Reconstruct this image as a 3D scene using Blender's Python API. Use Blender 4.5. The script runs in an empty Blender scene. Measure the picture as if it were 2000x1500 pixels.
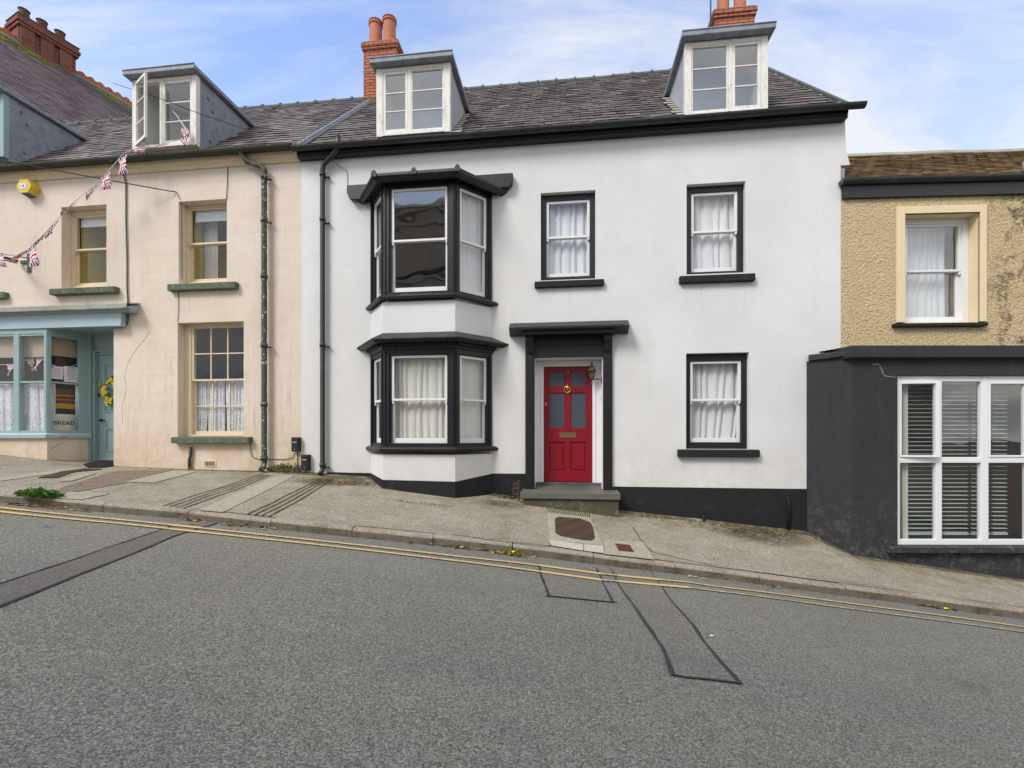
import bpy, bmesh, math, random
from mathutils import Vector, noise
random.seed(7)
SC = bpy.context.scene
R = math.radians
# ---------------------------------------------------------------- camera, sky, sun, exposure
ZC = 1.5                                   # eye height above the datum
FP = 900.0                                 # focal length in photo pixels (photo 2000 wide)
HZ = 850.0                                 # horizon row of the photo
cam = bpy.data.cameras.new('camera'); co = bpy.data.objects.new('camera', cam)
SC.collection.objects.link(co); SC.camera = co
co.location = (0, 0, ZC); co.rotation_euler = (R(90), 0, 0)
cam.sensor_width = 36; cam.lens = 36*FP/2000; cam.shift_y = (HZ-750)/2000
cam.clip_start = .05; cam.clip_end = 2000
SUN_EL, SUN_AZ = 45, 228                   # azimuth clockwise from +Y (sun stands behind the camera, to the left)
sun = bpy.data.lights.new('sun', 'SUN'); so = bpy.data.objects.new('sun', sun); SC.collection.objects.link(so)
sun.energy = 2.7; sun.angle = R(20); sun.color = (1, .96, .9)
sd = Vector((math.sin(R(SUN_AZ))*math.cos(R(SUN_EL)), math.cos(R(SUN_AZ))*math.cos(R(SUN_EL)), math.sin(R(SUN_EL))))
so.rotation_euler = (-sd).to_track_quat('-Z', 'Y').to_euler(); so.location = sd*60
W = bpy.data.worlds.new('World'); SC.world = W; W.use_nodes = True
nt = W.node_tree; N = nt.nodes; L = nt.links; N.clear()
out = N.new('ShaderNodeOutputWorld'); bg = N.new('ShaderNodeBackground'); bg.inputs[1].default_value = .115
sky = N.new('ShaderNodeTexSky'); sky.sky_type = 'NISHITA'; sky.sun_disc = False
sky.sun_elevation = R(SUN_EL); sky.sun_rotation = R(SUN_AZ); sky.air_density = 1.0; sky.dust_density = .6; sky.ozone_density = 1.2
tc = N.new('ShaderNodeTexCoord'); sep = N.new('ShaderNodeSeparateXYZ'); L.new(tc.outputs['Generated'], sep.inputs[0])
def wm(op, a, b=None, clamp=False):
    n = N.new('ShaderNodeMath'); n.operation = op; n.use_clamp = clamp
    for i, x in enumerate((a, b)):
        if x is None: continue
        if isinstance(x, (int, float)): n.inputs[i].default_value = x
        else: L.new(x, n.inputs[i])
    return n.outputs[0]
zz = wm('ADD', wm('MAXIMUM', sep.outputs[2], 0.0), .18)
cmb = N.new('ShaderNodeCombineXYZ'); L.new(wm('DIVIDE', sep.outputs[0], zz), cmb.inputs[0]); L.new(wm('DIVIDE', sep.outputs[1], zz), cmb.inputs[1])
mp = N.new('ShaderNodeMapping'); mp.inputs['Rotation'].default_value = (0, 0, R(24)); mp.inputs['Scale'].default_value = (.55, 1.9, 1); L.new(cmb.outputs[0], mp.inputs[0])
n1 = N.new('ShaderNodeTexNoise'); n1.inputs['Scale'].default_value = 1.5; n1.inputs['Detail'].default_value = 12; n1.inputs['Roughness'].default_value = .6; n1.inputs['Distortion'].default_value = .7
L.new(mp.outputs[0], n1.inputs[0])
n2 = N.new('ShaderNodeTexNoise'); n2.inputs['Scale'].default_value = .7; n2.inputs['Detail'].default_value = 3; L.new(cmb.outputs[0], n2.inputs[0])
cr = N.new('ShaderNodeMapRange'); cr.inputs[1].default_value = .42; cr.inputs[2].default_value = .63; L.new(n1.outputs[0], cr.inputs[0])
cr2 = N.new('ShaderNodeMapRange'); cr2.inputs[1].default_value = .32; cr2.inputs[2].default_value = .56; L.new(n2.outputs[0], cr2.inputs[0])
cf = wm('MULTIPLY', wm('MULTIPLY', cr.outputs[0], cr2.outputs[0]), .9)
# thin veil thickening to the right and towards the horizon
veil = N.new('ShaderNodeMapRange'); veil.inputs[1].default_value = -.6; veil.inputs[2].default_value = .8; veil.inputs[3].default_value = .0; veil.inputs[4].default_value = .30; L.new(sep.outputs[0], veil.inputs[0])
veil2 = N.new('ShaderNodeMapRange'); veil2.inputs[1].default_value = .75; veil2.inputs[2].default_value = .1; veil2.inputs[3].default_value = .08; veil2.inputs[4].default_value = .5; L.new(sep.outputs[2], veil2.inputs[0])
fac = wm('ADD', cf, wm('ADD', veil.outputs[0], veil2.outputs[0]), True)
tint = N.new('ShaderNodeMix'); tint.data_type = 'RGBA'; tint.blend_type = 'MULTIPLY'; tint.inputs[0].default_value = 1; tint.inputs[7].default_value = (1.72, 2.17, 2.85, 1)
L.new(sky.outputs[0], tint.inputs[6])
mx = N.new('ShaderNodeMix'); mx.data_type = 'RGBA'; mx.inputs[7].default_value = (6.9, 7.2, 7.7, 1)
# broken cloud added out of view behind the camera, brightened to light the fronts
bk = N.new('ShaderNodeMapRange'); bk.inputs[1].default_value = .12; bk.inputs[2].default_value = -.45; L.new(sep.outputs[1], bk.inputs[0])
n3 = N.new('ShaderNodeTexNoise'); n3.inputs['Scale'].default_value = 1.3; n3.inputs['Detail'].default_value = 7; L.new(cmb.outputs[0], n3.inputs[0])
cr3 = N.new('ShaderNodeMapRange'); cr3.inputs[1].default_value = .40; cr3.inputs[2].default_value = .58; cr3.inputs[3].default_value = .2; cr3.inputs[4].default_value = 1; L.new(n3.outputs[0], cr3.inputs[0])
cl = N.new('ShaderNodeMix'); cl.data_type = 'RGBA'; cl.inputs[6].default_value = (8.5, 8.4, 8.3, 1); cl.inputs[7].default_value = (15.5, 14.9, 14.0, 1); L.new(n3.outputs[0], cl.inputs[0])
mb_ = N.new('ShaderNodeMix'); mb_.data_type = 'RGBA'; L.new(wm('MULTIPLY', bk.outputs[0], cr3.outputs[0]), mb_.inputs[0]); L.new(mx.outputs[2], mb_.inputs[6]); L.new(cl.outputs[2], mb_.inputs[7])
L.new(fac, mx.inputs[0]); L.new(tint.outputs[2], mx.inputs[6]); L.new(mb_.outputs[2], bg.inputs[0]); L.new(bg.outputs[0], out.inputs[0])
SC.view_settings.view_transform = 'Standard'; SC.view_settings.look = 'None'; SC.view_settings.gamma = 1
SC.view_settings.exposure = 0.12

# ---------------------------------------------------------------- frames: a local plane (u along, v into the building, w up)
TH = R(6.6)
class Frame:
    def __init__(s, o, ang):               # ang: direction of u in world, radians
        s.o = o; s.t = (math.cos(ang), math.sin(ang)); s.n = (-math.sin(ang), math.cos(ang))
    def P(s, u, v, w): return (s.o[0]+s.t[0]*u+s.n[0]*v, s.o[1]+s.t[1]*u+s.n[1]*v, w)
    def hit(s, px, py, v=0):               # where the sight line of a photo pixel meets the plane at depth v
        d = ((px-1000)/FP, 1.0)
        k = (s.o[0]*s.n[0]+s.o[1]*s.n[1]+v)/(d[0]*s.n[0]+d[1]*s.n[1])
        x, y = d[0]*k, k
        return ((x-s.o[0])*s.t[0]+(y-s.o[1])*s.t[1], ZC+(HZ-py)/FP*k)
    def u(s, px, v=0): return s.hit(px, 850, v)[0]
    def w(s, px, py, v=0): return s.hit(px, py, v)[1]
WORLD = Frame((0, 0), 0)
D0 = 7.99
F0 = Frame((D0*math.sin(TH), D0*math.cos(TH)), -TH)      # the long white and cream fronts
# ---------------------------------------------------------------- mesh builder
class MB:
    def __init__(s, F=WORLD): s.v = []; s.f = []; s.m = []; s.F = F; s.c = {}
    def face(s, pts, mi=0, col=None):
        b = len(s.v); s.v += [s.F.P(*p) for p in pts]; s.f.append(tuple(range(b, b+len(pts)))); s.m.append(mi)
        if col: s.c[len(s.f)-1] = col
        return s
    def hexa(s, p, mi=0):                  # p: 8 corners, bottom ring then top ring
        b = len(s.v); s.v += [s.F.P(*q) for q in p]
        for q in ((0,3,2,1),(4,5,6,7),(0,1,5,4),(1,2,6,5),(2,3,7,6),(3,0,4,7)): s.f.append(tuple(b+i for i in q)); s.m.append(mi)
        return s
    def box(s, u0, u1, v0, v1, w0, w1, mi=0):
        if u0 > u1: u0, u1 = u1, u0
        if v0 > v1: v0, v1 = v1, v0
        if w0 > w1: w0, w1 = w1, w0
        return s.hexa([(u0,v0,w0),(u1,v0,w0),(u1,v1,w0),(u0,v1,w0),(u0,v0,w1),(u1,v0,w1),(u1,v1,w1),(u0,v1,w1)], mi)
    def prism(s, poly, w0, w1, mi=0):      # poly in (u,v), counter-clockwise
        n = len(poly); b = len(s.v)
        s.v += [s.F.P(p[0], p[1], w0) for p in poly]+[s.F.P(p[0], p[1], w1) for p in poly]
        s.f.append(tuple(b+i for i in reversed(range(n)))); s.f.append(tuple(b+n+i for i in range(n))); s.m += [mi, mi]
        for i in range(n): j = (i+1) % n; s.f.append((b+i, b+j, b+n+j, b+n+i)); s.m.append(mi)
        return s
    def plate(s, poly, v0, v1, mi=0):      # poly in (u,w), thickness along v
        n = len(poly); b = len(s.v)
        s.v += [s.F.P(p[0], v0, p[1]) for p in poly]+[s.F.P(p[0], v1, p[1]) for p in poly]
        s.f.append(tuple(b+i for i in range(n))); s.f.append(tuple(b+n+i for i in reversed(range(n)))); s.m += [mi, mi]
        for i in range(n): j = (i+1) % n; s.f.append((b+j, b+i, b+n+i, b+n+j)); s.m.append(mi)
        return s
    def ring(s, o, i, v0, v1, mi=0):       # rectangular frame: outer (u0,u1,w0,w1), inner (same)
        s.box(o[0], i[0], v0, v1, o[2], o[3], mi); s.box(i[1], o[1], v0, v1, o[2], o[3], mi)
        s.box(i[0], i[1], v0, v1, o[2], i[2], mi); s.box(i[0], i[1], v0, v1, i[3], o[3], mi); return s
    def tube(s, pts, r, n=8, mi=0, cap=True):
        P = [Vector(s.F.P(*p)) for p in pts]; b = len(s.v); rs = r if isinstance(r, (list, tuple)) else [r]*len(P)
        up = None
        for k, p in enumerate(P):
            d = (P[min(k+1, len(P)-1)]-P[max(k-1, 0)]).normalized()
            if up is None: up = Vector((0, 0, 1)) if abs(d.z) < .9 else Vector((1, 0, 0))
            a = d.cross(up).normalized(); c = a.cross(d).normalized(); up = c
            for q in range(n):
                t = 2*math.pi*q/n; s.v.append(tuple(p+(a*math.cos(t)+c*math.sin(t))*rs[k]))
        for k in range(len(P)-1):
            for q in range(n):
                s.f.append((b+k*n+q, b+k*n+(q+1) % n, b+(k+1)*n+(q+1) % n, b+(k+1)*n+q)); s.m.append(mi)
        if cap:
            s.f.append(tuple(b+q for q in reversed(range(n)))); s.f.append(tuple(b+(len(P)-1)*n+q for q in range(n))); s.m += [mi, mi]
        return s
    def lathe(s, c, prof, n=14, mi=0, sq=False):   # prof: (radius, w) list
        b = len(s.v); off = math.pi/4 if sq else 0
        for r, w in prof:
            for q in range(n): t = 2*math.pi*q/n+off; s.v.append(s.F.P(c[0]+r*math.cos(t), c[1]+r*math.sin(t), w))
        for k in range(len(prof)-1):
            for q in range(n): s.f.append((b+k*n+q, b+k*n+(q+1) % n, b+(k+1)*n+(q+1) % n, b+(k+1)*n+q)); s.m.append(mi)
        s.f.append(tuple(b+q for q in reversed(range(n)))); s.f.append(tuple(b+(len(prof)-1)*n+q for q in range(n))); s.m += [mi, mi]
        return s
    def sweep(s, plan, prof, vend=0.0, mi=0):      # closed profile (offset, w) swept along an open plan path with mitres, ends cut on v=vend
        m = len(plan); k = len(prof); rings = []
        def off(d):
            segs = []
            for i in range(m-1):
                (a, b_), (c, e) = plan[i], plan[i+1]; l = math.hypot(c-a, e-b_); nx, ny = (e-b_)/l, -(c-a)/l
                segs.append(((a+nx*d, b_+ny*d), (c+nx*d, e+ny*d)))
            pts = []
            def at_v(sg):
                (a, b_), (c, e) = sg
                if abs(e-b_) < 1e-6: return None
                t = (vend-b_)/(e-b_); return (a+(c-a)*t, vend)
            pts.append(at_v(segs[0]) or segs[0][0])
            for i in range(len(segs)-1):
                (x1, y1), (x2, y2) = segs[i]; (x3, y3), (x4, y4) = segs[i+1]
                den = (x1-x2)*(y3-y4)-(y1-y2)*(x3-x4)
                px = ((x1*y2-y1*x2)*(x3-x4)-(x1-x2)*(x3*y4-y3*x4))/den; py = ((x1*y2-y1*x2)*(y3-y4)-(y1-y2)*(x3*y4-y3*x4))/den
                pts.append((px, py))
            pts.append(at_v(segs[-1]) or segs[-1][1]); return pts
        b = len(s.v)
        offs = [off(d) for d, w in prof]
        for i in range(m):
            for j in range(k): s.v.append(s.F.P(offs[j][i][0], offs[j][i][1], prof[j][1]))
        for i in range(m-1):
            for j in range(k): j2 = (j+1) % k; s.f.append((b+i*k+j, b+i*k+j2, b+(i+1)*k+j2, b+(i+1)*k+j)); s.m.append(mi)
        s.f.append(tuple(b+j for j in reversed(range(k)))); s.f.append(tuple(b+(m-1)*k+j for j in range(k))); s.m += [mi, mi]
        return s
def root_origin(o):
    while o.parent: o = o.parent
    return Vector(o.location)
def obj(name, mb, mat, parent=None, bevel=0, smooth=False, tag=None, kind=None, fix=True):
    me = bpy.data.meshes.new(name)
    if parent: org = root_origin(parent)
    elif kind == 'structure' or not mb.v: org = Vector((0, 0, 0))
    else:
        xs = [p[0] for p in mb.v]; ys = [p[1] for p in mb.v]; org = Vector(((min(xs)+max(xs))/2, (min(ys)+max(ys))/2, min(p[2] for p in mb.v)))
    me.from_pydata([(p[0]-org.x, p[1]-org.y, p[2]-org.z) for p in mb.v], [], mb.f)
    for m in (mat if isinstance(mat, (list, tuple)) else [mat]): me.materials.append(m)
    me.polygons.foreach_set('material_index', mb.m)
    if mb.c:
        ca = me.color_attributes.new('tint', 'FLOAT_COLOR', 'CORNER')
        for p in me.polygons:
            c = mb.c.get(p.index, (.5, 0, 0, 1))
            for li in p.loop_indices: ca.data[li].color = c
    if fix and not mb.c:
        bm = bmesh.new(); bm.from_mesh(me); bmesh.ops.recalc_face_normals(bm, faces=bm.faces); bm.to_mesh(me); bm.free()
    uv = me.uv_layers.new(name='uv')
    for p in me.polygons:
        n = p.normal
        if abs(n.z) > .97: t = Vector((1, 0, 0)); bt = Vector((0, 1, 0))
        else:
            t = Vector((-n.y, n.x, 0)).normalized(); bt = n.cross(t)
        for li in p.loop_indices:
            q = me.vertices[me.loops[li].vertex_index].co+org; uv.data[li].uv = (q.dot(t), q.dot(bt))
    if smooth: me.polygons.foreach_set('use_smooth', [True]*len(me.polygons))
    o = bpy.data.objects.new(name, me); SC.collection.objects.link(o)
    if parent: o.parent = parent
    else: o.location = org
    if parent and parent.parent is None and parent.type != 'EMPTY': pass
    if bevel:
        m = o.modifiers.new('bevel', 'BEVEL'); m.width = bevel; m.segments = 2; m.limit_method = 'ANGLE'; m.angle_limit = R(40)
    if tag:
        o['label'], o['category'] = tag[0], tag[1]
        if len(tag) > 2: o['group'] = tag[2]
    if kind: o['kind'] = kind
    return o
def thing(name, label, cat, loc, group=None):
    o = bpy.data.objects.new(name, None); SC.collection.objects.link(o); o.location = loc; o.empty_display_size = .3
    o['label'] = label; o['category'] = cat
    if group: o['group'] = group
    return o
# ---------------------------------------------------------------- materials
def lin(c):
    return tuple(((x/255)/12.92 if x/255 <= .04045 else ((x/255+.055)/1.055)**2.4) for x in c)
class MT:
    def __init__(s, name, rough=.7, spec=.3, metal=0):
        s.m = bpy.data.materials.new(name); s.m.use_nodes = True; s.nt = s.m.node_tree; s.N = s.nt.nodes; s.L = s.nt.links
        s.b = s.N['Principled BSDF']; s.b.inputs['Roughness'].default_value = rough; s.b.inputs['Specular IOR Level'].default_value = spec; s.b.inputs['Metallic'].default_value = metal
        s.tc = s.N.new('ShaderNodeTexCoord'); s.geo = s.N.new('ShaderNodeNewGeometry'); s.pos = s.geo.outputs['Position']; s.uv = s.tc.outputs['UV']
    def inp(s, sock, x):
        if isinstance(x, (int, float)): sock.default_value = x
        elif isinstance(x, tuple): sock.default_value = (*x, 1) if len(x) == 3 else x
        else: s.L.new(x, sock)
    def noise(s, scale, detail=4, rough=.6, vec=None, dist=0, color=False):
        n = s.N.new('ShaderNodeTexNoise'); n.inputs['Scale'].default_value = scale; n.inputs['Detail'].default_value = detail; n.inputs['Roughness'].default_value = rough; n.inputs['Distortion'].default_value = dist
        s.L.new(vec or s.pos, n.inputs['Vector']); return n.outputs[1 if color else 0]
    def vor(s, scale, vec=None, feat='F1', out='Distance', rnd=1):
        n = s.N.new('ShaderNodeTexVoronoi'); n.feature = feat; n.inputs['Scale'].default_value = scale; n.inputs['Randomness'].default_value = rnd
        s.L.new(vec or s.pos, n.inputs['Vector']); return n.outputs[out]
    def mp(s, vec, sc=(1, 1, 1), loc=(0, 0, 0), rot=(0, 0, 0)):
        n = s.N.new('ShaderNodeMapping'); n.inputs['Scale'].default_value = sc; n.inputs['Location'].default_value = loc; n.inputs['Rotation'].default_value = rot; s.L.new(vec, n.inputs[0]); return n.outputs[0]
    def mr(s, x, a, b, c=0, d=1):
        n = s.N.new('ShaderNodeMapRange'); s.L.new(x, n.inputs[0])
        for i, q in enumerate((a, b, c, d)): n.inputs[i+1].default_value = q
        return n.outputs[0]
    def math(s, op, a, b=0, clamp=False):
        n = s.N.new('ShaderNodeMath'); n.operation = op; n.use_clamp = clamp; s.inp(n.inputs[0], a); s.inp(n.inputs[1], b); return n.outputs[0]
    def mix(s, f, a, b, mode='MIX'):
        n = s.N.new('ShaderNodeMix'); n.data_type = 'RGBA'; n.blend_type = mode; s.inp(n.inputs[0], f); s.inp(n.inputs[6], a); s.inp(n.inputs[7], b); return n.outputs[2]
    def sepz(s, vec=None, i=2):
        n = s.N.new('ShaderNodeSeparateXYZ'); s.L.new(vec or s.pos, n.inputs[0]); return n.outputs[i]
    def col(s, x): s.inp(s.b.inputs['Base Color'], x); return s
    def bump(s, h, strength=.5, dist=.01, prev=None):
        n = s.N.new('ShaderNodeBump'); n.inputs['Strength'].default_value = strength; n.inputs['Distance'].default_value = dist; s.L.new(h, n.inputs['Height'])
        if prev: s.L.new(prev, n.inputs['Normal'])
        s.L.new(n.outputs[0], s.b.inputs['Normal']); return n.outputs[0]
    def rough(s, x): s.inp(s.b.inputs['Roughness'], x); return s
def simple(name, c, rough=.6, spec=.3, var=.12, vs=6, bs=40, bd=.003, metal=0, c2=None, amt=.0, th=(.55, .7), th_scale=5):
    t = MT(name, rough, spec, metal); n = t.noise(vs, 5)
    base = t.mix(n, tuple(x*(1-var) for x in c), tuple(min(1, x*(1+var)) for x in c))
    if c2: base = t.mix(t.math('MULTIPLY', t.mr(t.noise(th_scale, 8, .7), th[0], th[1]), amt), base, c2)
    t.col(base); t.bump(t.noise(bs, 5), .5, bd); return t.m
M = {}; UL0 = F0.u(588)
def build_mats():
    # painted smooth render
    t = MT('white_render', .75, .25); big = t.noise(.7, 4); med = t.noise(3.2, 6, .65)
    c = t.mix(t.mr(big, .3, .7), (.62, .61, .595), (.695, .69, .675)); c = t.mix(t.math('MULTIPLY', t.mr(med, .58, .78), .25), c, (.50, .48, .44))
    streak = t.noise(1, 5, .7, t.mp(t.pos, (5, 5, .5))); c = t.mix(t.math('MULTIPLY', t.mr(streak, .55, .8), .16), c, (.45, .44, .40))
    fx = t.math('SUBTRACT', t.math('MULTIPLY', t.sepz(i=0), math.cos(TH)), t.math('MULTIPLY', t.math('SUBTRACT', t.sepz(i=1), 7.94), math.sin(TH))); z = t.sepz()
    for x0, x1, zs, ln in ((F0.u(1046), F0.u(1178), F0.w(1110, 560), .5), (F0.u(1330), F0.u(1474), F0.w(1400, 551), .6), (F0.u(1327), F0.u(1483), F0.w(1400, 894), .45), (UL0, F0.u(1640), F0.w(1300, 262), .35), (F0.u(995), F0.u(1228), F0.w(1110, 650), .5)):
        band = t.math('MULTIPLY', t.mr(fx, x0+.92-.05, x0+.92+.03), t.mr(fx, x1+.92+.05, x1+.92-.03)); fall = t.math('MULTIPLY', t.mr(z, zs+.02, zs-.02), t.mr(z, zs-ln, zs-.02))
        sk = t.mr(t.noise(1, 4, .7, t.mp(t.pos, (9, 9, .6), (zs, 0, 0))), .5, .78); c = t.mix(t.math('MULTIPLY', t.math('MULTIPLY', band, fall), t.math('MULTIPLY', sk, .14 if x1-x0 > 4 else .34)), c, (.36, .33, .27))
    spl = t.math('MULTIPLY', t.mr(z, 1.35, .5), t.mr(t.noise(5, 8, .75), .42, .62)); c = t.mix(t.math('MULTIPLY', spl, .28), c, (.38, .35, .24))
    spk = t.vor(2.2); c = t.mix(t.math('MULTIPLY', t.mr(spk, .035, .02), .35), c, (.3, .3, .3))
    t.col(c); h = t.math('ADD', t.math('MULTIPLY', t.noise(3, 4, .5), .8), t.math('MULTIPLY', t.noise(28, 6, .7), .22)); t.bump(h, .28, .03); M['white'] = t.m
    # cream render, scored as blockwork
    t = MT('cream_render', .8, .2); big = t.noise(.9, 4); c = t.mix(t.mr(big, .3, .7), (.635, .535, .435), (.705, .62, .53))
    st = t.noise(1, 7, .75, t.mp(t.pos, (6, 6, .7))); c = t.mix(t.math('MULTIPLY', t.mr(st, .52, .82), .42), c, (.42, .31, .20))
    z = t.sepz(); low = t.math('MULTIPLY', t.mr(z, 1.9, .8), t.mr(t.noise(2.5, 7, .7), .34, .60)); c = t.mix(t.math('MULTIPLY', low, .7), c, (.52, .35, .17))
    st2 = t.noise(1, 7, .75, t.mp(t.pos, (9, 9, 1.1), (3, 1, 2))); c = t.mix(t.math('MULTIPLY', t.math('MULTIPLY', t.mr(st2, .55, .72), t.mr(z, 4.2, 1.0)), .5), c, (.16, .14, .10))
    br = t.N.new('ShaderNodeTexBrick'); t.L.new(t.uv, br.inputs[0]); br.inputs['Scale'].default_value = 1; br.inputs['Mortar Size'].default_value = .004; br.inputs['Mortar Smooth'].default_value = .3
    br.inputs['Brick Width'].default_value = .72; br.inputs['Row Height'].default_value = .33; br.inputs['Color1'].default_value = (1, 1, 1, 1); br.inputs['Color2'].default_value = (1, 1, 1, 1); br.inputs['Mortar'].default_value = (0, 0, 0, 1)
    c = t.mix(t.math('MULTIPLY', t.math('SUBTRACT', 1, br.outputs[0]), .08), c, (.25, .18, .12))
    crk = t.vor(.55, t.mp(t.pos, loc=(1.3, 0, .6)), 'DISTANCE_TO_EDGE'); 
    t.col(c); h = t.math('ADD', t.math('MULTIPLY', t.noise(5, 5), .8), t.math('ADD', t.math('MULTIPLY', t.noise(30, 5, .7), .2), t.math('MULTIPLY', br.outputs[0], .12))); t.bump(h, .5, .03); M['cream'] = t.m
    t = MT('cream_paint', .6, .3); c = t.mix(t.noise(3, 5), (.62, .50, .33), (.74, .62, .45)); c = t.mix(t.math('MULTIPLY', t.mr(t.noise(14, 7, .75), .56, .68), .55), c, (.30, .22, .14)); t.col(c); t.bump(t.noise(40, 5), .4, .004); M['creampaint'] = t.m
    # rough cast
    t = MT('yellow_roughcast', .9, .15); c = t.mix(t.noise(1.3, 5), (.70, .54, .30), (.80, .66, .42)); wn_ = t.N.new('ShaderNodeVectorMath'); wn_.operation = 'MULTIPLY_ADD'; t.L.new(t.noise(9, 3, .6, None, 0, True), wn_.inputs[0]); wn_.inputs[1].default_value = (.12, .12, .12); t.L.new(t.pos, wn_.inputs[2]); g = t.vor(30, wn_.outputs[0]); g2 = t.noise(33, 6, .7)
    h = t.math('ADD', t.math('MULTIPLY', g, -.7), t.math('MULTIPLY', g2, 1.6)); c = t.mix(t.math('MULTIPLY', t.mr(g, .3, .75), .35), c, (.36, .27, .12))
    X = t.sepz(i=0); dirt = t.math('MULTIPLY', t.mr(X, 7.35, 7.9), t.mr(t.noise(5, 8, .75), .5, .6)); c = t.mix(t.math('MULTIPLY', dirt, .8), c, (.05, .05, .035)); t.col(c); t.bump(h, 1.0, .03); M['rough'] = t.m
    t = MT('buff_stucco', .8, .2); c = t.mix(t.noise(3, 6), (.68, .55, .34), (.76, .64, .43)); c = t.mix(t.math('MULTIPLY', t.mr(t.noise(1, 8, .8, t.mp(t.pos, (12, 12, 3))), .6, .75), .5), c, (.3, .2, .12)); t.col(c); t.bump(t.noise(40, 5), .4, .005); M['buff'] = t.m
    M['black'] = simple('black_gloss_paint', (.013, .0125, .0145), .42, .4, .3, 3, 30, .004, c2=(.06, .058, .055), amt=.3, th=(.6, .75), th_scale=7)
    M['plinth'] = simple('black_masonry_paint', (.016, .0155, .017), .75, .25, .35, 2, 18, .012, c2=(.07, .065, .06), amt=.35, th=(.56, .8), th_scale=4)
    t = MT('charcoal_masonry_paint', .78, .25); c = t.mix(t.noise(1.5, 6, .65), (.026, .026, .030), (.042, .041, .044)); c = t.mix(t.math('MULTIPLY', t.mr(t.noise(1, 7, .75, t.mp(t.pos, (7, 7, 1.2))), .56, .8), .4), c, (.10, .095, .085))
    z = t.sepz(); c = t.mix(t.math('MULTIPLY', t.math('MULTIPLY', t.mr(z, .7, -.2), t.mr(t.noise(6, 8, .8), .5, .64)), .55), c, (.17, .16, .15)); t.col(c); t.bump(t.math('ADD', t.noise(6, 5), t.math('MULTIPLY', t.noise(40, 5), .3)), .5, .015); M['charcoal'] = t.m
    M['whitewood'] = simple('white_gloss_paint', (.74, .735, .72), .4, .4, .05, 4, 30, .002, c2=(.45, .42, .36), amt=.25, th=(.62, .75), th_scale=9)
    t = MT('weathered_white_wood', .7, .2); c = t.mix(t.noise(3, 5), (.70, .68, .63), (.80, .78, .73)); c = t.mix(t.math('MULTIPLY', t.mr(t.noise(1, 8, .8, t.mp(t.pos, (22, 22, 5))), .5, .66), .6), c, (.36, .29, .2)); t.col(c); t.bump(t.noise(1, 6, .7, t.mp(t.pos, (50, 50, 8))), .5, .006); M['oldwood'] = t.m
    M['upvc'] = simple('white_plastic_frame', (.76, .76, .76), .3, .45, .03, 3, 10, .001)
    M['sillgreen'] = simple('green_grey_sill_paint', (.105, .125, .085), .8, .2, .3, 6, 30, .01, c2=(.30, .28, .22), amt=.6, th=(.55, .66), th_scale=12)
    t = MT('blue_green_shop_paint', .5, .35); c = t.mix(t.noise(2, 5), (.235, .345, .345), (.31, .42, .41)); c = t.mix(t.math('MULTIPLY', t.mr(t.noise(16, 8, .8), .6, .68), .55), c, (.10, .12, .10)); t.col(c); t.bump(t.noise(30, 5), .4, .003); M['teal'] = t.m
    t = MT('pale_blue_fascia_paint', .5, .35); c = t.mix(t.noise(2, 5), (.33, .43, .47), (.40, .49, .53)); c = t.mix(t.math('MULTIPLY', t.mr(t.noise(12, 8, .8), .6, .70), .5), c, (.12, .13, .12)); t.col(c); t.bump(t.noise(30, 5), .4, .003); M['fascia'] = t.m
    M['deepblue'] = simple('old_blue_paint', (.012, .045, .12), .6)
    t = MT('red_door_paint', .36, .45); c = t.mix(t.noise(2, 4), (.20, .0045, .013), (.25, .006, .017)); t.col(c); t.bump(t.noise(1, 5, .7, t.mp(t.pos, (60, 60, 5))), .25, .003); M['red'] = t.m
    M['brass'] = simple('polished_brass', (.78, .50, .16), .28, .5, .1, 8, 40, .001, metal=1)
    M['dullbrass'] = simple('dull_brass', (.20, .15, .075), .5, .4, .15, 8, 40, .001, metal=.5)
    M['iron'] = simple('black_cast_iron', (.028, .024, .022), .6, .4, .3, 10, 60, .003)
    M['rust'] = simple('rusty_iron', (.11, .045, .02), .85, .2, .35, 14, 60, .004, c2=(.035, .02, .014), amt=.8, th=(.45, .6), th_scale=20)
    M['bronze'] = simple('weathered_bronze', (.075, .055, .035), .55, .4, .3, 10, 60, .002, metal=.3)
    M['gutter'] = simple('black_gutter', (.02, .024, .024), .4, .45, .3, 3, 30, .003, c2=(.09, .10, .09), amt=.5, th=(.55, .7), th_scale=6)
    M['mossgutter'] = simple('green_stained_gutter', (.045, .05, .033), .7, .3, .35, 4, 40, .006, c2=(.28, .28, .2), amt=.55, th=(.6, .68), th_scale=13)
    M['oldpipe'] = simple('peeling_green_pipe', (.05, .06, .042), .6, .35, .35, 5, 40, .004, c2=(.5, .5, .44), amt=.85, th=(.56, .62), th_scale=14)
    M['lead'] = simple('lead_sheet', (.27, .29, .33), .6, .35, .3, 4, 9, .02, c2=(.11, .115, .14), amt=.7, th=(.42, .68), th_scale=8)
    M['leaddark'] = simple('dark_lead_flashing', (.12, .135, .145), .6, .35, .35, 5, 20, .006, c2=(.2, .21, .21), amt=.5, th=(.52, .7), th_scale=10)
    M['leadblack'] = simple('black_painted_lead', (.03, .03, .032), .55, .35, .35, 5, 14, .01, c2=(.10, .10, .10), amt=.6, th=(.5, .75), th_scale=6)
    M['cheekwhite'] = simple('pale_dormer_cheek', (.40, .41, .43), .65, .3, .15, 3, 12, .01, c2=(.22, .23, .25), amt=.6, th=(.48, .75), th_scale=5)
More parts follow.
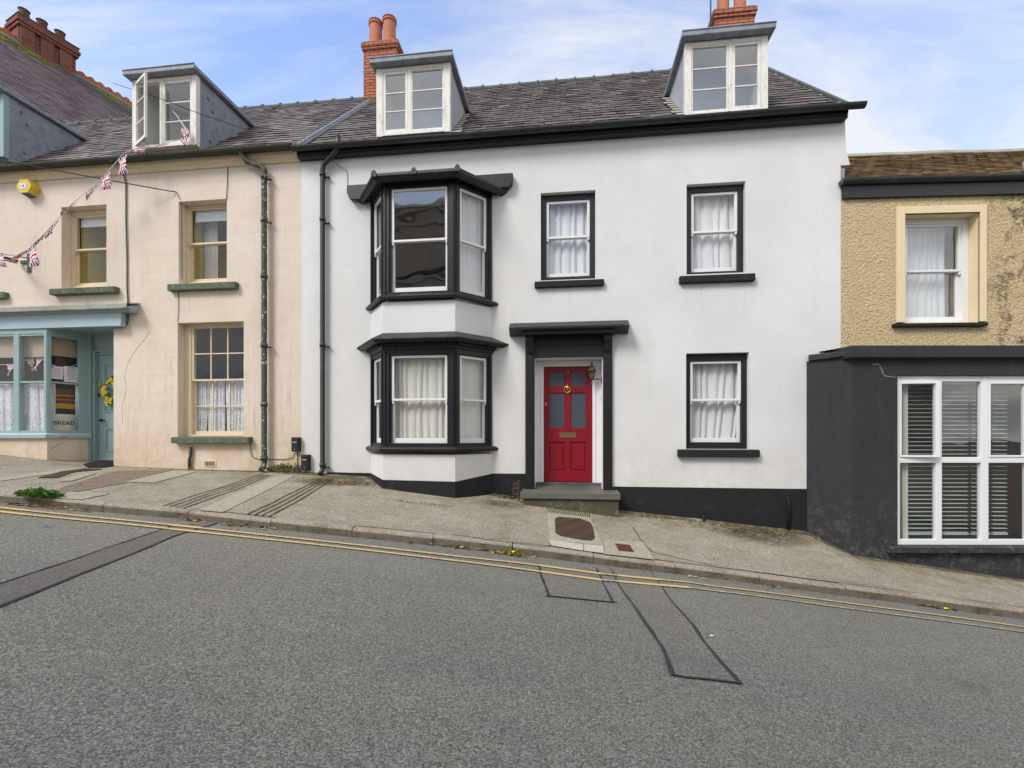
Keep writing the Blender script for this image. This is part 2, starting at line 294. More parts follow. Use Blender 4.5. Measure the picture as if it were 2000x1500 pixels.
    def slate(name, a, b_, c_, lich, lamt, moss=None):
        t = MT(name, .72, .3); at = t.N.new('ShaderNodeVertexColor'); at.layer_name = 'tint'; s = t.N.new('ShaderNodeSeparateColor'); t.L.new(at.outputs[0], s.inputs[0])
        c = t.mix(s.outputs[0], a, b_); c = t.mix(t.math('MULTIPLY', s.outputs[1], .75), c, c_); c = t.mix(t.math('MULTIPLY', t.noise(20, 6, .7), .35), c, tuple(x*.45 for x in a))
        lf = t.math('MULTIPLY', t.mr(t.noise(16, 9, .8), .56, .66), t.math('MULTIPLY', t.mr(t.noise(1.4, 4), .4, .62), lamt)); c = t.mix(lf, c, lich)
        spk = t.math('MULTIPLY', t.mr(t.vor(7), .09, .05), .6); c = t.mix(spk, c, (.42, .42, .36))
        if moss: c = t.mix(t.math('MULTIPLY', t.mr(t.noise(3.1, 9, .8), .38, .50), .92), c, t.mix(t.noise(20, 4), moss[0], moss[1]))
        t.col(c); t.bump(t.noise(35, 6, .7), .7, .006); return t.m
    M['slate'] = slate('brown_grey_slate', (.068, .054, .046), (.140, .115, .100), (.24, .21, .185), (.42, .40, .34), .7)
    M['slate2'] = slate('lichened_slate', (.082, .064, .060), (.17, .14, .128), (.30, .27, .25), (.48, .47, .42), .95)
    M['slatepurple'] = slate('purple_slate', (.085, .058, .060), (.165, .118, .12), (.20, .16, .16), (.30, .28, .2), .5)
    M['slatemoss'] = slate('mossy_slate', (.09, .075, .06), (.17, .14, .12), (.3, .27, .24), (.5, .48, .4), .6, ((.075, .045, .010), (.27, .155, .025)))
    M['ridgetile'] = simple('grey_ridge_tile', (.085, .10, .095), .75, .25, .3, 4, 30, .006, c2=(.24, .24, .2), amt=.5, th=(.5, .66), th_scale=9)
    M['orangeridge'] = simple('orange_ridge_tile', (.42, .13, .035), .8, .25, .25, 4, 30, .006, c2=(.12, .09, .05), amt=.6, th=(.5, .7), th_scale=5)
    M['stoneridge'] = simple('pale_stone_ridge', (.33, .33, .26), .85, .2, .25, 4, 30, .006, c2=(.12, .15, .12), amt=.5, th=(.5, .7), th_scale=7)
    M['moss'] = simple('bright_moss', (.21, .20, .012), 1, .05, .4, 20, 60, .02, c2=(.08, .09, .01), amt=.8, th=(.4, .6), th_scale=25)
    def brick(name, a, b_, mort, wash=None):
        t = MT(name, .85, .2); br = t.N.new('ShaderNodeTexBrick'); t.L.new(t.uv, br.inputs[0]); br.inputs['Scale'].default_value = 1; br.inputs['Mortar Size'].default_value = .009; br.inputs['Mortar Smooth'].default_value = .2
        br.inputs['Brick Width'].default_value = .225; br.inputs['Row Height'].default_value = .075; br.inputs['Bias'].default_value = 0
        t.inp(br.inputs['Color1'], a); t.inp(br.inputs['Color2'], b_); t.inp(br.inputs['Mortar'], mort)
        c = t.mix(t.math('MULTIPLY', t.mr(t.noise(5, 7, .7), .5, .72), .5), br.outputs[0], tuple(x*.4 for x in a)); t.col(c)
        t.bump(t.math('ADD', t.math('MULTIPLY', br.outputs[1], -1), t.math('MULTIPLY', t.noise(50, 4), .3)), .8, .012); return t.m
    M['brick'] = brick('orange_brick', (.46, .165, .095), (.36, .12, .07), (.06, .045, .035))
    M['brickdark'] = brick('red_brown_brick', (.26, .075, .05), (.17, .05, .038), (.16, .13, .11))
    M['terracotta'] = simple('terracotta_pot', (.44, .165, .10), .75, .25, .2, 5, 20, .004, c2=(.12, .08, .05), amt=.5, th=(.58, .75), th_scale=6)
    M['darkpot'] = simple('soot_stained_pot', (.13, .06, .04), .8, .2, .35, 5, 20, .004, c2=(.05, .045, .035), amt=.7, th=(.45, .6), th_scale=6)
    M['mortar'] = simple('mossy_mortar', (.17, .13, .095), .95, .1, .4, 14, 30, .03, c2=(.05, .06, .02), amt=.8, th=(.48, .6), th_scale=18)
    M['stone'] = simple('worn_slate_slab', (.115, .115, .10), .55, .35, .3, 3, 14, .012, c2=(.13, .13, .05), amt=.6, th=(.48, .66), th_scale=4)
    M['flag'] = simple('dark_flagstone', (.085, .078, .078), .45, .4, .3, 3, 14, .012, c2=(.17, .16, .11), amt=.5, th=(.5, .66), th_scale=4); M['stonerough'] = simple('mossy_step_base', (.085, .075, .05), .9, .15, .4, 5, 12, .04, c2=(.20, .18, .11), amt=.6, th=(.52, .62), th_scale=7)
    # asphalt
    def asphalt(name, tone, warm, sc=120):
        t = MT(name, .8, .35); wv = t.N.new('ShaderNodeVectorMath'); wv.operation = 'MULTIPLY_ADD'; t.L.new(t.noise(45, 3, .6, None, 0, True), wv.inputs[0]); wv.inputs[1].default_value = (.016, .016, .0); t.L.new(t.pos, wv.inputs[2]); wv = wv.outputs[0]
        v = t.vor(sc, wv, 'F1', 'Color'); vd = t.vor(sc, wv, 'F1', 'Distance'); s = t.N.new('ShaderNodeSeparateColor'); t.L.new(v, s.inputs[0])
        g = t.mr(s.outputs[0], 0, 1, .55, 1.5); big = t.vor(62, wv, 'F1', 'Color'); s3 = t.N.new('ShaderNodeSeparateColor'); t.L.new(big, s3.inputs[0]); rg = t.mr(t.noise(.8, 4), .42, .62); bigc = t.math('MULTIPLY', rg, t.mr(s3.outputs[0], .62, .95)); deep = t.math('MULTIPLY', rg, t.mr(s3.outputs[1], .80, .92)); pick = t.mr(s.outputs[1], .93, .97); c = t.mix(t.noise(.6, 5), (tone*.94, tone*.905, tone*.74), (tone*1.16, tone*1.12, tone*.92)); c = t.mix(t.math('MULTIPLY', t.mr(t.noise(1, 5, .6, t.mp(t.pos, (.22, .95, 1))), .42, .62), .42), c, (tone*.70, tone*.71, tone*.72)); c = t.mix(t.math('MULTIPLY', t.mr(t.noise(.55, 6, .65, t.mp(t.pos, loc=(5, 2, 0))), .5, .66), .45), c, (tone*1.02, tone*.93, tone*.72)); c = t.mix(t.math('MULTIPLY', t.mr(t.vor(.7), .13, .04), .35), c, (tone*.4, tone*.39, tone*.38))
        c = t.mix(1, c, t.mix(s.outputs[2], (.92, 1.0, 1.04), (1.12, 1.02, .88)), 'MULTIPLY'); gg = t.N.new('ShaderNodeCombineXYZ')
        for i in range(3): t.L.new(g, gg.inputs[i])
        c = t.mix(1, c, gg.outputs[0], 'MULTIPLY'); c = t.mix(t.math('MULTIPLY', t.mr(vd, .42, .8), .75), c, (tone*.25, tone*.24, tone*.23)); fine = t.noise(260, 3, .7); c = t.mix(t.math('MULTIPLY', t.mr(fine, .5, .7), .4), c, (tone*.35, tone*.34, tone*.33)); c = t.mix(t.math('MULTIPLY', bigc, .35), c, (tone*1.7, tone*1.62, tone*1.42)); c = t.mix(t.math('MULTIPLY', deep, .6), c, (tone*.3, tone*.29, tone*.27)); c = t.mix(t.math('MULTIPLY', pick, .6), c, (.42, .41, .38))
        c = t.mix(t.math('MULTIPLY', t.mr(t.noise(2.3, 6, .7), .5, .75), .22), c, (tone*.5, tone*.49, tone*.48)); c = t.mix(.0 if not warm else warm, c, (.115, .085, .075))
        t.col(c); t.bump(t.math('ADD', t.math('ADD', t.math('MULTIPLY', vd, -.7), t.math('MULTIPLY', s.outputs[0], .6)), t.math('MULTIPLY', fine, .5)), .8, .0045); t.rough(t.mr(s.outputs[2], 0, 1, .55, .95)); return t.m
    M['asphalt'] = asphalt('worn_asphalt', .222, 0)
    M['asphalt2'] = asphalt('reddish_trench_asphalt', .225, .12, 135)
    M['asphalt3'] = asphalt('brown_trench_asphalt', .19, .38, 135); M['tar'] = simple('bitumen_seal', (.026, .026, .028), .5, .4, .35, 8, 50, .006)
    # pavement concrete
    def conc(name, a, b_, sc, dark, moss):
        t = MT(name, .85, .25); v = t.vor(sc, None, 'F1', 'Color'); s = t.N.new('ShaderNodeSeparateColor'); t.L.new(v, s.inputs[0]); c = t.mix(t.noise(1.1, 6, .65), a, b_)
        g = t.mr(s.outputs[0], 0, 1, .62, 1.45); gg = t.N.new('ShaderNodeCombineXYZ')
        for i in range(3): t.L.new(g, gg.inputs[i])
        c = t.mix(1, c, gg.outputs[0], 'MULTIPLY'); c = t.mix(t.math('MULTIPLY', t.mr(t.noise(1.7, 8, .7), .5, .72), dark), c, tuple(x*.42 for x in a))
        c = t.mix(t.mr(s.outputs[1], .955, .97, 0, .7), c, (.5, .48, .42))
        if moss:
            at = t.N.new('ShaderNodeVertexColor'); at.layer_name = 'tint'; s2 = t.N.new('ShaderNodeSeparateColor'); t.L.new(at.outputs[0], s2.inputs[0])
            mf = t.math('MULTIPLY', s2.outputs[0], t.mr(t.noise(3.2, 8, .75), .38, .62)); c = t.mix(t.math('MULTIPLY', mf, .85), c, t.mix(t.noise(9, 5), (.095, .080, .035), (.20, .185, .045)))
            df = t.math('MULTIPLY', s2.outputs[1], t.mr(t.noise(6, 8, .8), .36, .5)); c = t.mix(t.math('MULTIPLY', df, .85), c, (.045, .035, .022))
        t.col(c); t.bump(t.math('ADD', t.noise(70, 5, .7), t.math('MULTIPLY', t.noise(4, 4), .8)), .7, .008); return t.m
    M['pave'] = conc('exposed_aggregate_concrete', (.235, .208, .162), (.35, .318, .258), 75, .55, True)
    M['pave_pale'] = conc('pale_concrete_patch', (.30, .27, .205), (.38, .35, .27), 120, .3, False)
    M['pave_dark'] = conc('brown_tarmac_patch', (.155, .118, .085), (.205, .16, .118), 80, .5, False)
    M['pave_lime'] = conc('bright_new_concrete', (.42, .39, .32), (.50, .47, .40), 160, .25, False)
    M['kerb'] = conc('kerb_stone', (.25, .21, .16), (.34, .295, .235), 110, .75, False)
    M['kerbface'] = simple('shaded_grimy_kerb_face', (.17, .145, .115), .85, .2, .3, 5, 30, .01, c2=(.065, .06, .03), amt=.8, th=(.46, .62), th_scale=5); M['groove'] = simple('mossy_channel', (.075, .072, .035), .9, .1, .4, 10, 40, .01, c2=(.10, .11, .02), amt=.7, th=(.5, .62), th_scale=12)
    t = MT('yellow_road_paint', .7, .3); c = t.mix(t.noise(6, 6), (.60, .43, .17), (.70, .54, .27)); wear = t.mr(t.noise(38, 7, .8), .50, .60); c = t.mix(t.math('MULTIPLY', wear, .8), c, (.13, .125, .115)); t.col(c); t.bump(t.vor(62), .8, .006); M['yline'] = t.m
    t = MT('fresh_yellow_road_paint', .7, .3); c = t.mix(t.noise(6, 6), (.62, .42, .14), (.68, .50, .22)); wear = t.mr(t.noise(38, 7, .8), .58, .68); c = t.mix(t.math('MULTIPLY', wear, .7), c, (.13, .125, .115)); t.col(c); t.bump(t.vor(62), .8, .006); M['yline2'] = t.m
    t = MT('pale_yellow_road_paint', .7, .3); c = t.mix(t.noise(6, 6), (.52, .46, .22), (.60, .55, .33)); wear = t.mr(t.noise(34, 7, .8), .46, .54); c = t.mix(t.math('MULTIPLY', wear, .85), c, (.13, .125, .115)); t.col(c); t.bump(t.vor(62), .8, .006); M['yline3'] = t.m
    # glass: clear sheet with mirror-like reflection that grows at grazing angles
    def glass(name, ior, tintc=(.92, .96, .95)):
        m = bpy.data.materials.new(name); m.use_nodes = True; n = m.node_tree.nodes; l = m.node_tree.links; n.clear()
        o = n.new('ShaderNodeOutputMaterial'); mx_ = n.new('ShaderNodeMixShader'); tr = n.new('ShaderNodeBsdfTransparent'); gl = n.new('ShaderNodeBsdfGlossy'); fr = n.new('ShaderNodeMath')
        tr.inputs[0].default_value = (*tintc, 1); gl.inputs['Roughness'].default_value = .01; gl.inputs[0].default_value = (1, 1, 1, 1)
        ns = n.new('ShaderNodeTexNoise'); ns.inputs['Scale'].default_value = 2.2; ns.inputs['Detail'].default_value = 1; g = n.new('ShaderNodeNewGeometry'); l.new(g.outputs['Position'], ns.inputs[0])
        bp = n.new('ShaderNodeBump'); bp.inputs['Strength'].default_value = .25; bp.inputs['Distance'].default_value = .02; l.new(ns.outputs[0], bp.inputs['Height']); l.new(bp.outputs[0], gl.inputs['Normal'])
        dt = n.new('ShaderNodeVectorMath'); dt.operation = 'DOT_PRODUCT'; l.new(g.outputs['Incoming'], dt.inputs[0]); l.new(g.outputs['Normal'], dt.inputs[1])
        ab = n.new('ShaderNodeMath'); ab.operation = 'ABSOLUTE'; l.new(dt.outputs['Value'], ab.inputs[0]); om = n.new('ShaderNodeMath'); om.operation = 'SUBTRACT'; om.inputs[0].default_value = 1; l.new(ab.outputs[0], om.inputs[1])
        pw_ = n.new('ShaderNodeMath'); pw_.operation = 'POWER'; l.new(om.outputs[0], pw_.inputs[0]); pw_.inputs[1].default_value = 5
        fr.operation = 'MULTIPLY_ADD'; l.new(pw_.outputs[0], fr.inputs[0]); fr.inputs[1].default_value = 1-ior; fr.inputs[2].default_value = ior
        l.new(fr.outputs[0], mx_.inputs[0]); l.new(tr.outputs[0], mx_.inputs[1]); l.new(gl.outputs[0], mx_.inputs[2]); l.new(mx_.outputs[0], o.inputs[0]); return m
    M['glass'] = glass('window_glass', .06, (.99, 1, .99)); M['glassr'] = glass('reflective_window_glass', .17, (.88, .92, .93)); M['glassm'] = glass('shop_window_glass', .13, (.88, .95, .93)); M['glassl'] = glass('old_window_glass', .045, (.97, .98, .98))
    t = MT('obscured_door_glass', .35, .6); c = t.mix(t.noise(30, 4), (.045, .050, .065), (.075, .085, .10)); t.col(c); t.bump(t.noise(1, 3, .5, t.mp(t.pos, (160, 160, 8))), .4, .004); M['obscure'] = t.m
    def cloth(name, a, tr=.05, lace=0):
        t = MT(name, .9, .1); t.col(t.mix(t.noise(60, 4), tuple(x*.88 for x in a), a)); t.b.inputs['Transmission Weight'].default_value = 0
        o = t.N['Material Output']; mx_ = t.N.new('ShaderNodeMixShader'); tl = t.N.new('ShaderNodeBsdfTranslucent'); tl.inputs[0].default_value = (*a, 1); mx_.inputs[0].default_value = tr
        t.L.new(t.b.outputs[0], mx_.inputs[1]); t.L.new(tl.outputs[0], mx_.inputs[2]); last = mx_.outputs[0]
        tp = t.N.new('ShaderNodeBsdfTransparent'); m2 = t.N.new('ShaderNodeMixShader'); 
        if lace: t.L.new(t.mr(t.noise(lace, 5, .7), .5, .56, .03, .5), m2.inputs[0])
        else: m2.inputs[0].default_value = .05
        t.L.new(last, m2.inputs[1]); t.L.new(tp.outputs[0], m2.inputs[2]); t.L.new(m2.outputs[0], o.inputs[0]); return t.m
    M['net'] = cloth('white_net', (.74, .75, .77)); M['lace'] = cloth('white_lace', (.82, .82, .85), .1, 55); M['creamnet'] = cloth('cream_net', (.70, .69, .64))
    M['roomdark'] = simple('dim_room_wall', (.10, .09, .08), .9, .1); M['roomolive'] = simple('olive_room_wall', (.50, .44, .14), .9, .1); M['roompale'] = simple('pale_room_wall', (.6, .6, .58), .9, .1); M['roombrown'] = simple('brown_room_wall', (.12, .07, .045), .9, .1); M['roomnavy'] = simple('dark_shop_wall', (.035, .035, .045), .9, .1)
    M['blind'] = simple('white_slat', (.52, .54, .52), .5, .3, .05); M['roller'] = simple('white_roller_blind', (.72, .72, .72), .8, .1, .05); M['buffblind'] = simple('buff_shop_blind', (.40, .32, .23), .85, .1, .1)
    M['flagred'] = simple('flag_red', (.52, .02, .03), .7, .2, .05); M['flagwhite'] = simple('flag_white', (.80, .78, .78), .7, .2, .03); M['flagblue'] = simple('flag_blue', (.03, .045, .20), .7, .2, .05)
    M['cord'] = simple('white_cord', (.62, .60, .56), .8, .1); M['cable'] = simple('dark_cable', (.03, .03, .028), .6, .3); M['greycable'] = simple('painted_conduit', (.10, .11, .085), .6, .3, .3)
    M['alarmy'] = simple('yellow_alarm_plastic', (.66, .47, .04), .45, .4, .05); M['alarmb'] = simple('blue_alarm_plastic', (.02, .05, .22), .45, .4, .05); M['alarms'] = simple('dark_alarm_side', (.10, .07, .02), .5, .3)
    M['plasticblack'] = simple('black_plastic', (.012, .013, .017), .5, .4, .2); M['labelwhite'] = simple('white_label', (.62, .62, .62), .6, .2, .03)
    M['paper'] = simple('white_paper', (.78, .76, .80), .8, .1, .02); M['ink'] = simple('grey_ink', (.22, .21, .26), .8, .1, .02); M['inkpink'] = simple('pink_ink', (.50, .30, .33), .8, .1, .02)
    M['enamel'] = simple('cream_enamel', (.62, .60, .55), .35, .45, .04); M['yellowthing'] = simple('mustard_paint', (.50, .27, .01), .5, .3, .05)
    M['leaf'] = simple('weed_leaf', (.13, .27, .04), .7, .25, .4, 12); M['leafdark'] = simple('dark_leaf', (.06, .13, .03), .7, .25, .4, 12); M['petal'] = simple('yellow_petal', (.80, .60, .01), .7, .2, .1); M['petal2'] = simple('bright_dandelion', (.75, .8, .01), .7, .2, .1)
    M['deadleaf'] = simple('dead_leaf', (.30, .14, .035), .8, .2, .5, 20); M['deadleaf2'] = simple('pale_dead_leaf', (.42, .30, .12), .8, .2, .4, 20); M['mossgreen'] = simple('wall_foot_moss', (.07, .075, .015), 1, .05, .5, 20, 60, .02)
    M['rusttread'] = None
    t = MT('rusty_manhole_plate', .8, .3, .2); ck = t.vor(27, None, 'F1', 'Distance', .1); c = t.mix(t.mr(ck, .25, .5), (.16, .085, .04), (.05, .032, .022)); c = t.mix(t.math('MULTIPLY', t.noise(5, 6, .7), .7), c, (.07, .048, .035)); t.col(c); t.bump(ck, 1, -.012); M['manhole'] = t.m
    M['mat'] = simple('black_door_mat', (.025, .023, .025), .95, .1, .4, 12, 120, .01)
    M['feather'] = simple('grey_pink_feather', (.30, .24, .25), .8, .1, .3, 12); M['redcloth'] = simple('dark_red_cloth', (.20, .012, .015), .9, .1)
    M['opp'] = simple('opposite_brown_wall', (.60, .50, .38), .9, .1, .2); M['oppr'] = simple('opposite_slate_roof', (.13, .11, .10), .8, .2, .3); M['oppw'] = simple('opposite_trim', (.55, .53, .48), .7, .2)
build_mats()
# ---------------------------------------------------------------- the sloping street
def interp(x, tab):
    if x <= tab[0][0]:
        (a, b), (c, d) = tab[0], tab[1]; return b+(d-b)/(c-a)*(x-a)
    for (a, b), (c, d) in zip(tab, tab[1:]):
        if x <= c: return b+(d-b)*(x-a)/(c-a)
    (a, b), (c, d) = tab[-2], tab[-1]; return b+(d-b)/(c-a)*(x-a)
def smooth_interp(x, tab, h=.35): return sum(interp(x+k*h, tab) for k in (-1, -.5, 0, .5, 1))/5
KY = 5.5; KW = .135; KH = .105
KB = [(-14, ZC-.12)]+[((px-1000)/FP*KY, ZC-(py-HZ)/FP*KY) for px, py in ((0, 981), (202, 1001), (366, 1015), (600, 1041), (800, 1060), (1000, 1081), (1160, 1101), (1320, 1121), (1485, 1142), (1653, 1164), (1827, 1187), (2000, 1210))]
def kb(X): return smooth_interp(X, KB)
def rough_n(x, y, a, s): return a*noise.noise(Vector((x*s, y*s, 3.1)))
def zroad(X, Y): return kb(X)+.018*max(0, min(KY-Y, 5))+rough_n(X, Y, .010, .6)
def fac_y(X): return (D0-X*math.sin(TH))/math.cos(TH)
def foot_y(X): return interp(X, [(4.74, fac_y(4.74)), (5.13, 6.94)]) if 4.74 < X < 5.13 else (6.94 if X >= 5.13 else fac_y(X))
FZ = [(-14, ZC-.14), (-11, ZC-.30), (-10.1, ZC-.39), (-8.9, ZC-.51), (-8.25, ZC-.555), (-7.73, ZC-.60), (-6, ZC-.645), (-3.96, ZC-.665), (-2.6, ZC-.735), (-1.5, ZC-.86), (-.36, ZC-1.01), (1.87, ZC-1.26), (4.74, ZC-1.54), (5.13, ZC-1.80), (6.4, ZC-1.98), (7.71, ZC-2.17), (14, ZC-3.0)]
def zpave(X, Y):
    yf = foot_y(X); zf = interp(X, FZ); zk = kb(X)+KH; t = (yf-Y)/(yf-KY)
    if t <= 0: return zf
    return zf+(zk-zf)*(min(t, 1)**.62)+rough_n(X, Y, .012, 1.1)*min(1, t*4)*max(0, min(1, (Y-KY)*2))
def G(px, py, fn):
    a, b = .8, 14.0
    for _ in range(50):
        m = (a+b)/2
        if ZC-(py-HZ)/FP*m > fn((px-1000)/FP*m, m): a = m
        else: b = m
    return ((px-1000)/FP*a, a)
def sheet(name, fn, xs, ys_fn, mat, lift=0, tintf=None, **kw):
    mb = MB(); g = []
    for x in xs: g.append([(x, y, fn(x, y)+lift) for y in ys_fn(x)])
    for i in range(len(g)-1):
        for j in range(len(g[0])-1):
            p = (g[i][j], g[i+1][j], g[i+1][j+1], g[i][j+1]); mb.face(p)
            if tintf: mb.c[len(mb.f)-1] = tintf((p[0][0]+p[2][0])/2, (p[0][1]+p[2][1])/2)
    return obj(name, mb, mat, fix=False, smooth=True, **kw)
def rng(a, b, n): return [a+(b-a)*i/n for i in range(n+1)]
sheet('road', zroad, rng(-9.5, 9.5, 90), lambda x: [-3.2+8.7*(i/60) for i in range(61)], M['asphalt'], kind='structure')
gb = MB(); gx = [-400, -60, -30, -14, -9.6, 9.6, 14, 30, 60, 400]
for x0, x1 in zip(gx, gx[1:]):
    def gz(x): return max(-7, min(4.5, zroad(max(-30, min(30, x)), 0)))-.12
    for y0, y1 in ((-300, -12), (-12, 14), (14, 300)): gb.face([(x0, y0, gz(x0)), (x1, y0, gz(x1)), (x1, y1, gz(x1)), (x0, y1, gz(x0))])
obj('ground', gb, M['pave_dark'], kind='structure', fix=False)
for sx in (-1, 1):
    sheet('road', zroad, rng(9.5*sx, 30*sx, 20) if sx > 0 else rng(-30, -9.5, 20), lambda x: rng(-3.2, KY, 6), M['asphalt'], kind='structure')
def pave_tint(x, y):
    yf = foot_y(x); t = yf-y; zone = max(0, 1-t/1.25)**.7
    dirt = 1 if (t < .13) else 0
    for cx, cy, r in ((-3.2, 7.9, .5), (-.15, 7.55, .35), (3.9, 7.25, .7), (-2.9, 8.1, .6)):
        dirt = max(dirt, min(1, 1.25*(1-(math.hypot(x-cx, (y-cy)*1.8)/(r*1.25))**2)))
    k = max(0, 1-(y-KY-KW)/.10)*.8
    side = .35 if x > -5.5 else .15
    return (min(1, max(zone*(1 if x > -5 else .55), k, side)), dirt*(.9 if x > -6 else .5), 0, 1)
def pys(x):
    yf = foot_y(x)+.9; return [yf-(yf-KY-KW)*(i/46) for i in range(47)]
sheet('pavement', zpave, rng(-12, 11, 330), pys, M['pave'], kind='structure', tintf=pave_tint)
# far side pavement
sheet('pavement', lambda x, y: kb(x)+.12+.09, rng(-14, 14, 30), lambda x: rng(-6.2, -3.2, 3), M['pave_dark'], kind='structure')
# kerb stones with rounded arris and joints
joints = [-8.3]+[(px-1000)/FP*KY for px in (-290, -125, 32, 202, 366, 528, 687, 845, 1001, 1160, 1320, 1485, 1653, 1827, 2005, 2190)]+[8.5]
kbm = MB()
for a, b in zip(joints, joints[1:]):
    n = 8; jx = random.uniform(-.004, .004); jz = random.uniform(-.006, .006); rings = []
    for i in range(n+1):
        x = a+.005+(b-a-.010)*i/n; z = kb(x); e = rough_n(x, 1, .008, 3); r = .028
        if i in (0, n): e += .006
        prof = [(KY+e, z-.08), (KY+e+.003, z+KH-r+jz), (KY+e+.009, z+KH-.010+jz), (KY+e+r, z+KH+.001+jz), (KY+KW+.01, z+KH+.006+jz), (KY+KW+.01, z-.08)]
        rings.append([(x, q[0]+jx, q[1]) for q in prof])
    for r0, r1 in zip(rings, rings[1:]):
        for j in range(5): kbm.face([r0[j], r1[j], r1[j+1], r0[j+1]], 1 if j == 0 else 0)  # road-side face coloured darker for its weaker light, plus mossy grime
    kbm.face(rings[0][::-1]); kbm.face(rings[-1])
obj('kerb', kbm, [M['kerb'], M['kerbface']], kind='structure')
jb = MB()
for x0, x1 in zip(rng(-8, 8, 60), rng(-8, 8, 60)[1:]): jb.face([(x0, KY+.02, kb(x0)-.02), (x1, KY+.02, kb(x1)-.02), (x1, KY+.02, kb(x1)+KH-.02), (x0, KY+.02, kb(x0)+KH-.02)])
obj('kerb_bedding', jb, M['groove'], kind='structure')
# strips and patches laid on the surfaces
def strip(name, pts, width, fn, lift, mat, step=.12, wob=0, kind='structure', seed=0):
    P = [Vector(p) for p in pts]; Q = []
    for a, b in zip(P, P[1:]):
        n = max(1, int((b-a).length/step)); Q += [a+(b-a)*i/n for i in range(n)]
    Q.append(P[-1]); mb = MB(); prev = None
    for i, q in enumerate(Q):
        d = (Q[min(i+1, len(Q)-1)]-Q[max(i-1, 0)]).normalized(); nn = Vector((-d.y, d.x)); w = width(i/len(Q)) if callable(width) else width
        w1 = w/2*(1+wob*noise.noise(Vector((q.x*9, q.y*9, seed)))); w2 = w/2*(1+wob*noise.noise(Vector((q.x*9, q.y*9, seed+9)))); s = nn*(wob*.02*noise.noise(Vector((q.x*2, q.y*2, seed+5))))
        a, b = q+s+nn*w1, q+s-nn*w2; cur = ((a.x, a.y, fn(a.x, a.y)+lift), (q.x+s.x, q.y+s.y, fn(q.x, q.y)+lift), (b.x, b.y, fn(b.x, b.y)+lift))
        if prev:
            for j in (0, 1): mb.face([prev[j], prev[j+1], cur[j+1], cur[j]])
        prev = cur
    return obj(name, mb, mat, kind=kind, fix=False, smooth=True)
def quad(name, c, fn, lift, mat, n=14, jag=0, kind='structure', **kw):
    c = [G(*p, fn) for p in c]; mb = MB(); g = []
    for i in range(n+1):
        row = []
        for j in range(n+1):
            s, t = i/n, j/n; x = (c[0][0]*(1-s)+c[1][0]*s)*(1-t)+(c[3][0]*(1-s)+c[2][0]*s)*t; y = (c[0][1]*(1-s)+c[1][1]*s)*(1-t)+(c[3][1]*(1-s)+c[2][1]*s)*t
            if jag and (i in (0, n) or j in (0, n)): x += jag*noise.noise(Vector((x*6, y*6, 1))); y += jag*noise.noise(Vector((x*6, y*6, 7)))
            row.append((x, y, fn(x, y)+lift))
        g.append(row)
    for i in range(n):
        for j in range(n): mb.face([g[i][j], g[i+1][j], g[i+1][j+1], g[i][j+1]])
    return obj(name, mb, mat, kind=kind, fix=False, smooth=True, **kw)
def gl(pts): return [G(*p, zroad) for p in pts]
# road: reinstated trenches then their tar joints then paint
quad('road_trench', [(-420, 1270), (0, 1170), (405, 1028), (335, 1025)], zroad, .004, M['asphalt2'], 30) if 0 else None
def trench(name, left, right, lift=.004, mat='asphalt2'):
    mb = MB(); n = 26
    A = [Vector(G(*p, zroad)) for p in left]; B = [Vector(G(*p, zroad)) for p in right]
    def along(Pp, t):
        ls = [(b-a).length for a, b in zip(Pp, Pp[1:])]; d = t*sum(ls)
        for (a, b), l in zip(zip(Pp, Pp[1:]), ls):
            if d <= l or b == Pp[-1]: return a+(b-a)*min(1, d/l)
            d -= l
    g = []
    for i in range(n+1):
        a, b = along(A, i/n), along(B, i/n); g.append([(p.x, p.y, zroad(p.x, p.y)+lift) for p in (a+(b-a)*k/6 for k in range(7))])
    for i in range(n):
        for k in range(6): mb.face([g[i][k], g[i+1][k], g[i+1][k+1], g[i][k+1]])
    return obj(name, mb, M[mat], kind='structure', fix=False, smooth=True)
TL = [(-300, 1240), (0, 1141), (140, 1095), (250, 1057), (345, 1025)]; TR = [(-300, 1300), (0, 1186), (100, 1146), (240, 1090), (340, 1048), (425, 1022)]
trench('road_trench', TL, TR, mat='asphalt3')
strip('tar_joint', gl(TL), .017, zroad, .008, M['tar'], wob=.8, seed=1); strip('tar_joint', gl(TR), lambda t: .030-.014*t, zroad, .008, M['tar'], wob=.7, seed=2)
SL = [(1192, 1110), (1208, 1142), (1235, 1180), (1272, 1232), (1300, 1283), (1318, 1322)]; SR = [(1272, 1117), (1302, 1162), (1335, 1200), (1372, 1250), (1410, 1298), (1447, 1337)]
trench('road_trench', SL, SR)
strip('tar_joint', gl(SL), lambda t: .008+.026*t, zroad, .008, M['tar'], wob=1.1, seed=3); strip('tar_joint', gl(SR), lambda t: .008+.024*t, zroad, .008, M['tar'], wob=1.0, seed=4)
strip('tar_joint', gl([(1314, 1320), (1340, 1325), (1385, 1330), (1447, 1337)]), .022, zroad, .010, M['tar'], wob=.9, seed=5)
PL = [(1053, 1102), (1062, 1135), (1069, 1165)]; PR = [(1165, 1112), (1178, 1140), (1198, 1178)]
trench('road_patch', PL, PR)
strip('tar_joint', gl(PL), .022, zroad, .008, M['tar'], wob=1.3, seed=6); strip('tar_joint', gl(PR), lambda t: .028-.008*t, zroad, .008, M['tar'], wob=1.4, seed=7)
strip('tar_joint', gl([(1066, 1165), (1130, 1171), (1206, 1178)]), .02, zroad, .010, M['tar'], wob=.7, seed=8)
up = [(-120, 979), (0, 993), (55, 999), (300, 1023), (600, 1055), (900, 1089), (1055, 1106), (1172, 1122), (1345, 1139), (1400, 1147), (1600, 1172), (2000, 1226), (2150, 1247)]
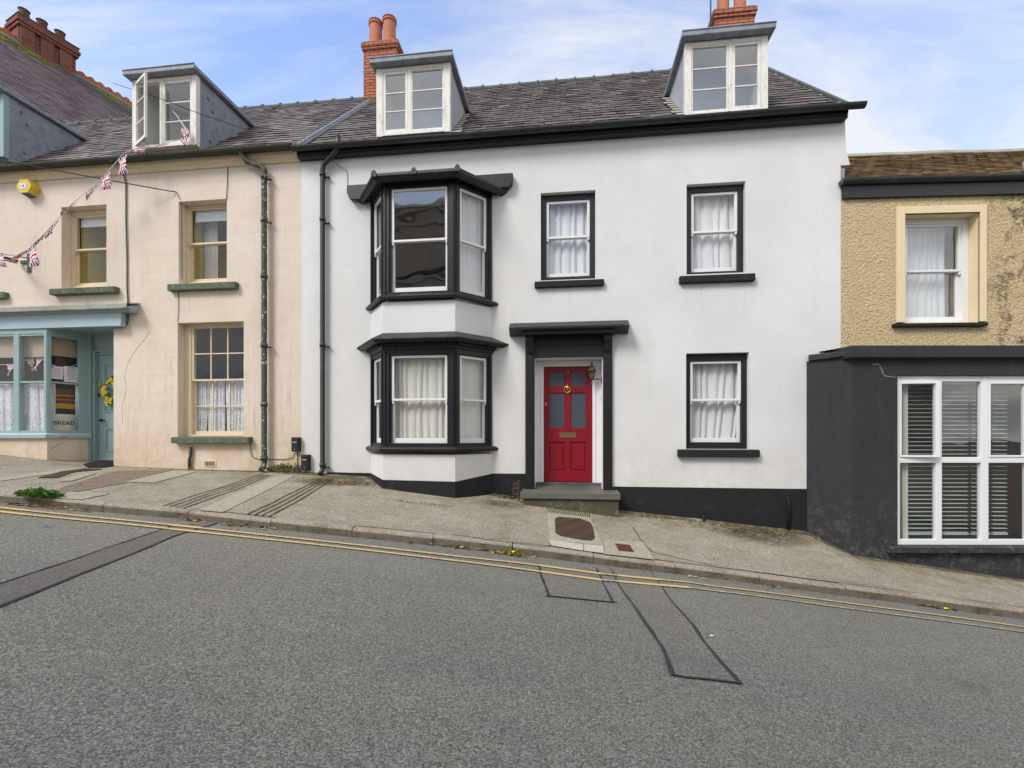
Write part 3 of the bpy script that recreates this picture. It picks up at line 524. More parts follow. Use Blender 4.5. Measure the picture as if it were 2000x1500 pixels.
lo = [(-120, 987), (0, 1001), (55, 1007), (300, 1031), (600, 1063), (900, 1098), (1055, 1118), (1172, 1134), (1345, 1149), (1400, 1156), (1600, 1182), (2000, 1236), (2150, 1257)]
def sub(line, a, b):
    def yat(x): return interp(x, line)
    return gl([(a, yat(a))]+[p for p in line if a < p[0] < b]+[(b, yat(b))])
for ln, w in ((up, .060), (lo, .060)):
    for a, b, m in ((-120, 50, 'yline2'), (50, 335, 'yline'), (335, 392, 'yline2'), (392, 1056, 'yline'), (1056, 1174, 'yline2'), (1174, 1208, 'yline3'), (1208, 1290 if ln is up else 1345, 'yline2')):
        strip('road_marking', sub(ln, a, b), w*(1.1 if m == 'yline2' else .9), zroad, .012, M[m], wob=.15, seed=a)
    strip('road_marking', sub(ln, 1290 if ln is up else 1345, 2150), .04 if ln is up else .036, zroad, .012, M['yline'] if ln is up else M['yline3'], wob=.25, seed=3)
# pavement patches
P = zpave
quad('pavement_patch', [(0, 933), (150, 915), (185, 917), (0, 940)], P, .007, M['pave_pale'], 10, .02)
quad('pavement_patch', [(60, 975), (240, 945), (340, 917), (230, 920)], P, .006, M['pave_dark'], 16, .03)
quad('pavement_patch', [(108, 974), (160, 977), (215, 964), (135, 962)], P, .009, M['pave_pale'], 10, .02)
quad('pavement_patch', [(245, 942), (300, 944), (382, 922), (335, 920)], P, .009, M['pave_pale'], 10, .01)
quad('pavement_patch', [(112, 941), (142, 940), (190, 925), (160, 925)], P, .010, M['pave_pale'], 8, .01)
quad('pavement_patch', [(388, 997), (436, 1001), (575, 929), (540, 929)], P, .006, M['pave_pale'], 18, .01)
quad('pavement_slab', [(1073, 1056), (1178, 1066), (1152, 1010), (1068, 1000)], P, .006, M['pave_pale'], 12)
quad('pavement_slab', [(1078, 1067), (1139, 1077), (1139, 1064), (1071, 1056)], P, .010, M['pave_lime'], 8)
quad('pavement_slab', [(1141, 1077), (1180, 1082), (1178, 1067), (1141, 1064)], P, .010, M['pave_lime'], 8)
quad('pavement_slab', [(1181, 1083), (1278, 1094), (1256, 1060), (1180, 1056)], P, .008, M['pave_pale'], 10, .01)
rb = MB()
for i in range(19):                        # ribbed slab below the door step
    a0, a1 = i/19, (i+.55)/19
    q = [G(1071+(1156-1071)*a, 1002+(1012-1002)*a, P) for a in (a0, a1)]; q2 = [G(1063+(1156-1063)*a*.98, 988+(1002-988)*a, P) for a in (a0, a1)]
    rb.face([(*q[0], P(*q[0])+.011), (*q[1], P(*q[1])+.011), (*q2[1], P(*q2[1])+.011), (*q2[0], P(*q2[0])+.011)])
quad('pavement_slab', [(1070, 1005), (1158, 1015), (1156, 999), (1060, 986)], P, .007, M['pave_pale'], 10)
obj('pavement_slab_ribs', rb, M['groove'], kind='structure', fix=False)
for k in range(4):                         # twin runs of drainage channels cut across the pavement
    a = [(318+k*13, 989+k*1.6), (400+k*11, 962+k*1.5), (510+k*6.5, 926+k*.8)]
    strip('drainage_channel', [G(*p, P) for p in a], .020, P, .009, M['groove'], wob=.5, seed=20+k)
    a = [(482+k*14, 1006+k*1.5), (560+k*11, 968+k*1.6), (624+k*7, 936+k*.8)]
    strip('drainage_channel', [G(*p, P) for p in a], .020, P, .009, M['groove'], wob=.6, seed=30+k)
strip('pavement_joint', [G(*p, P) for p in ((1235, 1030), (1258, 1063), (1275, 1079), (1330, 1092), (1400, 1106))], .012, P, .008, M['groove'], wob=1, seed=40)
strip('pavement_joint', [G(*p, P) for p in ((1078, 1066), (1062, 1069), (1000, 1061), (880, 1045))], .016, P, .008, M['groove'], wob=1.2, seed=41)
# covers set in the pavement
def cover(name, pxs, lift, mat, tag, thick=.006, rings=6):
    C_ = [Vector((*G(*p, P), 0)) for p in pxs]; c = sum(C_, Vector())/len(C_); mb = MB(); prev = [(c.x, c.y, P(c.x, c.y)+lift)]*len(C_)
    for k in range(1, rings+1):
        cur = [((c+(q-c)*k/rings).x, (c+(q-c)*k/rings).y, P((c+(q-c)*k/rings).x, (c+(q-c)*k/rings).y)+lift) for q in C_]
        for i in range(len(C_)):
            j = (i+1) % len(C_); mb.face([prev[i], cur[i], cur[j], prev[j]] if k > 1 else [prev[i], cur[i], cur[j]])
        prev = cur
    for i in range(len(C_)):
        j = (i+1) % len(C_); a, b = prev[i], prev[j]; mb.face([a, (a[0], a[1], a[2]-.03), (b[0], b[1], b[2]-.03), b])
    return obj(name, mb, mat, tag=tag, fix=False)
cover('manhole_cover', [(1084, 1014), (1092, 1011), (1132, 1014), (1152, 1021), (1158, 1030), (1162, 1052), (1156, 1057), (1140, 1056), (1095, 1048), (1085, 1042)], .014, M['manhole'], ('rusty chequered iron manhole cover with rounded corners below the red door step', 'manhole cover'))
cover('inspection_cover', [(1201, 1063), (1230, 1066), (1239, 1080), (1209, 1077)], .013, M['rust'], ('small plain rusty square plate set in pale concrete near the kerb', 'drain cover'))
cover('manhole_cover', [(75, 934), (112, 934), (150, 922), (200, 917), (165, 916), (120, 922)], .014, M['manhole'], ('worn reddish brown manhole cover in front of the shop doorway', 'manhole cover'))
# ---------------------------------------------------------------- building helpers
def wall(name, F, u0, u1, w0, w1, holes, mat, parent, thick=.30, v=0, wtop=None):
    us = sorted({u0, u1, *[h[0] for h in holes], *[h[1] for h in holes]}); ws = sorted({w0, w1, *[h[2] for h in holes], *[h[3] for h in holes]})
    us = [x for x in us if u0 <= x <= u1]; ws = [x for x in ws if w0 <= x <= w1]; mb = MB(F)
    def inh(a, b): return any(h[0]-1e-6 <= a <= h[1]+1e-6 and h[2]-1e-6 <= b <= h[3]+1e-6 for h in holes)
    for a, b in zip(us, us[1:]):
        for c, d in zip(ws, ws[1:]):
            if inh((a+b)/2, (c+d)/2): continue
            mb.face([(a, v, c), (b, v, c), (b, v, d), (a, v, d)]); mb.face([(a, v+thick, c), (a, v+thick, d), (b, v+thick, d), (b, v+thick, c)])
    for h in holes:
        a, b, c, d = h[:4]
        mb.face([(a, v, c), (a, v, d), (a, v+thick, d), (a, v+thick, c)]); mb.face([(b, v, c), (b, v+thick, c), (b, v+thick, d), (b, v, d)])
        mb.face([(a, v, d), (b, v, d), (b, v+thick, d), (a, v+thick, d)]); mb.face([(a, v, c), (a, v+thick, c), (b, v+thick, c), (b, v, c)])
    for x in (u0, u1): mb.face([(x, v, w0), (x, v+thick, w0), (x, v+thick, w1), (x, v, w1)])
    return obj(name, mb, mat, parent, fix=False)
def room(F, parent, u0, u1, w0, w1, v0, depth, mat, pad=.3):
    mb = MB(F); a, b, c, d = u0-pad, u1+pad, w0-pad, w1+pad; e = v0+depth
    mb.face([(a, e, c), (b, e, c), (b, e, d), (a, e, d)]); mb.face([(a, v0, c), (a, e, c), (a, e, d), (a, v0, d)]); mb.face([(b, v0, c), (b, v0, d), (b, e, d), (b, e, c)])
    mb.face([(a, v0, c), (b, v0, c), (b, e, c), (a, e, c)]); mb.face([(a, v0, d), (a, e, d), (b, e, d), (b, v0, d)])
    return obj('room_lining', mb, mat, parent, fix=False)
def inner(F, px0, px1, pyt, pyb, v):       # rect at depth v from photo rows/cols
    pm = (px0+px1)/2; return (F.u(px0, v), F.u(px1, v), F.w(pm, pyb, v), F.w(pm, pyt, v))
def sash_window(F, house, outer, sash, mid, v, fm, sm, gm='glass', stile=.045, bot=.075, top=.04, bars=None, horns=True, rm='roompale', depth=1.6, vroom=.3, label=None, frame_depth=.13, pad=.3):
    mb = MB(F); mb.ring(outer, sash, v, v+frame_depth)
    # small bead inside the frame edge
    wnd = obj('window', mb, M[fm], house, bevel=.004)
    if label: wnd['label'] = label
    a, b, c, d = sash; st = stile; up = MB(F); v1 = v+.018
    up.box(a, a+st, v1, v1+.042, mid-.018, d); up.box(b-st, b, v1, v1+.042, mid-.018, d); up.box(a+st, b-st, v1, v1+.042, d-top, d); up.box(a+st, b-st, v1, v1+.042, mid-.018, mid+.018)
    if horns:
        for x0, x1 in ((a+.002, a+st-.004), (b-st+.004, b-.002)): up.plate([(x0, mid-.018), (x1, mid-.018), (x1 if x0 < (a+b)/2 else x1, mid-.035), (x0+(.6*st if x0 > (a+b)/2 else .1*st), mid-.07), (x0 if x0 < (a+b)/2 else x0+.5*st, mid-.07)] if 0 else [(x0, mid-.018), (x0+.006, mid-.065), (x1-.006, mid-.065), (x1, mid-.018)], v1+.004, v1+.038)
    lo_ = MB(F); v2 = v1+.046
    lo_.box(a, a+st, v2, v2+.042, c, mid+.018); lo_.box(b-st, b, v2, v2+.042, c, mid+.018); lo_.box(a+st, b-st, v2, v2+.042, c, c+bot); lo_.box(a+st, b-st, v2, v2+.042, mid-.018, mid+.018)
    if bars:
        cols, ru, rl = bars
        for mbx, w0, w1, vv in ((up, mid+.018, d-top, v1), (lo_, c+bot, mid-.018, v2)):
            for k in range(1, cols): x = a+st+(b-a-2*st)*k/cols; mbx.box(x-.011, x+.011, vv+.008, vv+.034, w0, w1)
            n = ru if mbx is up else rl
            for k in range(1, n): z = w0+(w1-w0)*k/n; mbx.box(a+st, b-st, vv+.0095, vv+.0325, z-.011, z+.011)
    obj('sash', up, M[sm], wnd, bevel=.004); obj('sash', lo_, M[sm], wnd, bevel=.004)
    for (w0, w1, vv) in ((mid, d-top+.01, v1+.02), (c+bot-.01, mid, v2+.02)):
        p = MB(F); p.face([(a+st-.01, vv, w0), (b-st+.01, vv, w0), (b-st+.01, vv, w1), (a+st-.01, vv, w1)]); obj('pane', p, M[gm], wnd, fix=False)
    if rm: room(F, wnd, a, b, c, d, vroom, depth, M[rm], pad)
    return wnd
def curtain(F, u0, u1, w0, w1, v, mat, tag, folds=9, amp=.022, seed=0, gather=0, gap=None, nx=90, nz=14):
    mb = MB(F); g = []
    for j in range(nz+1):
        tz = j/nz; w = w0+(w1-w0)*tz; row = []
        for i in range(nx+1):
            t = i/nx; tt = t
            if gather: tt = t+gather*(1-tz)*math.sin(math.pi*t)*(.5-t)*-1
            u = u0+(u1-u0)*tt
            if gap: u = u0+(u-u0)*(1-gap*(1-tz)**2.2)
            ph = t*folds*2*math.pi+1.7*noise.noise(Vector((t*5, tz*.5, seed)))*3
            a = amp*(.55+.45*noise.noise(Vector((t*7, tz*1.2, seed+3))))*(1 if tz < .93 else .6)
            row.append((u+a*.5*math.cos(ph), v+a*math.sin(ph)+.01*noise.noise(Vector((t*3, tz*2, seed+8))), w))
        g.append(row)
    for j in range(nz):
        for i in range(nx): mb.face([g[j][i], g[j][i+1], g[j+1][i+1], g[j+1][i]])
    return obj('curtain' if 'net' not in tag[0] and 'lace' not in tag[0] else ('net_curtain' if 'net' in tag[0] else 'lace_curtain'), mb, mat, tag=tag, fix=False, smooth=True)
def slates(F, parent, u0, u1, e0, ridge, mat, holes=(), row=.2, wid=.26, name='roof', edge0=None, edge1=None, seed=1, light=None, under='roomdark', umat=None):
    """e0=(v,w) eave, ridge=(v,w); individually laid slates over an underlay; holes in (u0,u1,s0,s1)"""
    rnd = random.Random(seed); dv, dw = ridge[0]-e0[0], ridge[1]-e0[1]; Ls = math.hypot(dv, dw); sv, sw = dv/Ls, dw/Ls; nv, nw = -sw, sv
    def Q(u, s, h): return (u, e0[0]+sv*s+nv*h, e0[1]+sw*s+nw*h)
    mb = MB(F); ua = MB(F); us = sorted({u0, u1, *[x for h in holes for x in h[:2] if u0 < x < u1]}); ss = sorted({0, Ls, *[x for h in holes for x in h[2:4] if 0 < x < Ls]})
    for a, b in zip(us, us[1:]):
        for c, d in zip(ss, ss[1:]):
            m, n = (a+b)/2, (c+d)/2
            if any(h[0] < m < h[1] and h[2] < n < h[3] for h in holes): continue
            ua.face([Q(a, c, -.01), Q(b, c, -.01), Q(b, d, -.01), Q(a, d, -.01)])
    nr = int(Ls/row); row = Ls/nr
    for r in range(nr):
        s0 = r*row; off = (wid/2 if r % 2 else 0); k = int((u1-u0)/wid)+2; bow = [noise.noise(Vector((r*.15, seed, 0)))*.0 for _ in range(1)]
        for i in range(-1, k):
            a = u0+i*wid+off+rnd.uniform(-.006, .006); b = a+wid-.007
            a, b = max(a, u0), min(b, u1)
            if b-a < .03: continue
            m, n = (a+b)/2, s0+row*.5
            if any(h[0] < m < h[1] and h[2] < n < h[3] for h in holes): continue
            sag = .014*noise.noise(Vector((m*.7, s0*.7, seed)))
            h0, h1 = .020+rnd.uniform(-.003, .006)+sag, .006+sag; js = rnd.uniform(-.008, .008); t1 = rnd.uniform(-.004, .004)
            li = 0
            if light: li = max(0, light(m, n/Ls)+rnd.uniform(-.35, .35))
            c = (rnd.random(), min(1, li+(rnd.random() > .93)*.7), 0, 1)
            mb.face([Q(a, s0+js, h0+t1), Q(b, s0+js, h0-t1), Q(b, s0+row+.03, h1), Q(a, s0+row+.03, h1)], 0, c)
            mb.face([Q(a, s0+js, h0-.012), Q(b, s0+js, h0-.012), Q(b, s0+js, h0-t1), Q(a, s0+js, h0+t1)], 0, (c[0]*.6, 0, 0, 1))
    rf = obj(name, mb, mat, parent, fix=False); obj('roof_boarding', ua, M['roomdark'], parent if parent.type == 'EMPTY' else rf, fix=False)
    return rf
def gutter(F, parent, u0, u1, v, w, r, mat, joints=(), boxy=True):
    mb = MB(F); n = 10; secs = []
    prof = [(v-r*math.cos(math.pi*k/n), w-r*math.sin(math.pi*k/n)*1.05) for k in range(n+1)]
    inn = [(v-(r-.006)*math.cos(math.pi*k/n), w-(r-.006)*math.sin(math.pi*k/n)*1.05) for k in range(n+1)]
    loop = prof+inn[::-1]
    m = 24
    for i in range(m):
        a, b = u0+(u1-u0)*i/m, u0+(u1-u0)*(i+1)/m
        ga, gb_ = (.010*noise.noise(Vector((a*.6, v, w))), .010*noise.noise(Vector((b*.6, v, w))))
        for k in range(len(loop)):
            p, q = loop[k], loop[(k+1) % len(loop)]; mb.face([(a, p[0], p[1]+ga), (a, q[0], q[1]+ga), (b, q[0], q[1]+gb_), (b, p[0], p[1]+gb_)])
    for x in (u0, u1): mb.face([(x, p[0], p[1]) for p in prof])
    for j in joints:
        for k in range(n):
            p, q = prof[k], prof[k+1]; s = 1.07
            P_ = lambda z: (v+(z[0]-v)*s, w+(z[1]-w)*s+.002)
            mb.face([(j-.018, *P_(p)), (j-.018, *P_(q)), (j+.018, *P_(q)), (j+.018, *P_(p))])
            for x in (j-.018, j+.018): mb.face([(x, *P_(p)), (x, *P_(q)), (x, q[0], q[1]), (x, p[0], p[1])])
    return obj('gutter', mb, mat, parent, fix=False, smooth=False)
def dormer(F, house, u0, u1, w0, w1, v, back, post, facemat, cheekmat, glass, splits, open_left=False, topmat='lead', rm='roompale', left_gap=0):
    """front face frame, two casements, sloping cheeks, flat lead roof"""
    th = .05
    fb = MB(F); fb.box(u0-.01, u0+post, v, v+.10, w0, w1-.01); fb.box(u1-post, u1+.01, v, v+.10, w0, w1-.01); fb.box(u0+post, u1-post, v+.004, v+.10, w1-.075, w1-.012); fb.box(u0+post, u1-post, v-.015, v+.10, w0, w0+.05)
    a, b = u0+post, u1-post; m = a+(b-a)*splits; fb.box(m-.028, m+.028, v+.008, v+.09, w0+.05, w1-.075)
    dm = obj('dormer', fb, M[facemat], house, bevel=.004)
    for x0, x1 in ((u0, u0+th), (u1-th, u1)):
        mb = MB(F); mb.prism([(x0, v+.10), (x1, v+.10), (x1, back), (x0, back)], w0-.05, w1-.01); obj('dormer_cheek', mb, M[cheekmat], dm)
    rb_ = MB(F); o = .085
    rb_.hexa([(u0-o, v-.13, w1+.0), (u1+o, v-.13, w1+.0), (u1+o, back+.12, w1+.02), (u0-o, back+.12, w1+.02), (u0-o, v-.13, w1+.085), (u1+o, v-.13, w1+.085), (u1+o, back+.12, w1+.105), (u0-o, back+.12, w1+.105)])
    obj('dormer_roof', rb_, M[topmat], dm, bevel=.012)
    # lead roll along the front edge and nail dots
    rl = MB(F); rl.tube([(u0-o, v-.13, w1+.088), (u1+o, v-.13, w1+.088)], .014, 6); obj('lead_roll', rl, M[topmat], dm, smooth=True)
    rects = ((a, m-.028), (m+.028, b)); stl = (.05 if True else .03)
    for i, (x0, x1) in enumerate(rects):
        z0, z1 = w0+.05, w1-.075
        if i == 0 and open_left: continue
        s = MB(F); wd = .052 if (i == 1) == (splits > .5 or open_left) else .026
        s.ring((x0+.003, x1-.003, z0+.003, z1-.003), (x0+wd, x1-wd, z0+wd+.02, z1-wd), v+.012, v+.05)
        for k in (1, 2): zz_ = z0+wd+.02+(z1-wd-z0-wd-.02)*k/3; s.box(x0+wd, x1-wd, v+.02, v+.042, zz_-.010, zz_+.010)
        obj('casement', s, M[facemat], dm, bevel=.003)
        p = MB(F); p.face([(x0+wd-.01, v+.032, z0+wd), (x1-wd+.01, v+.032, z0+wd), (x1-wd+.01, v+.032, z1-wd+.01), (x0+wd-.01, v+.032, z1-wd+.01)]); obj('pane', p, M[glass], dm, fix=False)
    if open_left:
        x0, x1 = rects[0]; z0, z1 = w0+.05, w1-.075; L_ = x1-x0
        ang = R(-27); hF = Frame(F.P(x0, v, 0)[:2], math.atan2(F.t[1], F.t[0])+ang); s = MB(hF)
        s.ring((0, L_, z0, z1), (.05, L_-.05, z0+.06, z1-.05), -.02, .02)
        for k in (1, 2): zz_ = z0+(z1-z0)*k/3; s.box(.05, L_-.05, -.01, .01, zz_-.01, zz_+.01)
        obj('casement', s, M[facemat], dm, bevel=.003)
        p = MB(hF); p.face([(.04, 0, z0+.05), (L_-.04, 0, z0+.05), (L_-.04, 0, z1-.04), (.04, 0, z1-.04)]); obj('pane', p, M[glass], dm, fix=False)
        st = MB(hF); st.tube([(L_*.6, .02, z0+.03), (L_*.15, .28, z0+.02)], .006, 5); obj('window_stay', st, M['iron'], dm)
    room(F, dm, u0+.06, u1-.06, w0+.02, w1-.02, v+.1, max(.5, back-.75), M[rm], pad=0)
    return dm
# ---------------------------------------------------------------- the white house
EW = 5.2+ZC; RV, RW = 3.5, 8.76+ZC; EV = -.10
UL, UR = F0.u(588), F0.u(1642)
wh = thing('terraced_house', 'white rendered terraced house with black trim, stacked bay windows and a red front door', 'house', F0.P((UL+UR)/2, 0, .2))
holes = {}
def H(px0, px1, pyt, pyb, F=F0):
    pm = (px0+px1)/2; return (F.u(px0), F.u(px1), F.w(pm, pyb), F.w(pm, pyt))
hM, hR1, hR0 = H(1056, 1163, 374, 546), H(1341, 1456, 357, 534), H(1340, 1463, 689, 877)
du0, du1 = F0.u(1042), F0.u(1179); dtop = F0.w(1110, 697); dbot = F0.w(1110, 955)-.02
hD = (du0, du1, dbot, dtop)
bayU = (F0.u(738), F0.u(945)); hB1 = (*bayU, F0.w(840, 560), F0.w(840, 385)); hB0 = (*bayU, F0.w(840, 868), F0.w(840, 705))
wall('wall', F0, UL, UR, ZC-2.1, EW-.02, [hM, hR1, hR0, hD, hB1, hB0], M['white'], wh)
# gable, back and flare of render at the right-hand corner
mb = MB(F0); g = .001
mb.face([(UR-g, .3, ZC-2.5), (UR-g, 7, ZC-2.5), (UR-g, 7, EW), (UR-g, RV, RW-.05), (UR-g, .0, EW+.1), (UR-g, .3, EW-.3)])
mb.face([(UL, 7, ZC-2), (UR, 7, ZC-2), (UR, 7, EW), (UL, 7, EW)]); obj('side_wall', mb, M['white'], wh, fix=False)
zf_ = F0.w(1652, 325); mb = MB(F0)
R0 = [(.135, zf_+.02), (.085, zf_+.25), (.068, zf_+.5), (.065, EW-.02)]
for (o0, z0), (o1, z1) in zip(R0, R0[1:]): mb.hexa([(UR-.01, -.004, z0), (UR+o0, -.004, z0), (UR+o0, .3, z0), (UR-.01, .3, z0), (UR-.01, -.004, z1), (UR+o1, -.004, z1), (UR+o1, .3, z1), (UR-.01, .3, z1)])
obj('render_flare', mb, M['white'], wh)
# black plinth bands
mb = MB(F0)
mb.hexa([(F0.u(640), -.012, ZC-1.4), (F0.u(726), -.012, ZC-1.4), (F0.u(726), .02, ZC-1.4), (F0.u(640), .02, ZC-1.4), (F0.u(640), -.012, F0.w(640, 922)), (F0.u(726), -.012, F0.w(726, 924)), (F0.u(726), .02, F0.w(726, 924)), (F0.u(640), .02, F0.w(640, 922))]); obj('plinth', mb, M['plinth'], wh)
mb = MB(F0)
mb.box(F0.u(955), F0.u(1027), -.012, .02, ZC-1.6, F0.w(1000, 925)); obj('plinth', mb, M['plinth'], wh); mb = MB(F0)
mb.box(F0.u(1197), F0.u(1600), -.012, .02, ZC-2.1, F0.w(1380, 952.5)); obj('plinth', mb, M['plinth'], wh)
mb = MB(F0); mb.tube([(F0.u(1537), -.02, F0.w(1537, 965)), (F0.u(1540), -.03, F0.w(1540, 985)), (F0.u(1538), -.03, F0.w(1538, 1035))], [.012, .026, .022], 8); obj('capped_pipe', mb, M['plinth'], wh, smooth=True)
mb = MB(F0); mb.tube([(F0.u(1373), -.01, F0.w(1373, 1008)), (F0.u(1373), -.05, F0.w(1373, 1014)), (F0.u(1374), -.06, F0.w(1374, 1022))], .028, 10); obj('waste_pipe', mb, M['plinth'], wh, smooth=True)
# sash windows
def wwin(h, spx, mpy, label=None, v=.09, gm='glass'):
    s = inner(F0, *spx, v); o = (h[0]+.001, h[1]-.0, h[2], h[3]-.001); mid = F0.w((spx[0]+spx[1])/2, mpy, v+.02)
    return sash_window(F0, wh, o, s, mid, v, 'black', 'whitewood', gm, rm='roompale', label=label)
wwin(hM, (1067, 1152, 391, 540), 463); wwin(hR1, (1350, 1441, 375, 530), 452); wwin(hR0, (1348, 1448, 705, 864), 781)
for a, b, t, bt, v in ((1044, 1180, 547, 559, -.07), (1328, 1476, 536, 550, -.075), (1325, 1485, 879, 893, -.085)):
    mb = MB(F0); pm = (a+b)/2; x0, x1 = F0.u(a, v), F0.u(b, v); z0, z1 = F0.w(pm, bt, v), F0.w(pm, t, v)
    mb.hexa([(x0, v, z0), (x1, v, z0), (x1, .115, z0), (x0, .115, z0), (x0, v, z1), (x1, v, z1), (x1, .115, z1+.02), (x0, .115, z1+.02)]); obj('window_sill', mb, M['plinth'], wh, bevel=.012)
G_ = 'net curtains in the white house windows'
def wc(h, seed, label, folds, **k): return curtain(F0, h[0]+.02, h[1]-.02, h[2]+.04, h[3]-.02, .25, M['net'], (label, 'curtain', G_), folds, seed=seed, **k)
wc(hM, 1, 'white net curtain with dark gap folds in the upper window above the front door', 6, amp=.035); wc(hR1, 2, 'white net curtain in the upper right window of the white house', 6, amp=.03)
wc(hR0, 3, 'white net curtain swept aside at its lower right corner in the ground floor window', 7, amp=.035, gap=.14)
# stacked bays
vb = -.55; wB = (F0.u(725), F0.u(748, vb), F0.u(889, vb), F0.u(961))
plan = [(wB[0], 0), (wB[1], vb), (wB[2], vb), (wB[3], 0)]
def bw(py, v=vb): return F0.w(820, py, v)
def facef(i):
    a, b = plan[i], plan[i+1]; A, B = F0.P(*a, 0), F0.P(*b, 0); l = math.hypot(b[0]-a[0], b[1]-a[1]); return Frame((A[0], A[1]), math.atan2(B[1]-A[1], B[0]-A[0])), l
def bay(zsill, zhead, tops, lab, z_ms, mids, glassn, cdepth):
    mb = MB(F0); post = .085
    # corner posts, head and cill members follow the plan, with windows between
    mb.sweep(plan, [(0, zhead-.10), (0, zhead), (-.12, zhead), (-.12, zhead-.10)]); wn = obj('bay_window', mb, M['black'], wh, bevel=.004); wn['label'] = lab; mb = MB(F0); mb.sweep(plan, [(0, zsill), (0, zsill+.07), (-.12, zsill+.07), (-.12, zsill)])
    obj('bay_cill', mb, M['black'], wn, bevel=.004)
    for i in range(3):
        F, l = facef(i); fr = MB(F); a, b, c, d = .004, l-.004, zsill+.07, zhead-.10
        ps = .135 if i == 1 else .10
        so_ = (a+ps, b-ps, c+.012, d-.012); 
        fr.ring((a, b, c, d), (a+ps-.03, b-ps+.03, c+.004, d-.004), -.006, .10); fr.ring((a+ps-.035, b-ps+.035, c+.0015, d-.0015), so_, .016, .11)
        for x in (a+.02, b-.045): fr.box(x, x+.025, -.022, -.006, c-.05, d+.06)     # reeded corner strips
        obj('bay_frame', fr, M['black'], wn, bevel=.004)
        mid = z_ms; st = .04; v1 = .03; s = so_
        up_ = MB(F); up_.ring((s[0], s[1], mid-.018, s[3]), (s[0]+st, s[1]-st, mid+.018, s[3]-.04), v1, v1+.035)
        for x0, x1 in ((s[0]+.003, s[0]+st-.004), (s[1]-st+.004, s[1]-.003)): up_.plate([(x0, mid-.018), (x0+.005, mid-.07), (x1-.005, mid-.07), (x1, mid-.018)], v1+.003, v1+.032)
        lo2 = MB(F); lo2.ring((s[0], s[1], s[2], mid+.018), (s[0]+st, s[1]-st, s[2]+.085, mid-.018), v1+.04, v1+.075)
        obj('sash', up_, M['whitewood'], wn, bevel=.003); obj('sash', lo2, M['whitewood'], wn, bevel=.003)
        for z0, z1, vv in ((mid, s[3]-.03, v1+.018), (s[2]+.075, mid, v1+.058)):
            p = MB(F); p.face([(s[0]+st-.008, vv, z0), (s[1]-st+.008, vv, z0), (s[1]-st+.008, vv, z1), (s[0]+st-.008, vv, z1)]); obj('pane', p, M[glassn if i == 1 else 'glass'], wn, fix=False)
    si = MB(F0); si.sweep(plan, [(.0, zsill-.055), (.075, zsill-.055), (.085, zsill-.01), (.05, zsill+.022), (-.02, zsill+.03), (-.02, zsill-.055)]); obj('bay_sill', si, M['black'], wn, bevel=.005)
    fl = MB(F0); fl.prism([(plan[0][0]+.1, .1), (plan[1][0]+.05, vb+.13), (plan[2][0]-.05, vb+.13), (plan[3][0]-.1, .1)], zsill-.04, zsill-.02); obj('bay_floor', fl, M['roompale'], wn); fl = MB(F0); fl.prism([(plan[0][0]+.1, .1), (plan[1][0]+.05, vb+.13), (plan[2][0]-.05, vb+.13), (plan[3][0]-.1, .1)], zhead-.03, zhead-.01)
    obj('bay_ceiling', fl, M['roompale'], wn)
    return wn
ap = MB(F0)
ap.sweep(plan, [(0, bw(940)), (0, bw(888)), (-.12, bw(888)), (-.12, bw(940))]); obj('bay_apron', ap, M['white'], wh); ap = MB(F0); ap.sweep(plan, [(.0, bw(662)), (.0, bw(588)), (-.12, bw(588)), (-.12, bw(662))]); obj('bay_apron', ap, M['white'], wh)
pl = MB(F0)
pb = len(pl.v); vt = [bw(938), bw(938), bw(940), F0.w(960, 924)]
out_ = [(p[0]+d[0], p[1]+d[1]) for p, d in zip(plan, ((-.02, 0), (-.006, -.014), (.006, -.014), (.02, 0)))]
zt = [F0.w(724, 924), bw(938), bw(940), F0.w(960, 925)]
for i in range(3):
    (a, b), (c, d) = out_[i], out_[i+1]; pl.face([(a, b, ZC-1.6), (c, d, ZC-1.6), (c, d, zt[i+1]), (a, b, zt[i])]); pl.face([(a, b, zt[i]), (c, d, zt[i+1]), (plan[i+1][0], plan[i+1][1]+.05, zt[i+1]), (plan[i][0]+.02, plan[i][1]+.05, zt[i])])
obj('bay_plinth', pl, M['plinth'], wh, fix=False)
z0s, z0h, z1s, z1h = bw(878, vb-.08)+.02, bw(680), bw(575, vb-.08), bw(352)
b0 = bay(z0s, z0h, None, 'ground floor bay window with cream net curtains', bw(780), None, 'glass', 0)
b1 = bay(z1s, z1h, None, 'upper bay window reflecting the roofs opposite', bw(467), None, 'glassr', 0)
# lower cornice with dentils and lead roof
def dent(parent, zb, zt_, d0, d1, step=.045):
    mb = MB(F0); mbs = []
    for i in range(3):
        F, l = facef(i); n = int((l+.06)/step)
        m2 = MB(F)
        for k in range(n): x = -.03+step*k+(l+.06-step*n)/2; m2.box(x+.010, x+step-.016, -d1, -d0, zb, zt_)
        b = len(mb.v); mb.v += m2.v; mb.f += [tuple(b+j for j in f) for f in m2.f]; mb.m += m2.m
    return obj('dentils', mb, M['black'], parent)
c0 = MB(F0); zt0 = bw(660, -.74)
c0.sweep(plan, [(-.05, z0h-.02), (.02, z0h-.02), (.03, z0h+.03), (.06, z0h+.034), (.06, z0h+.080), (.10, z0h+.088), (.115, zt0-.055), (.165, zt0-.05), (.17, zt0-.03), (.195, zt0-.025), (.20, zt0), (-.05, zt0)]); obj('bay_cornice', c0, M['black'], b0, bevel=.003)
dent(b0, z0h+.036, z0h+.078, .058, .095, .06)
r0 = MB(F0); r0.sweep(plan, [(.205, zt0-.012), (.215, zt0-.008), (.215, zt0+.012), (.0, bw(651, vb)+.02), (-.05, bw(651, vb)), (-.05, zt0)]); obj('bay_roof', r0, M['leadblack'], b0, bevel=.004)
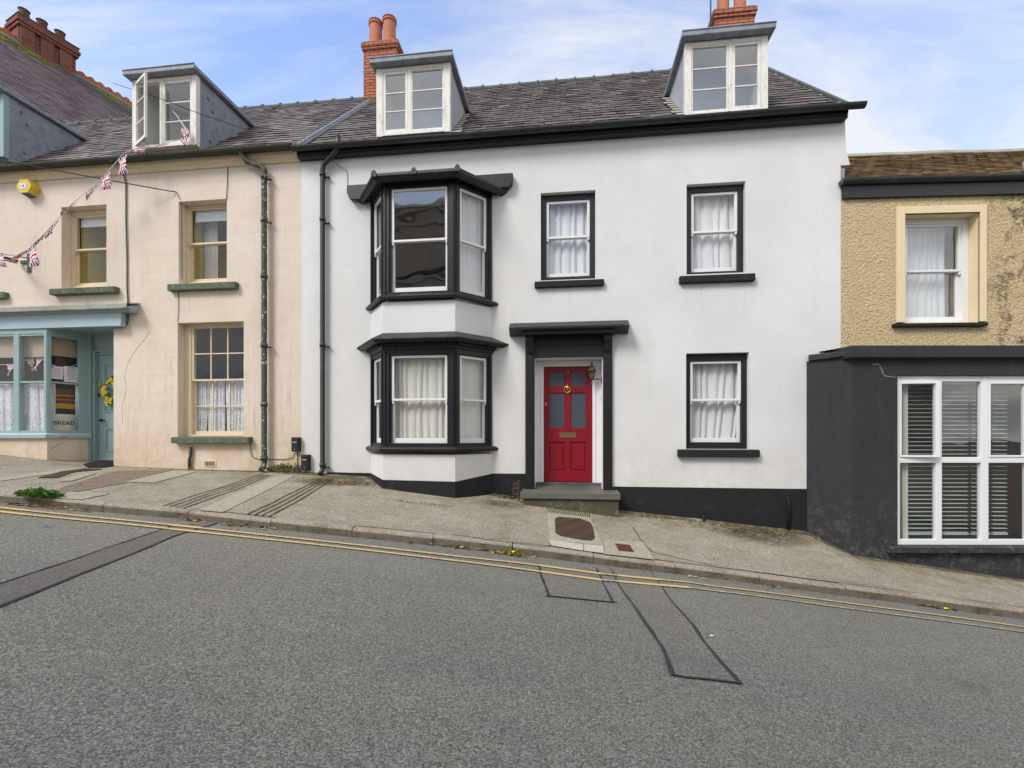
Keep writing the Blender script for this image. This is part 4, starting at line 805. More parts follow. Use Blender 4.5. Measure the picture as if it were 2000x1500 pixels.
c1 = MB(F0); zt1 = bw(337, -.74)
c1.sweep(plan, [(-.05, z1h-.02), (.02, z1h-.02), (.03, z1h+.04), (.065, z1h+.045), (.065, z1h+.10), (.10, z1h+.112), (.125, zt1-.085), (.165, zt1-.06), (.175, zt1-.045), (.185, zt1), (-.05, zt1)]); obj('bay_cornice', c1, M['black'], b1, bevel=.003)
dent(b1, z1h+.047, z1h+.094, .063, .098, .06)
r1 = MB(F0); r1.sweep(plan, [(.19, zt1-.025), (.202, zt1-.018), (.202, zt1+.02), (.02, zt1+.05), (-.05, zt1+.05), (-.05, zt1)])
for px in (731, 809, 894): 
    uu = F0.u(px, vb-.19); r1.plate([(uu-.05, zt1-.035), (uu+.05, zt1-.035), (uu+.045, zt1+.03), (uu+.02, zt1+.075), (uu-.02, zt1+.075), (uu-.045, zt1+.03)], vb-.225, vb-.18)
r1.tube([(wB[1]-.08, vb-.19, zt1+.03), (wB[0]-.18, -.03, zt1+.03)], .022, 8); r1.tube([(wB[2]+.08, vb-.19, zt1+.03), (wB[3]+.18, -.03, zt1+.03)], .022, 8); obj('bay_roof', r1, M['leadblack'], b1, bevel=.006)
bd = MB(F0)
for a, b, pt, pb_ in ((683, 760, 366, 391), (930, 1003, 347, 371)):
    x0, x1 = F0.u(a), F0.u(b); z0, z1 = F0.w((a+b)/2, pb_), F0.w((a+b)/2, pt)
    if a < 700: bd.plate([(x0+.07, z0-.03), (x0+.2, z0-.03), (x1, z0-.03), (x1, z1), (x0, z1), (x0, z0+.09), (x0+.03, z0+.05)], -.12, .0)
    else: bd.plate([(x0, z0-.03), (x1-.2, z0-.03), (x1-.07, z0-.02), (x1-.01, z0+.06), (x1, z1), (x0, z1)], -.12, .0)
    obj('bay_lintel', bd, M['black'], wh, bevel=.008); bd = MB(F0)
gb_ = 'net curtains hung in the bays'
for (z0, z1, nm, mt, sd_, cap) in ((z0s, z0h, 'ground floor bay', 'creamnet', 11, 0), (z1s, z1h, 'upper bay', 'net', 31, 1)):
    for i in range(3):
        F, l = facef(i)
        if cap and i == 1: continue
        pos = ('left side pane', 'wide centre pane', 'right side pane')[i]
        curtain(F, .11 if i == 1 else .08, l-(.11 if i == 1 else .08), z0+.1, z1-.06, .165, M[mt], (f'pale net curtain behind the {pos} of the {nm}', 'curtain', gb_), 8 if i == 1 else 4, amp=.026 if i == 1 else .018, seed=sd_+i)
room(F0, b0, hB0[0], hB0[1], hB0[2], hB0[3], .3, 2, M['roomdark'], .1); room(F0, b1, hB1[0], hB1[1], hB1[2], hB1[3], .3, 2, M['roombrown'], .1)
# front doorway
vd = .30
ds = MB(F0); pz = F0.w(1110, 962); pt_ = F0.w(1110, 650)
for a, b in ((1026, 1044), (1178, 1196)):
    x0, x1 = F0.u(a, -.04), F0.u(b, -.04); ds.box(x0, x1, -.045, .02, pz, pt_); ds.box(x0+.015, x1-.03 if a < 1100 else x1-.015, -.058, -.045, pz+.04, F0.w(1110, 690)); 
    ds.box(x0+.01, x1-.01, -.13, -.045, F0.w(1110, 668), pt_); ds.hexa([(x0+.02, -.08, F0.w(1110, 690)), (x1-.02, -.08, F0.w(1110, 690)), (x1-.02, -.045, F0.w(1110, 690)), (x0+.02, -.045, F0.w(1110, 690)), (x0+.02, -.12, F0.w(1110, 669)), (x1-.02, -.12, F0.w(1110, 669)), (x1-.02, -.045, F0.w(1110, 669)), (x0+.02, -.045, F0.w(1110, 669))])
x0, x1 = F0.u(1043), F0.u(1179)
ds.box(x0-.01, x1+.01, -.03, .02, F0.w(1110, 698), F0.w(1110, 690)); ds.box(x0, x1, -.008, .02, F0.w(1110, 690), pt_)
for py in (658, 664, 671): ds.box(x0, x1, -.024, -.006, F0.w(1110, py+3), F0.w(1110, py))
dsr = obj('door_surround', ds, M['black'], wh, bevel=.004)
cn = MB(F0); vz = -.26; cx0, cx1 = F0.u(993, -.2), F0.u(1230, -.2)
cn.box(F0.u(1022, -.2), F0.u(1203, -.2), -.21, .0, F0.w(1110, 652, -.2), F0.w(1110, 645, -.2)); cn.box(F0.u(1012, -.2), F0.u(1212, -.2), -.24, .0, F0.w(1110, 645, -.2)+.0005, F0.w(1110, 640, -.2))
cn.hexa([(F0.u(1006, -.2), -.26, F0.w(1110, 641, -.26)), (F0.u(1217, -.2), -.26, F0.w(1110, 641, -.26)), (F0.u(1217, -.2), 0, F0.w(1110, 641, -.26)), (F0.u(1006, -.2), 0, F0.w(1110, 641, -.26)), (F0.u(1004, -.2), -.28, F0.w(1110, 636, -.28)), (F0.u(1219, -.2), -.28, F0.w(1110, 636, -.28)), (F0.u(1219, -.2), 0, F0.w(1110, 636, -.28)), (F0.u(1004, -.2), 0, F0.w(1110, 636, -.28))])
obj('door_canopy', cn, M['black'], dsr, bevel=.004)
lc = MB(F0); lw0, lw1 = F0.w(1110, 640, -.29), F0.w(1110, 628, -.02)
lc.hexa([(cx0+.02, -.28, lw0-.005), (cx1-.02, -.28, lw0-.005), (cx1, -.015, lw0-.07), (cx0, -.015, lw0-.07), (cx0+.02, -.295, lw0+.015), (cx1-.02, -.295, lw0+.015), (cx1, -.015, lw1), (cx0, -.015, lw1)]); obj('canopy_lead', lc, M['leadblack'], dsr, bevel=.006)
# white lining and frame
lg = MB(F0); dl, dr = F0.u(1062, vd), F0.u(1157, vd); dT, dB = F0.w(1110, 716, vd), F0.w(1110, 941, vd)
lg.box(du0+.002, du0+.022, .003, vd, dbot+.02, dtop-.002); lg.box(du1-.022, du1-.002, .003, vd, dbot+.02, dtop-.002); lg.box(du0+.022, du1-.022, .003, vd, dtop-.024, dtop-.004)
lg.box(du0+.0, dl-.0, vd-.06, vd+.06, dB-.03, dtop-.03); lg.box(dr+.0, du1-.0, vd-.06, vd+.06, dB-.03, dtop-.03); lg.box(dl, dr, vd-.06, vd+.06, dT, dtop-.03)
for x in (dl-.012-.04, dr+.012+.03): lg.box(x, x+.012, vd-.072, vd-.06, dB-.02, dT+.05)
lg.box(dl-.052, dr+.054, vd-.0715, vd-.0605, dT+.04, dT+.052)
obj('door_lining', lg, M['whitewood'], wh, bevel=.003)
dd = MB(F0); t_ = .05; pz_ = [(1072, 1103, 726, 755), (1114, 1145, 726, 755), (1072, 1103, 767, 837), (1114, 1145, 767, 837)]
lowp = [(1072, 1103, 863, 920), (1114, 1145, 863, 920)]
hs = [(F0.u(a, vd), F0.u(b, vd), F0.w(1110, d, vd), F0.w(1110, c, vd)) for a, b, c, d in pz_+lowp]
us = sorted({dl, dr, *[x for h in hs for x in h[:2]]}); ws = sorted({dB, dT, *[x for h in hs for x in h[2:]]})
for a, b in zip(us, us[1:]):
    for c, d in zip(ws, ws[1:]):
        if any(h[0]-1e-6 < (a+b)/2 < h[1] and h[2] < (c+d)/2 < h[3] for h in hs): continue
        dd.face([(a, vd, c), (b, vd, c), (b, vd, d), (a, vd, d)])
for h in hs:
    a, b, c, d = h; e = vd+.02
    dd.face([(a, vd, c), (a, vd, d), (a+.008, e, d-.008), (a+.008, e, c+.008)]); dd.face([(b, vd, c), (b-.008, e, c+.008), (b-.008, e, d-.008), (b, vd, d)]); dd.face([(a, vd, d), (b, vd, d), (b-.008, e, d-.008), (a+.008, e, d-.008)]); dd.face([(a, vd, c), (a+.008, e, c+.008), (b-.008, e, c+.008), (b, vd, c)])
for h in hs[4:]:
    a, b, c, d = h; dd.face([(a+.008, vd+.02, c+.008), (b-.008, vd+.02, c+.008), (b-.008, vd+.02, d-.008), (a+.008, vd+.02, d-.008)]); dd.box(a+.035, b-.035, vd+.006, vd+.019, c+.035, d-.035)
dd.box(dl, dr, vd-.035, vd-.001, dB+.01, dB+.055); door = obj('door', dd, M['red'], wh, fix=False)
for h in hs[:4]: p = MB(F0); p.face([(h[0]+.006, vd+.018, h[2]+.006), (h[1]-.006, vd+.018, h[2]+.006), (h[1]-.006, vd+.018, h[3]-.006), (h[0]+.006, vd+.018, h[3]-.006)]); obj('door_pane', p, M['obscure'], door, fix=False)
lb = MB(F0); a, b = F0.u(1093, vd), F0.u(1125, vd); c, d = F0.w(1110, 855, vd), F0.w(1110, 845, vd); lb.ring((a, b, c, d), (a+.03, b-.03, c+.022, d-.022), vd-.012, vd-.001); lb.box(a+.032, b-.032, vd-.006, vd-.001, c+.024, d-.024); obj('letterbox', lb, M['dullbrass'], door, bevel=.002)
kn = MB(F0); ku, kw = F0.u(1108, vd), F0.w(1108, 758, vd)
kn.tube([(ku+.052*math.sin(t)*(1 if t < 9 else 1), vd-.022, kw-.012+.062*math.cos(t)*(1.15 if math.cos(t) < 0 else .7)) for t in [k*math.pi/12 for k in range(25)]], .008, 6)
kn.lathe((ku, vd-.02), [(.001, kw-.045), (.02, kw-.03), (.034, kw), (.036, kw+.02), (.022, kw+.04), (.001, kw+.045)], 12); kn.tube([(ku, vd-.01, kw+.04), (ku, vd-.012, kw+.09)], [.010, .003], 6); kn.tube([(ku, vd-.02, kw-.075), (ku, vd-.012, kw-.11)], [.010, .003], 6); obj('knocker', kn, M['brass'], door, smooth=True)
yk = MB(F0); yu, yw = F0.u(1066.5, vd), F0.w(1066, 788, vd); yk.tube([(yu+.018*math.sin(t), vd-.012, yw+.020*math.cos(t)) for t in [k*math.pi/8 for k in range(17)]], .005, 5); yk.lathe((yu, vd-.02), [(.002, yw-.052), (.014, yw-.045), (.012, yw-.03), (.004, yw-.022)], 8); obj('key_escutcheon', yk, M['brass'], door, smooth=True)
def text(name, s, F, u, v, w, size, mat, parent=None, tag=None, ext=.002, align='CENTER', bold=0):
    cu = bpy.data.curves.new(name, 'FONT'); cu.body = s; cu.size = size; cu.extrude = ext; cu.align_x = align; cu.align_y = 'CENTER'; cu.offset = bold
    to = bpy.data.objects.new(name, cu); SC.collection.objects.link(to); dg = bpy.context.evaluated_depsgraph_get(); me = bpy.data.meshes.new_from_object(to.evaluated_get(dg)); bpy.data.objects.remove(to)
    mb = MB(F); mb.v = [F.P(u+q.co.x, v-q.co.z, w+q.co.y) for q in me.vertices]; mb.f = [tuple(p.vertices) for p in me.polygons]; mb.m = [0]*len(mb.f); return obj(name, mb, mat, parent, tag=tag, fix=False)
text('house_number', '14', F0, F0.u(1108, vd), vd-.003, F0.w(1108, 727.5, vd), .10, M['dullbrass'], door, bold=.001)
# steps
stp = MB(F0); sx0, sx1 = F0.u(1016, -.42), F0.u(1212, -.42); sz = F0.w(1110, 963, -.42)
stp.hexa([(sx0, -.42, sz-.10), (sx1, -.42, sz-.10), (sx1, .02, sz-.10), (sx0, .02, sz-.10), (sx0, -.42, sz), (sx1, -.42, sz), (sx1, .02, sz+.012), (sx0, .02, sz+.012)]); obj('doorstep', stp, M['stone'], wh, bevel=.006)
s2 = MB(F0); s2.box(sx0+.05, sx1-.02, -.38, .0, ZC-1.7, sz-.1005); obj('step_base', s2, M['stonerough'], wh, bevel=.02)
s3 = MB(F0); zfl = F0.w(1110, 948, .22)
s3.hexa([(du0+.023, .021, sz-.12), (du1-.023, .021, sz-.12), (du1-.023, .22, sz-.12), (du0+.023, .22, sz-.12), (du0+.023, .021, sz+.008), (du1-.023, .021, sz+.008), (du1-.023, .22, zfl), (du0+.023, .22, zfl)]); s3.box(du0+.023, du1-.023, .2201, vd+.2, sz-.12, dB-.004); obj('threshold', s3, M['flag'], wh, bevel=.006)
# roof, gutters, chimneys, dormers
sl = (RW-EW)/(RV-EV)
def roofv(w): return EV+(w-EW)/sl
def s_of(w): return (w-EW)/sl*math.hypot(1, sl)
def dorm(pxl, pxr, pyt, pyb, v=.02, F=F0): pm = (pxl+pxr)/2; return F.u(pxl, v), F.u(pxr, v), F.w(pm, pyb, v), F.w(pm, pyt, v)
D3, D4 = dorm(736, 878, 127, 262), dorm(1339, 1499, 75, 222)
hl = [(d[0]+.01, d[1]-.01, -.1, s_of(d[3])-.05) for d in (D3, D4)]
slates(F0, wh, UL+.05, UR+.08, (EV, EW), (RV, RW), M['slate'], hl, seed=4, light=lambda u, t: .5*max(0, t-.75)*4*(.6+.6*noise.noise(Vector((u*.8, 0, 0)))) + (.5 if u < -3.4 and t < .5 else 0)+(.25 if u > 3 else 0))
mb = MB(F0); mb.face([(UL, 7.1, EW), (UR, 7.1, EW), (UR, RV, RW), (UL, RV, RW)]); obj('rear_roof', mb, M['ridgetile'], wh, fix=False)
mb = MB(F0); mb.box(UL-.0, UR+.03, EV-.05, -.001, EW-.135, EW-.05); mb.box(UL, UR+.04, EV-.03, -.001, EW-.165, EW-.1351); obj('eaves_board', mb, M['black'], wh, bevel=.006)
mb = MB(F0); mb.box(UL, UR+.06, EV, .3, EW-.06, EW-.015); obj('soffit_board', mb, M['black'], wh)
gutter(F0, wh, UL-.03, UR+.23, EV-.12, EW-.03, .066, M['gutter'], [F0.u(x, -.2) for x in (640, 715, 826, 940, 1050, 1160, 1290, 1420, 1535, 1650)])
def ridge_tiles(F, parent, u0, u1, v, w, mat, step=.46, r=.085, bump=True, name='ridge'):
    mb = MB(F); n = int((u1-u0)/step)
    for i in range(n+1):
        a = u0+i*step; b = min(a+step-.008, u1)
        if b-a < .1: continue
        dz = random.uniform(-.008, .008)
        mb.tube([(a, v, w+dz), (b, v, w+dz+random.uniform(-.004, .004))], r, 10)
        if bump: mb.tube([(b-.045, v, w+dz+.012), (b+.012, v, w+dz+.012)], r+.012, 10); mb.tube([(b-.03, v, w+dz+r), (b+.005, v, w+dz+r)], .028, 8)
    return obj(name, mb, mat, parent, smooth=False)
ridge_tiles(F0, wh, UL+.5, UR, RV, RW-.03, M['ridgetile'])
mb = MB(F0)                                   # lead capped verge between the two roofs
Lr = math.hypot(RV-EV, RW-EW)
mb.hexa([(UL-.05, EV-.03, EW+.01), (UL+.06, EV-.03, EW+.01), (UL+.06, RV, RW+.01), (UL-.05, RV, RW+.01), (UL-.04, EV-.045, EW+.035), (UL+.05, EV-.045, EW+.035), (UL+.05, RV-.03, RW+.035), (UL-.04, RV-.03, RW+.035)])
mb.tube([(UL+.005, EV-.05, EW+.045), (UL+.005, RV-.03, RW+.045)], .028, 8); obj('lead_verge', mb, M['lead'], wh)
mb = MB(F0); UR += .06; mb.hexa([(UR-.01, EV-.03, EW+.01), (UR+.05, EV-.03, EW+.01), (UR+.05, RV, RW+.01), (UR-.01, RV, RW+.01), (UR-.01, EV-.045, EW+.035), (UR+.05, EV-.045, EW+.035), (UR+.05, RV-.03, RW+.035), (UR-.01, RV-.03, RW+.035)]); obj('verge_slates', mb, M['ridgetile'], wh); UR -= .06
mb = MB(F0)                                   # stepped soakers beside the dormers
for (uu, sg, d) in ((D3[1], 1, D3), (D4[0], -1, D4)):
    for k in range(9):
        s0 = .05+k*.2; 
        if s0 > s_of(d[3])-.15: break
        q = lambda s, h: (EV+(RV-EV)*s/Lr-(RW-EW)/Lr*h, EW+(RW-EW)*s/Lr+(RV-EV)/Lr*h)
        a, b = q(s0, .04), q(s0+.19, .03); x0, x1 = uu, uu+sg*random.uniform(.12, .2)
        mb.face([(x0, *a), (x1, *a), (x1, *b), (x0, *b)])
obj('soakers', mb, M['stoneridge'], wh, fix=False)
dormer(F0, wh, *D3, .02, roofv(D3[3])+.0, .11, 'oldwood', 'cheekwhite', 'glassr', .44)['label'] = 'left dormer with weathered white frame beside the chimney'
dormer(F0, wh, *D4, .02, roofv(D4[3])+.0, .095, 'oldwood', 'cheekwhite', 'glassr', .56)['label'] = 'right dormer with weathered white frame below the orange chimney'
def chimney(F, parent, u0, u1, v0, v1, w0, w1, mat, pots, band=None, name='chimney', potmat='terracotta', capmat=None):
    mb = MB(F); mb.box(u0, u1, v0, v1, w0, w1-.22); ch = obj(name, mb, mat, parent)
    c = MB(F); c.box(u0-.03, u1+.03, v0-.03, v1+.03, w1-.2199, w1-.15); c.box(u0-.05, u1+.05, v0-.05, v1+.05, w1-.1499, w1-.05); c.box(u0-.02, u1+.02, v0-.02, v1+.02, w1-.0499, w1); obj('chimney_cap', c, mat, ch, bevel=.006)
    fl = MB(F); n = 10
    fl.hexa([(u0, v0, w1+.0005), (u1, v0, w1+.0005), (u1, v1, w1+.0005), (u0, v1, w1+.0005), (u0+.12, v0+.12, w1+.10), (u1-.12, v0+.12, w1+.10), (u1-.12, v1-.12, w1+.10), (u0+.12, v1-.12, w1+.10)]); obj('flaunching', fl, M['mortar'], ch)
    for (pu, pv, ph, pr) in pots:
        p = MB(F); z = w1+.02; p.lathe((pu, pv), [(pr*1.08, z), (pr*1.06, z+.08), (pr*.97, z+.1), (pr*.93, z+ph-.1), (pr*.99, z+ph-.095), (pr*1.06, z+ph-.09), (pr*1.06, z+ph-.075), (pr*.98, z+ph-.07), (pr*1.0, z+ph-.02), (pr*1.08, z+ph-.015), (pr*1.08, z+ph), (pr*.85, z+ph), (pr*.80, z+ph-.3)], 28); obj('chimney_pot', p, M[potmat], ch, fix=True)
    if band:
        b = MB(F); b.box(u0-.008, u1+.008, v0-.008, v1+.008, band, band+.045); obj('chimney_band', b, M['leaddark'], ch)
    fb = MB(F); fb.hexa([(u0-.04, v0-.04, w0), (u1+.04, v0-.04, w0), (u1+.04, v1, w0), (u0-.04, v1, w0), (u0-.015, v0-.012, w0+.9), (u1+.015, v0-.012, w0+.9), (u1+.015, v1, w0+.9), (u0-.015, v1, w0+.9)]) if 0 else None
    return ch
cv = 3.0; cu0, cu1 = F0.u(710, cv), F0.u(775, cv); ct = F0.w(742, 79, cv); cm = (cu0+cu1)/2
chimney(F0, wh, cu0, cu1, cv, cv+2.3, EW+2.2, ct, M['brick'], [(F0.u(734, 3.25), 3.25, .66, .165), (F0.u(761, 3.25), 3.25, .70, .165), (F0.u(747, 3.85), 3.85, .62, .15), (F0.u(772, 3.95), 3.95, .60, .15), (F0.u(781, 4.7), 4.7, .5, .15)], band=F0.w(742, 138, cv))['label'] = 'brick chimney with a cluster of terracotta pots by the left dormer'
fl = MB(F0); fl.box(cu0-.06, cu1+.05, cv-.05, cv+.1, roofv(0)*0+EW+(cv-EV)*sl-.1, F0.w(742, 191, cv)); obj('chimney_flashing', fl, M['mortar'], wh)
c2u0, c2u1 = F0.u(1396, 3.1), F0.u(1474, 3.1); c2t = F0.w(1432, 15, 3.1)
chimney(F0, wh, c2u0, c2u1, 3.1, 4.3, EW+2.5, c2t, M['brick'], [(F0.u(1412, 3.35), 3.35, .75, .14), (F0.u(1445, 3.35), 3.35, .75, .14), (F0.u(1412, 3.9), 3.9, .7, .13), (F0.u(1445, 3.9), 3.9, .7, .13)])['label'] = 'orange brick chimney above the right dormer'
mb = MB(F0); au, av = F0.u(1388, 3.0), 3.0; mb.tube([(au, av, F0.w(1388, 70, av)), (au, av, F0.w(1388, -60, av))], .018, 6); mb.tube([(au-.05, av, F0.w(1388, 57, av)), (c2u0+.05, av+.15, F0.w(1388, 57, av))], .015, 5)
obj('aerial_mast', mb, M['greycable'], tag=('thin upright aerial mast at the left of the right-hand chimney', 'aerial mast'), smooth=True)
# downpipe of the white house
def pipe(F, parent, pts, r, mat, collars=(), brackets=(), shoe=True, name='downpipe'):
    mb = MB(F); mb.tube(pts, r, 12)
    for (u, v, w) in collars: mb.tube([(u, v, w-.035), (u, v, w+.035)], r*1.22, 12)
    for (u, v, w) in brackets: mb.box(u+r*.5, u+.115, v+.005, v+.035, w-.012, w+.012); mb.tube([(u+.10, v+.06, w), (u+.125, v-.01, w)], .014, 6)
    return obj(name, mb, mat, parent, smooth=True)
pu, pv = F0.u(630, -.075), -.075
def pw(y): return F0.w(630, y, pv)
gu = F0.u(660, -.2)
pipe(F0, wh, [(gu, -.2, pw(276)), (gu, -.2, pw(294)), (gu-.02, -.17, pw(300)), (pu+.03, -.09, pw(323)), (pu, pv, pw(332)), (pu, pv, pw(340)), (pu, pv, pw(915)), (pu, pv-.02, pw(920)), (pu-.015, pv-.08, pw(926))], .043, M['gutter'], [(pu, pv, pw(y)) for y in (341, 428, 674, 908)], [(pu, pv, pw(y)) for y in (346, 436, 677, 913)])
# wires on the white house
mb = MB(F0); mb.tube([(F0.u(x, v), v, F0.w(x, y, v)) for x, y, v in ((636, 303, -.10), (652, 316, -.06), (678, 335, -.015), (679, 360, -.012), (681, 385, -.012), (690, 392, -.1), (717, 404, -.2))], .005, 5); obj('wire', mb, M['greycable'], wh)
# wall lantern on the door lining
lt = thing('wall_lantern', 'small bronze carriage lantern on a bracket beside the red door', 'wall lantern', F0.P(F0.u(1155, .12), .12, F0.w(1155, 745, .12)))
lv = .13; lu, lz = F0.u(1156, lv), F0.w(1156, 725, lv)
m1 = MB(F0); m1.lathe((lu, lv), [(.075, lz-.005), (.078, lz+.01), (.05, lz+.05), (.03, lz+.085), (.012, lz+.12), (.012, lz+.13), (.018, lz+.14), (.003, lz+.17)], 6); obj('lantern_roof', m1, M['bronze'], lt)
m1 = MB(F0); m1.lathe((lu, lv), [(.032, lz-.12), (.052, lz-.006)], 6); obj('lantern_glass', m1, simple('amber_glass', (.16, .09, .04), .2, .5), lt)
m1 = MB(F0)
for k in range(6): t = k*math.pi/3; m1.tube([(lu+.033*math.cos(t), lv+.033*math.sin(t), lz-.12), (lu+.054*math.cos(t), lv+.054*math.sin(t), lz-.004)], .005, 4)
m1.lathe((lu, lv), [(.012, lz-.24), (.018, lz-.22), (.010, lz-.20), (.010, lz-.15), (.036, lz-.135), (.036, lz-.12)], 8); obj('lantern_cage', m1, M['bronze'], lt)
m1 = MB(F0); eu = du1-.024; m1.tube([(lu, lv, lz-.14), (lu+.04, lv, lz-.15), (lu+.08, lv, lz-.13), (eu, lv, lz-.15)], .009, 6); m1.lathe((0, 0), [(.001, 0), (.001, .001)], 3); m1.box(eu-.012, eu-.001, lv-.03, lv+.03, lz-.21, lz-.09); obj('bracket', m1, M['iron'], lt, smooth=False)
# boot scraper
bs = MB(F0); bu, bv_ = F0.u(1013, -.33), -.33; bz = F0.w(1013, 942, -.33)
bs.tube([(bu, bv_, bz-.32), (bu, bv_, bz)], .011, 6); bs.lathe((bu, bv_), [(.004, bz-.01), (.02, bz), (.02, bz+.012), (.004, bz+.03)], 8)
for cz, r_ in ((bz-.055, .045), (bz-.14, .055)): bs.tube([(bu-.055+r_*math.cos(t)*(1-t/22), bv_, cz+r_*math.sin(t)*(1-t/22)) for t in [k*.42 for k in range(26)]], .008, 5)
bs.tube([(bu-.11, bv_, bz-.20), (bu-.05, bv_, bz-.215), (bu, bv_, bz-.19)], .008, 5); obj('boot_scraper', bs, M['bronze'], tag=('rusty wrought iron boot scraper with scrolls left of the door step', 'boot scraper'))
# bell box on the lining
mb = MB(F0); mb.box(du1-.045, du1-.024, .16, .20, F0.w(1170, 780, .2), F0.w(1170, 772, .2)); obj('door_bell', mb, M['enamel'], wh, bevel=.003)
# ---------------------------------------------------------------- the cream house with the shop front
CU0 = -15.5; WU = F0.u(222)
ch_ = thing('terraced_shop_house', 'cream rendered house with pale blue-green shop front, green sills and mottled drainpipe', 'house', F0.P(-9, 0, ZC-.4))
CE = EW+.03
c1, c2, c3 = H(120, 208, 402, 561), H(349, 443, 391, 552), H(347, 476, 629, 853)
c0h = H(-92, -18, 414, 571)
shoph = (CU0-.01, WU, ZC-2.0, F0.w(200, 620))
wall('wall', F0, CU0, UL-.001, ZC-2.0, CE-.05, [c0h, c1, c2, c3, shoph], M['cream'], ch_, thick=.34)
mb = MB(F0); mb.face([(CU0, 7, ZC-2), (UL-.002, 7, ZC-2), (UL-.002, 7, EW), (CU0, 7, EW)]); mb.face([(CU0, .34, ZC-2), (CU0, 7, ZC-2), (CU0, 7, EW), (CU0, RV, RW), (CU0, .34, CE)]); obj('side_wall', mb, M['cream'], ch_, fix=False)
mb = MB(F0); mb.sweep([(CU0, 0), (UL-.001, 0)], [(0, CE-.195), (.03, CE-.195), (.045, CE-.165), (.055, CE-.13), (.09, CE-.115), (.10, CE-.08), (.11, CE-.04), (0, CE-.04)], vend=0); obj('eaves_moulding', mb, M['creampaint'], ch_)
gutter(F0, ch_, CU0, UL-.035, EV-.10, CE+.005, .075, M['mossgutter'], [F0.u(x, -.2) for x in (-60, 60, 195, 290, 395, 520)])
dorm2 = dorm(259, 382, 150, 287); 
dorm1 = (F0.u(-150, .02), F0.u(6, .02), F0.w(0, 306, .02), F0.w(0, 181, .02))
hl2 = [(d[0]+.01, d[1]-.01, -.1, s_of(d[3])-.05) for d in (dorm1, dorm2)]
slates(F0, ch_, CU0, UL-.02, (EV, EW+.02), (RV, RW), M['slate2'], hl2, seed=9, light=lambda u, t: .55*max(0, min(1, .5+1.4*noise.noise(Vector((u*.9+t*2, t*2, 2))))))
mb = MB(F0); mb.face([(CU0, 7.1, EW), (UL, 7.1, EW), (UL, RV, RW), (CU0, RV, RW)]); obj('rear_roof', mb, M['ridgetile'], ch_, fix=False)
ridge_tiles(F0, ch_, CU0, cu0-.05, RV, RW-.03, M['ridgetile'], step=.5)
d2 = dormer(F0, ch_, *dorm2, .02, roofv(dorm2[3]), .075, 'oldwood', 'lead', 'glass', .44, open_left=True); d2['label'] = 'dormer with its left casement standing open'
d1 = dormer(F0, ch_, *dorm1, .02, roofv(dorm1[3]), .08, 'teal', 'lead', 'glassr', .5); d1['label'] = 'dormer at the left edge with a lead covered side'
mb = MB(F0)                                  # lead dots on the cheeks
for d in (dorm2, dorm1):
    for (a, b) in ((.25, .2), (.3, .85), (.75, .35), (.85, .12), (.2, 1.05)):
        mb.lathe((0, 0), [(.001, -90), (.001, -90.001)], 3) if 0 else None
        u_, v_, w_ = d[1]+.002, .12+a*1.05, d[2]+.10+b*.95
        if v_ > roofv(w_)-.12: continue
        mb.tube([(u_-.01, v_, w_), (u_+.012, v_, w_)], [.035, .026], 10); obj('lead_dot', mb, M['leaddark'], d2 if d is dorm2 else d1); mb = MB(F0)
def cwin(h, spx, mpy, v, bars=None, rm='roomolive', top=.04, bot=.07, **k):
    s = inner(F0, *spx, v); o = (h[0]+.001, h[1]-.001, h[2]+.001, h[3]-.001); mid = F0.w((spx[0]+spx[1])/2, mpy, v+.02)
    if s[1] > o[1]-.02: s = (s[0], o[1]-.035, s[2], s[3])
    return sash_window(F0, ch_, o, s, mid, v, 'creampaint', 'creampaint', 'glassl', bars=bars, rm=rm, vroom=.34, depth=.62 if rm == 'roomolive' else 1.6, pad=.02 if rm == 'roomolive' else .3, top=top, bot=bot, **k)
cwin(c1, (143, 215, 419, 557), 487, .17); cwin(c2, (367, 450, 404, 549), 475, .17); cwin(c0h, (-74, -10, 430, 567), 500, .17)
cwin(c3, (373, 480, 636, 849), 742, .15, bars=(3, 2, 2), rm='roomnavy', horns=False)
for a, b, t, bt, v in ((95, 222, 561, 573, -.12), (326, 459, 552, 565, -.10), (333, 485, 854, 866, -.12), (-120, 6, 572, 584, -.10)):
    mb = MB(F0); pm = (a+b)/2; x0, x1 = F0.u(a, v), F0.u(b, v); z0, z1 = F0.w(pm, bt, v), F0.w(pm, t, v)
    mb.hexa([(x0, v, z0), (x1, v, z0), (x1, .17, z0), (x0, .17, z0), (x0, v, z1), (x1, v, z1), (x1, .17, z1+.02), (x0, .17, z1+.02)]); obj('window_sill', mb, M['sillgreen'], ch_, bevel=.014)
# things hanging inside the upstairs windows
g5 = 'white roller blinds in the cream house'
for h, z, nm in ((c1, F0.w(170, 445, .3), 'upper left'), (c2, F0.w(405, 434, .3), 'upper right')):
    mb = MB(F0); mb.box(h[0]+.12, h[1]-.02, .268, .272, z, h[3]-.03); mb.tube([(h[0]+.12, .262, z), (h[1]-.02, .262, z)], .010, 6); obj('roller_blind', mb, M['roller'], tag=(f'half drawn white roller blind in the {nm} window of the cream house', 'roller blind', g5))
curtain(F0, F0.u(403, .55), F0.u(428, .55), c2[2], c2[3], .50, M['creamnet'], ('narrow cream curtain drawn aside in the window above the twelve pane window', 'curtain'), 3, amp=.02, seed=51)
for k, (a, b) in enumerate(((376, 404), (407, 440), (443, 478))):
    curtain(F0, F0.u(a, .30), F0.u(b, .30), c3[2]+.08, F0.w(420, 741, .3), .285, M['lace'], (f'half height lace curtain in the twelve pane window, {("left", "middle", "right")[k]} panel', 'curtain', 'lace half curtains in the twelve pane window'), 4, amp=.02, seed=60+k)
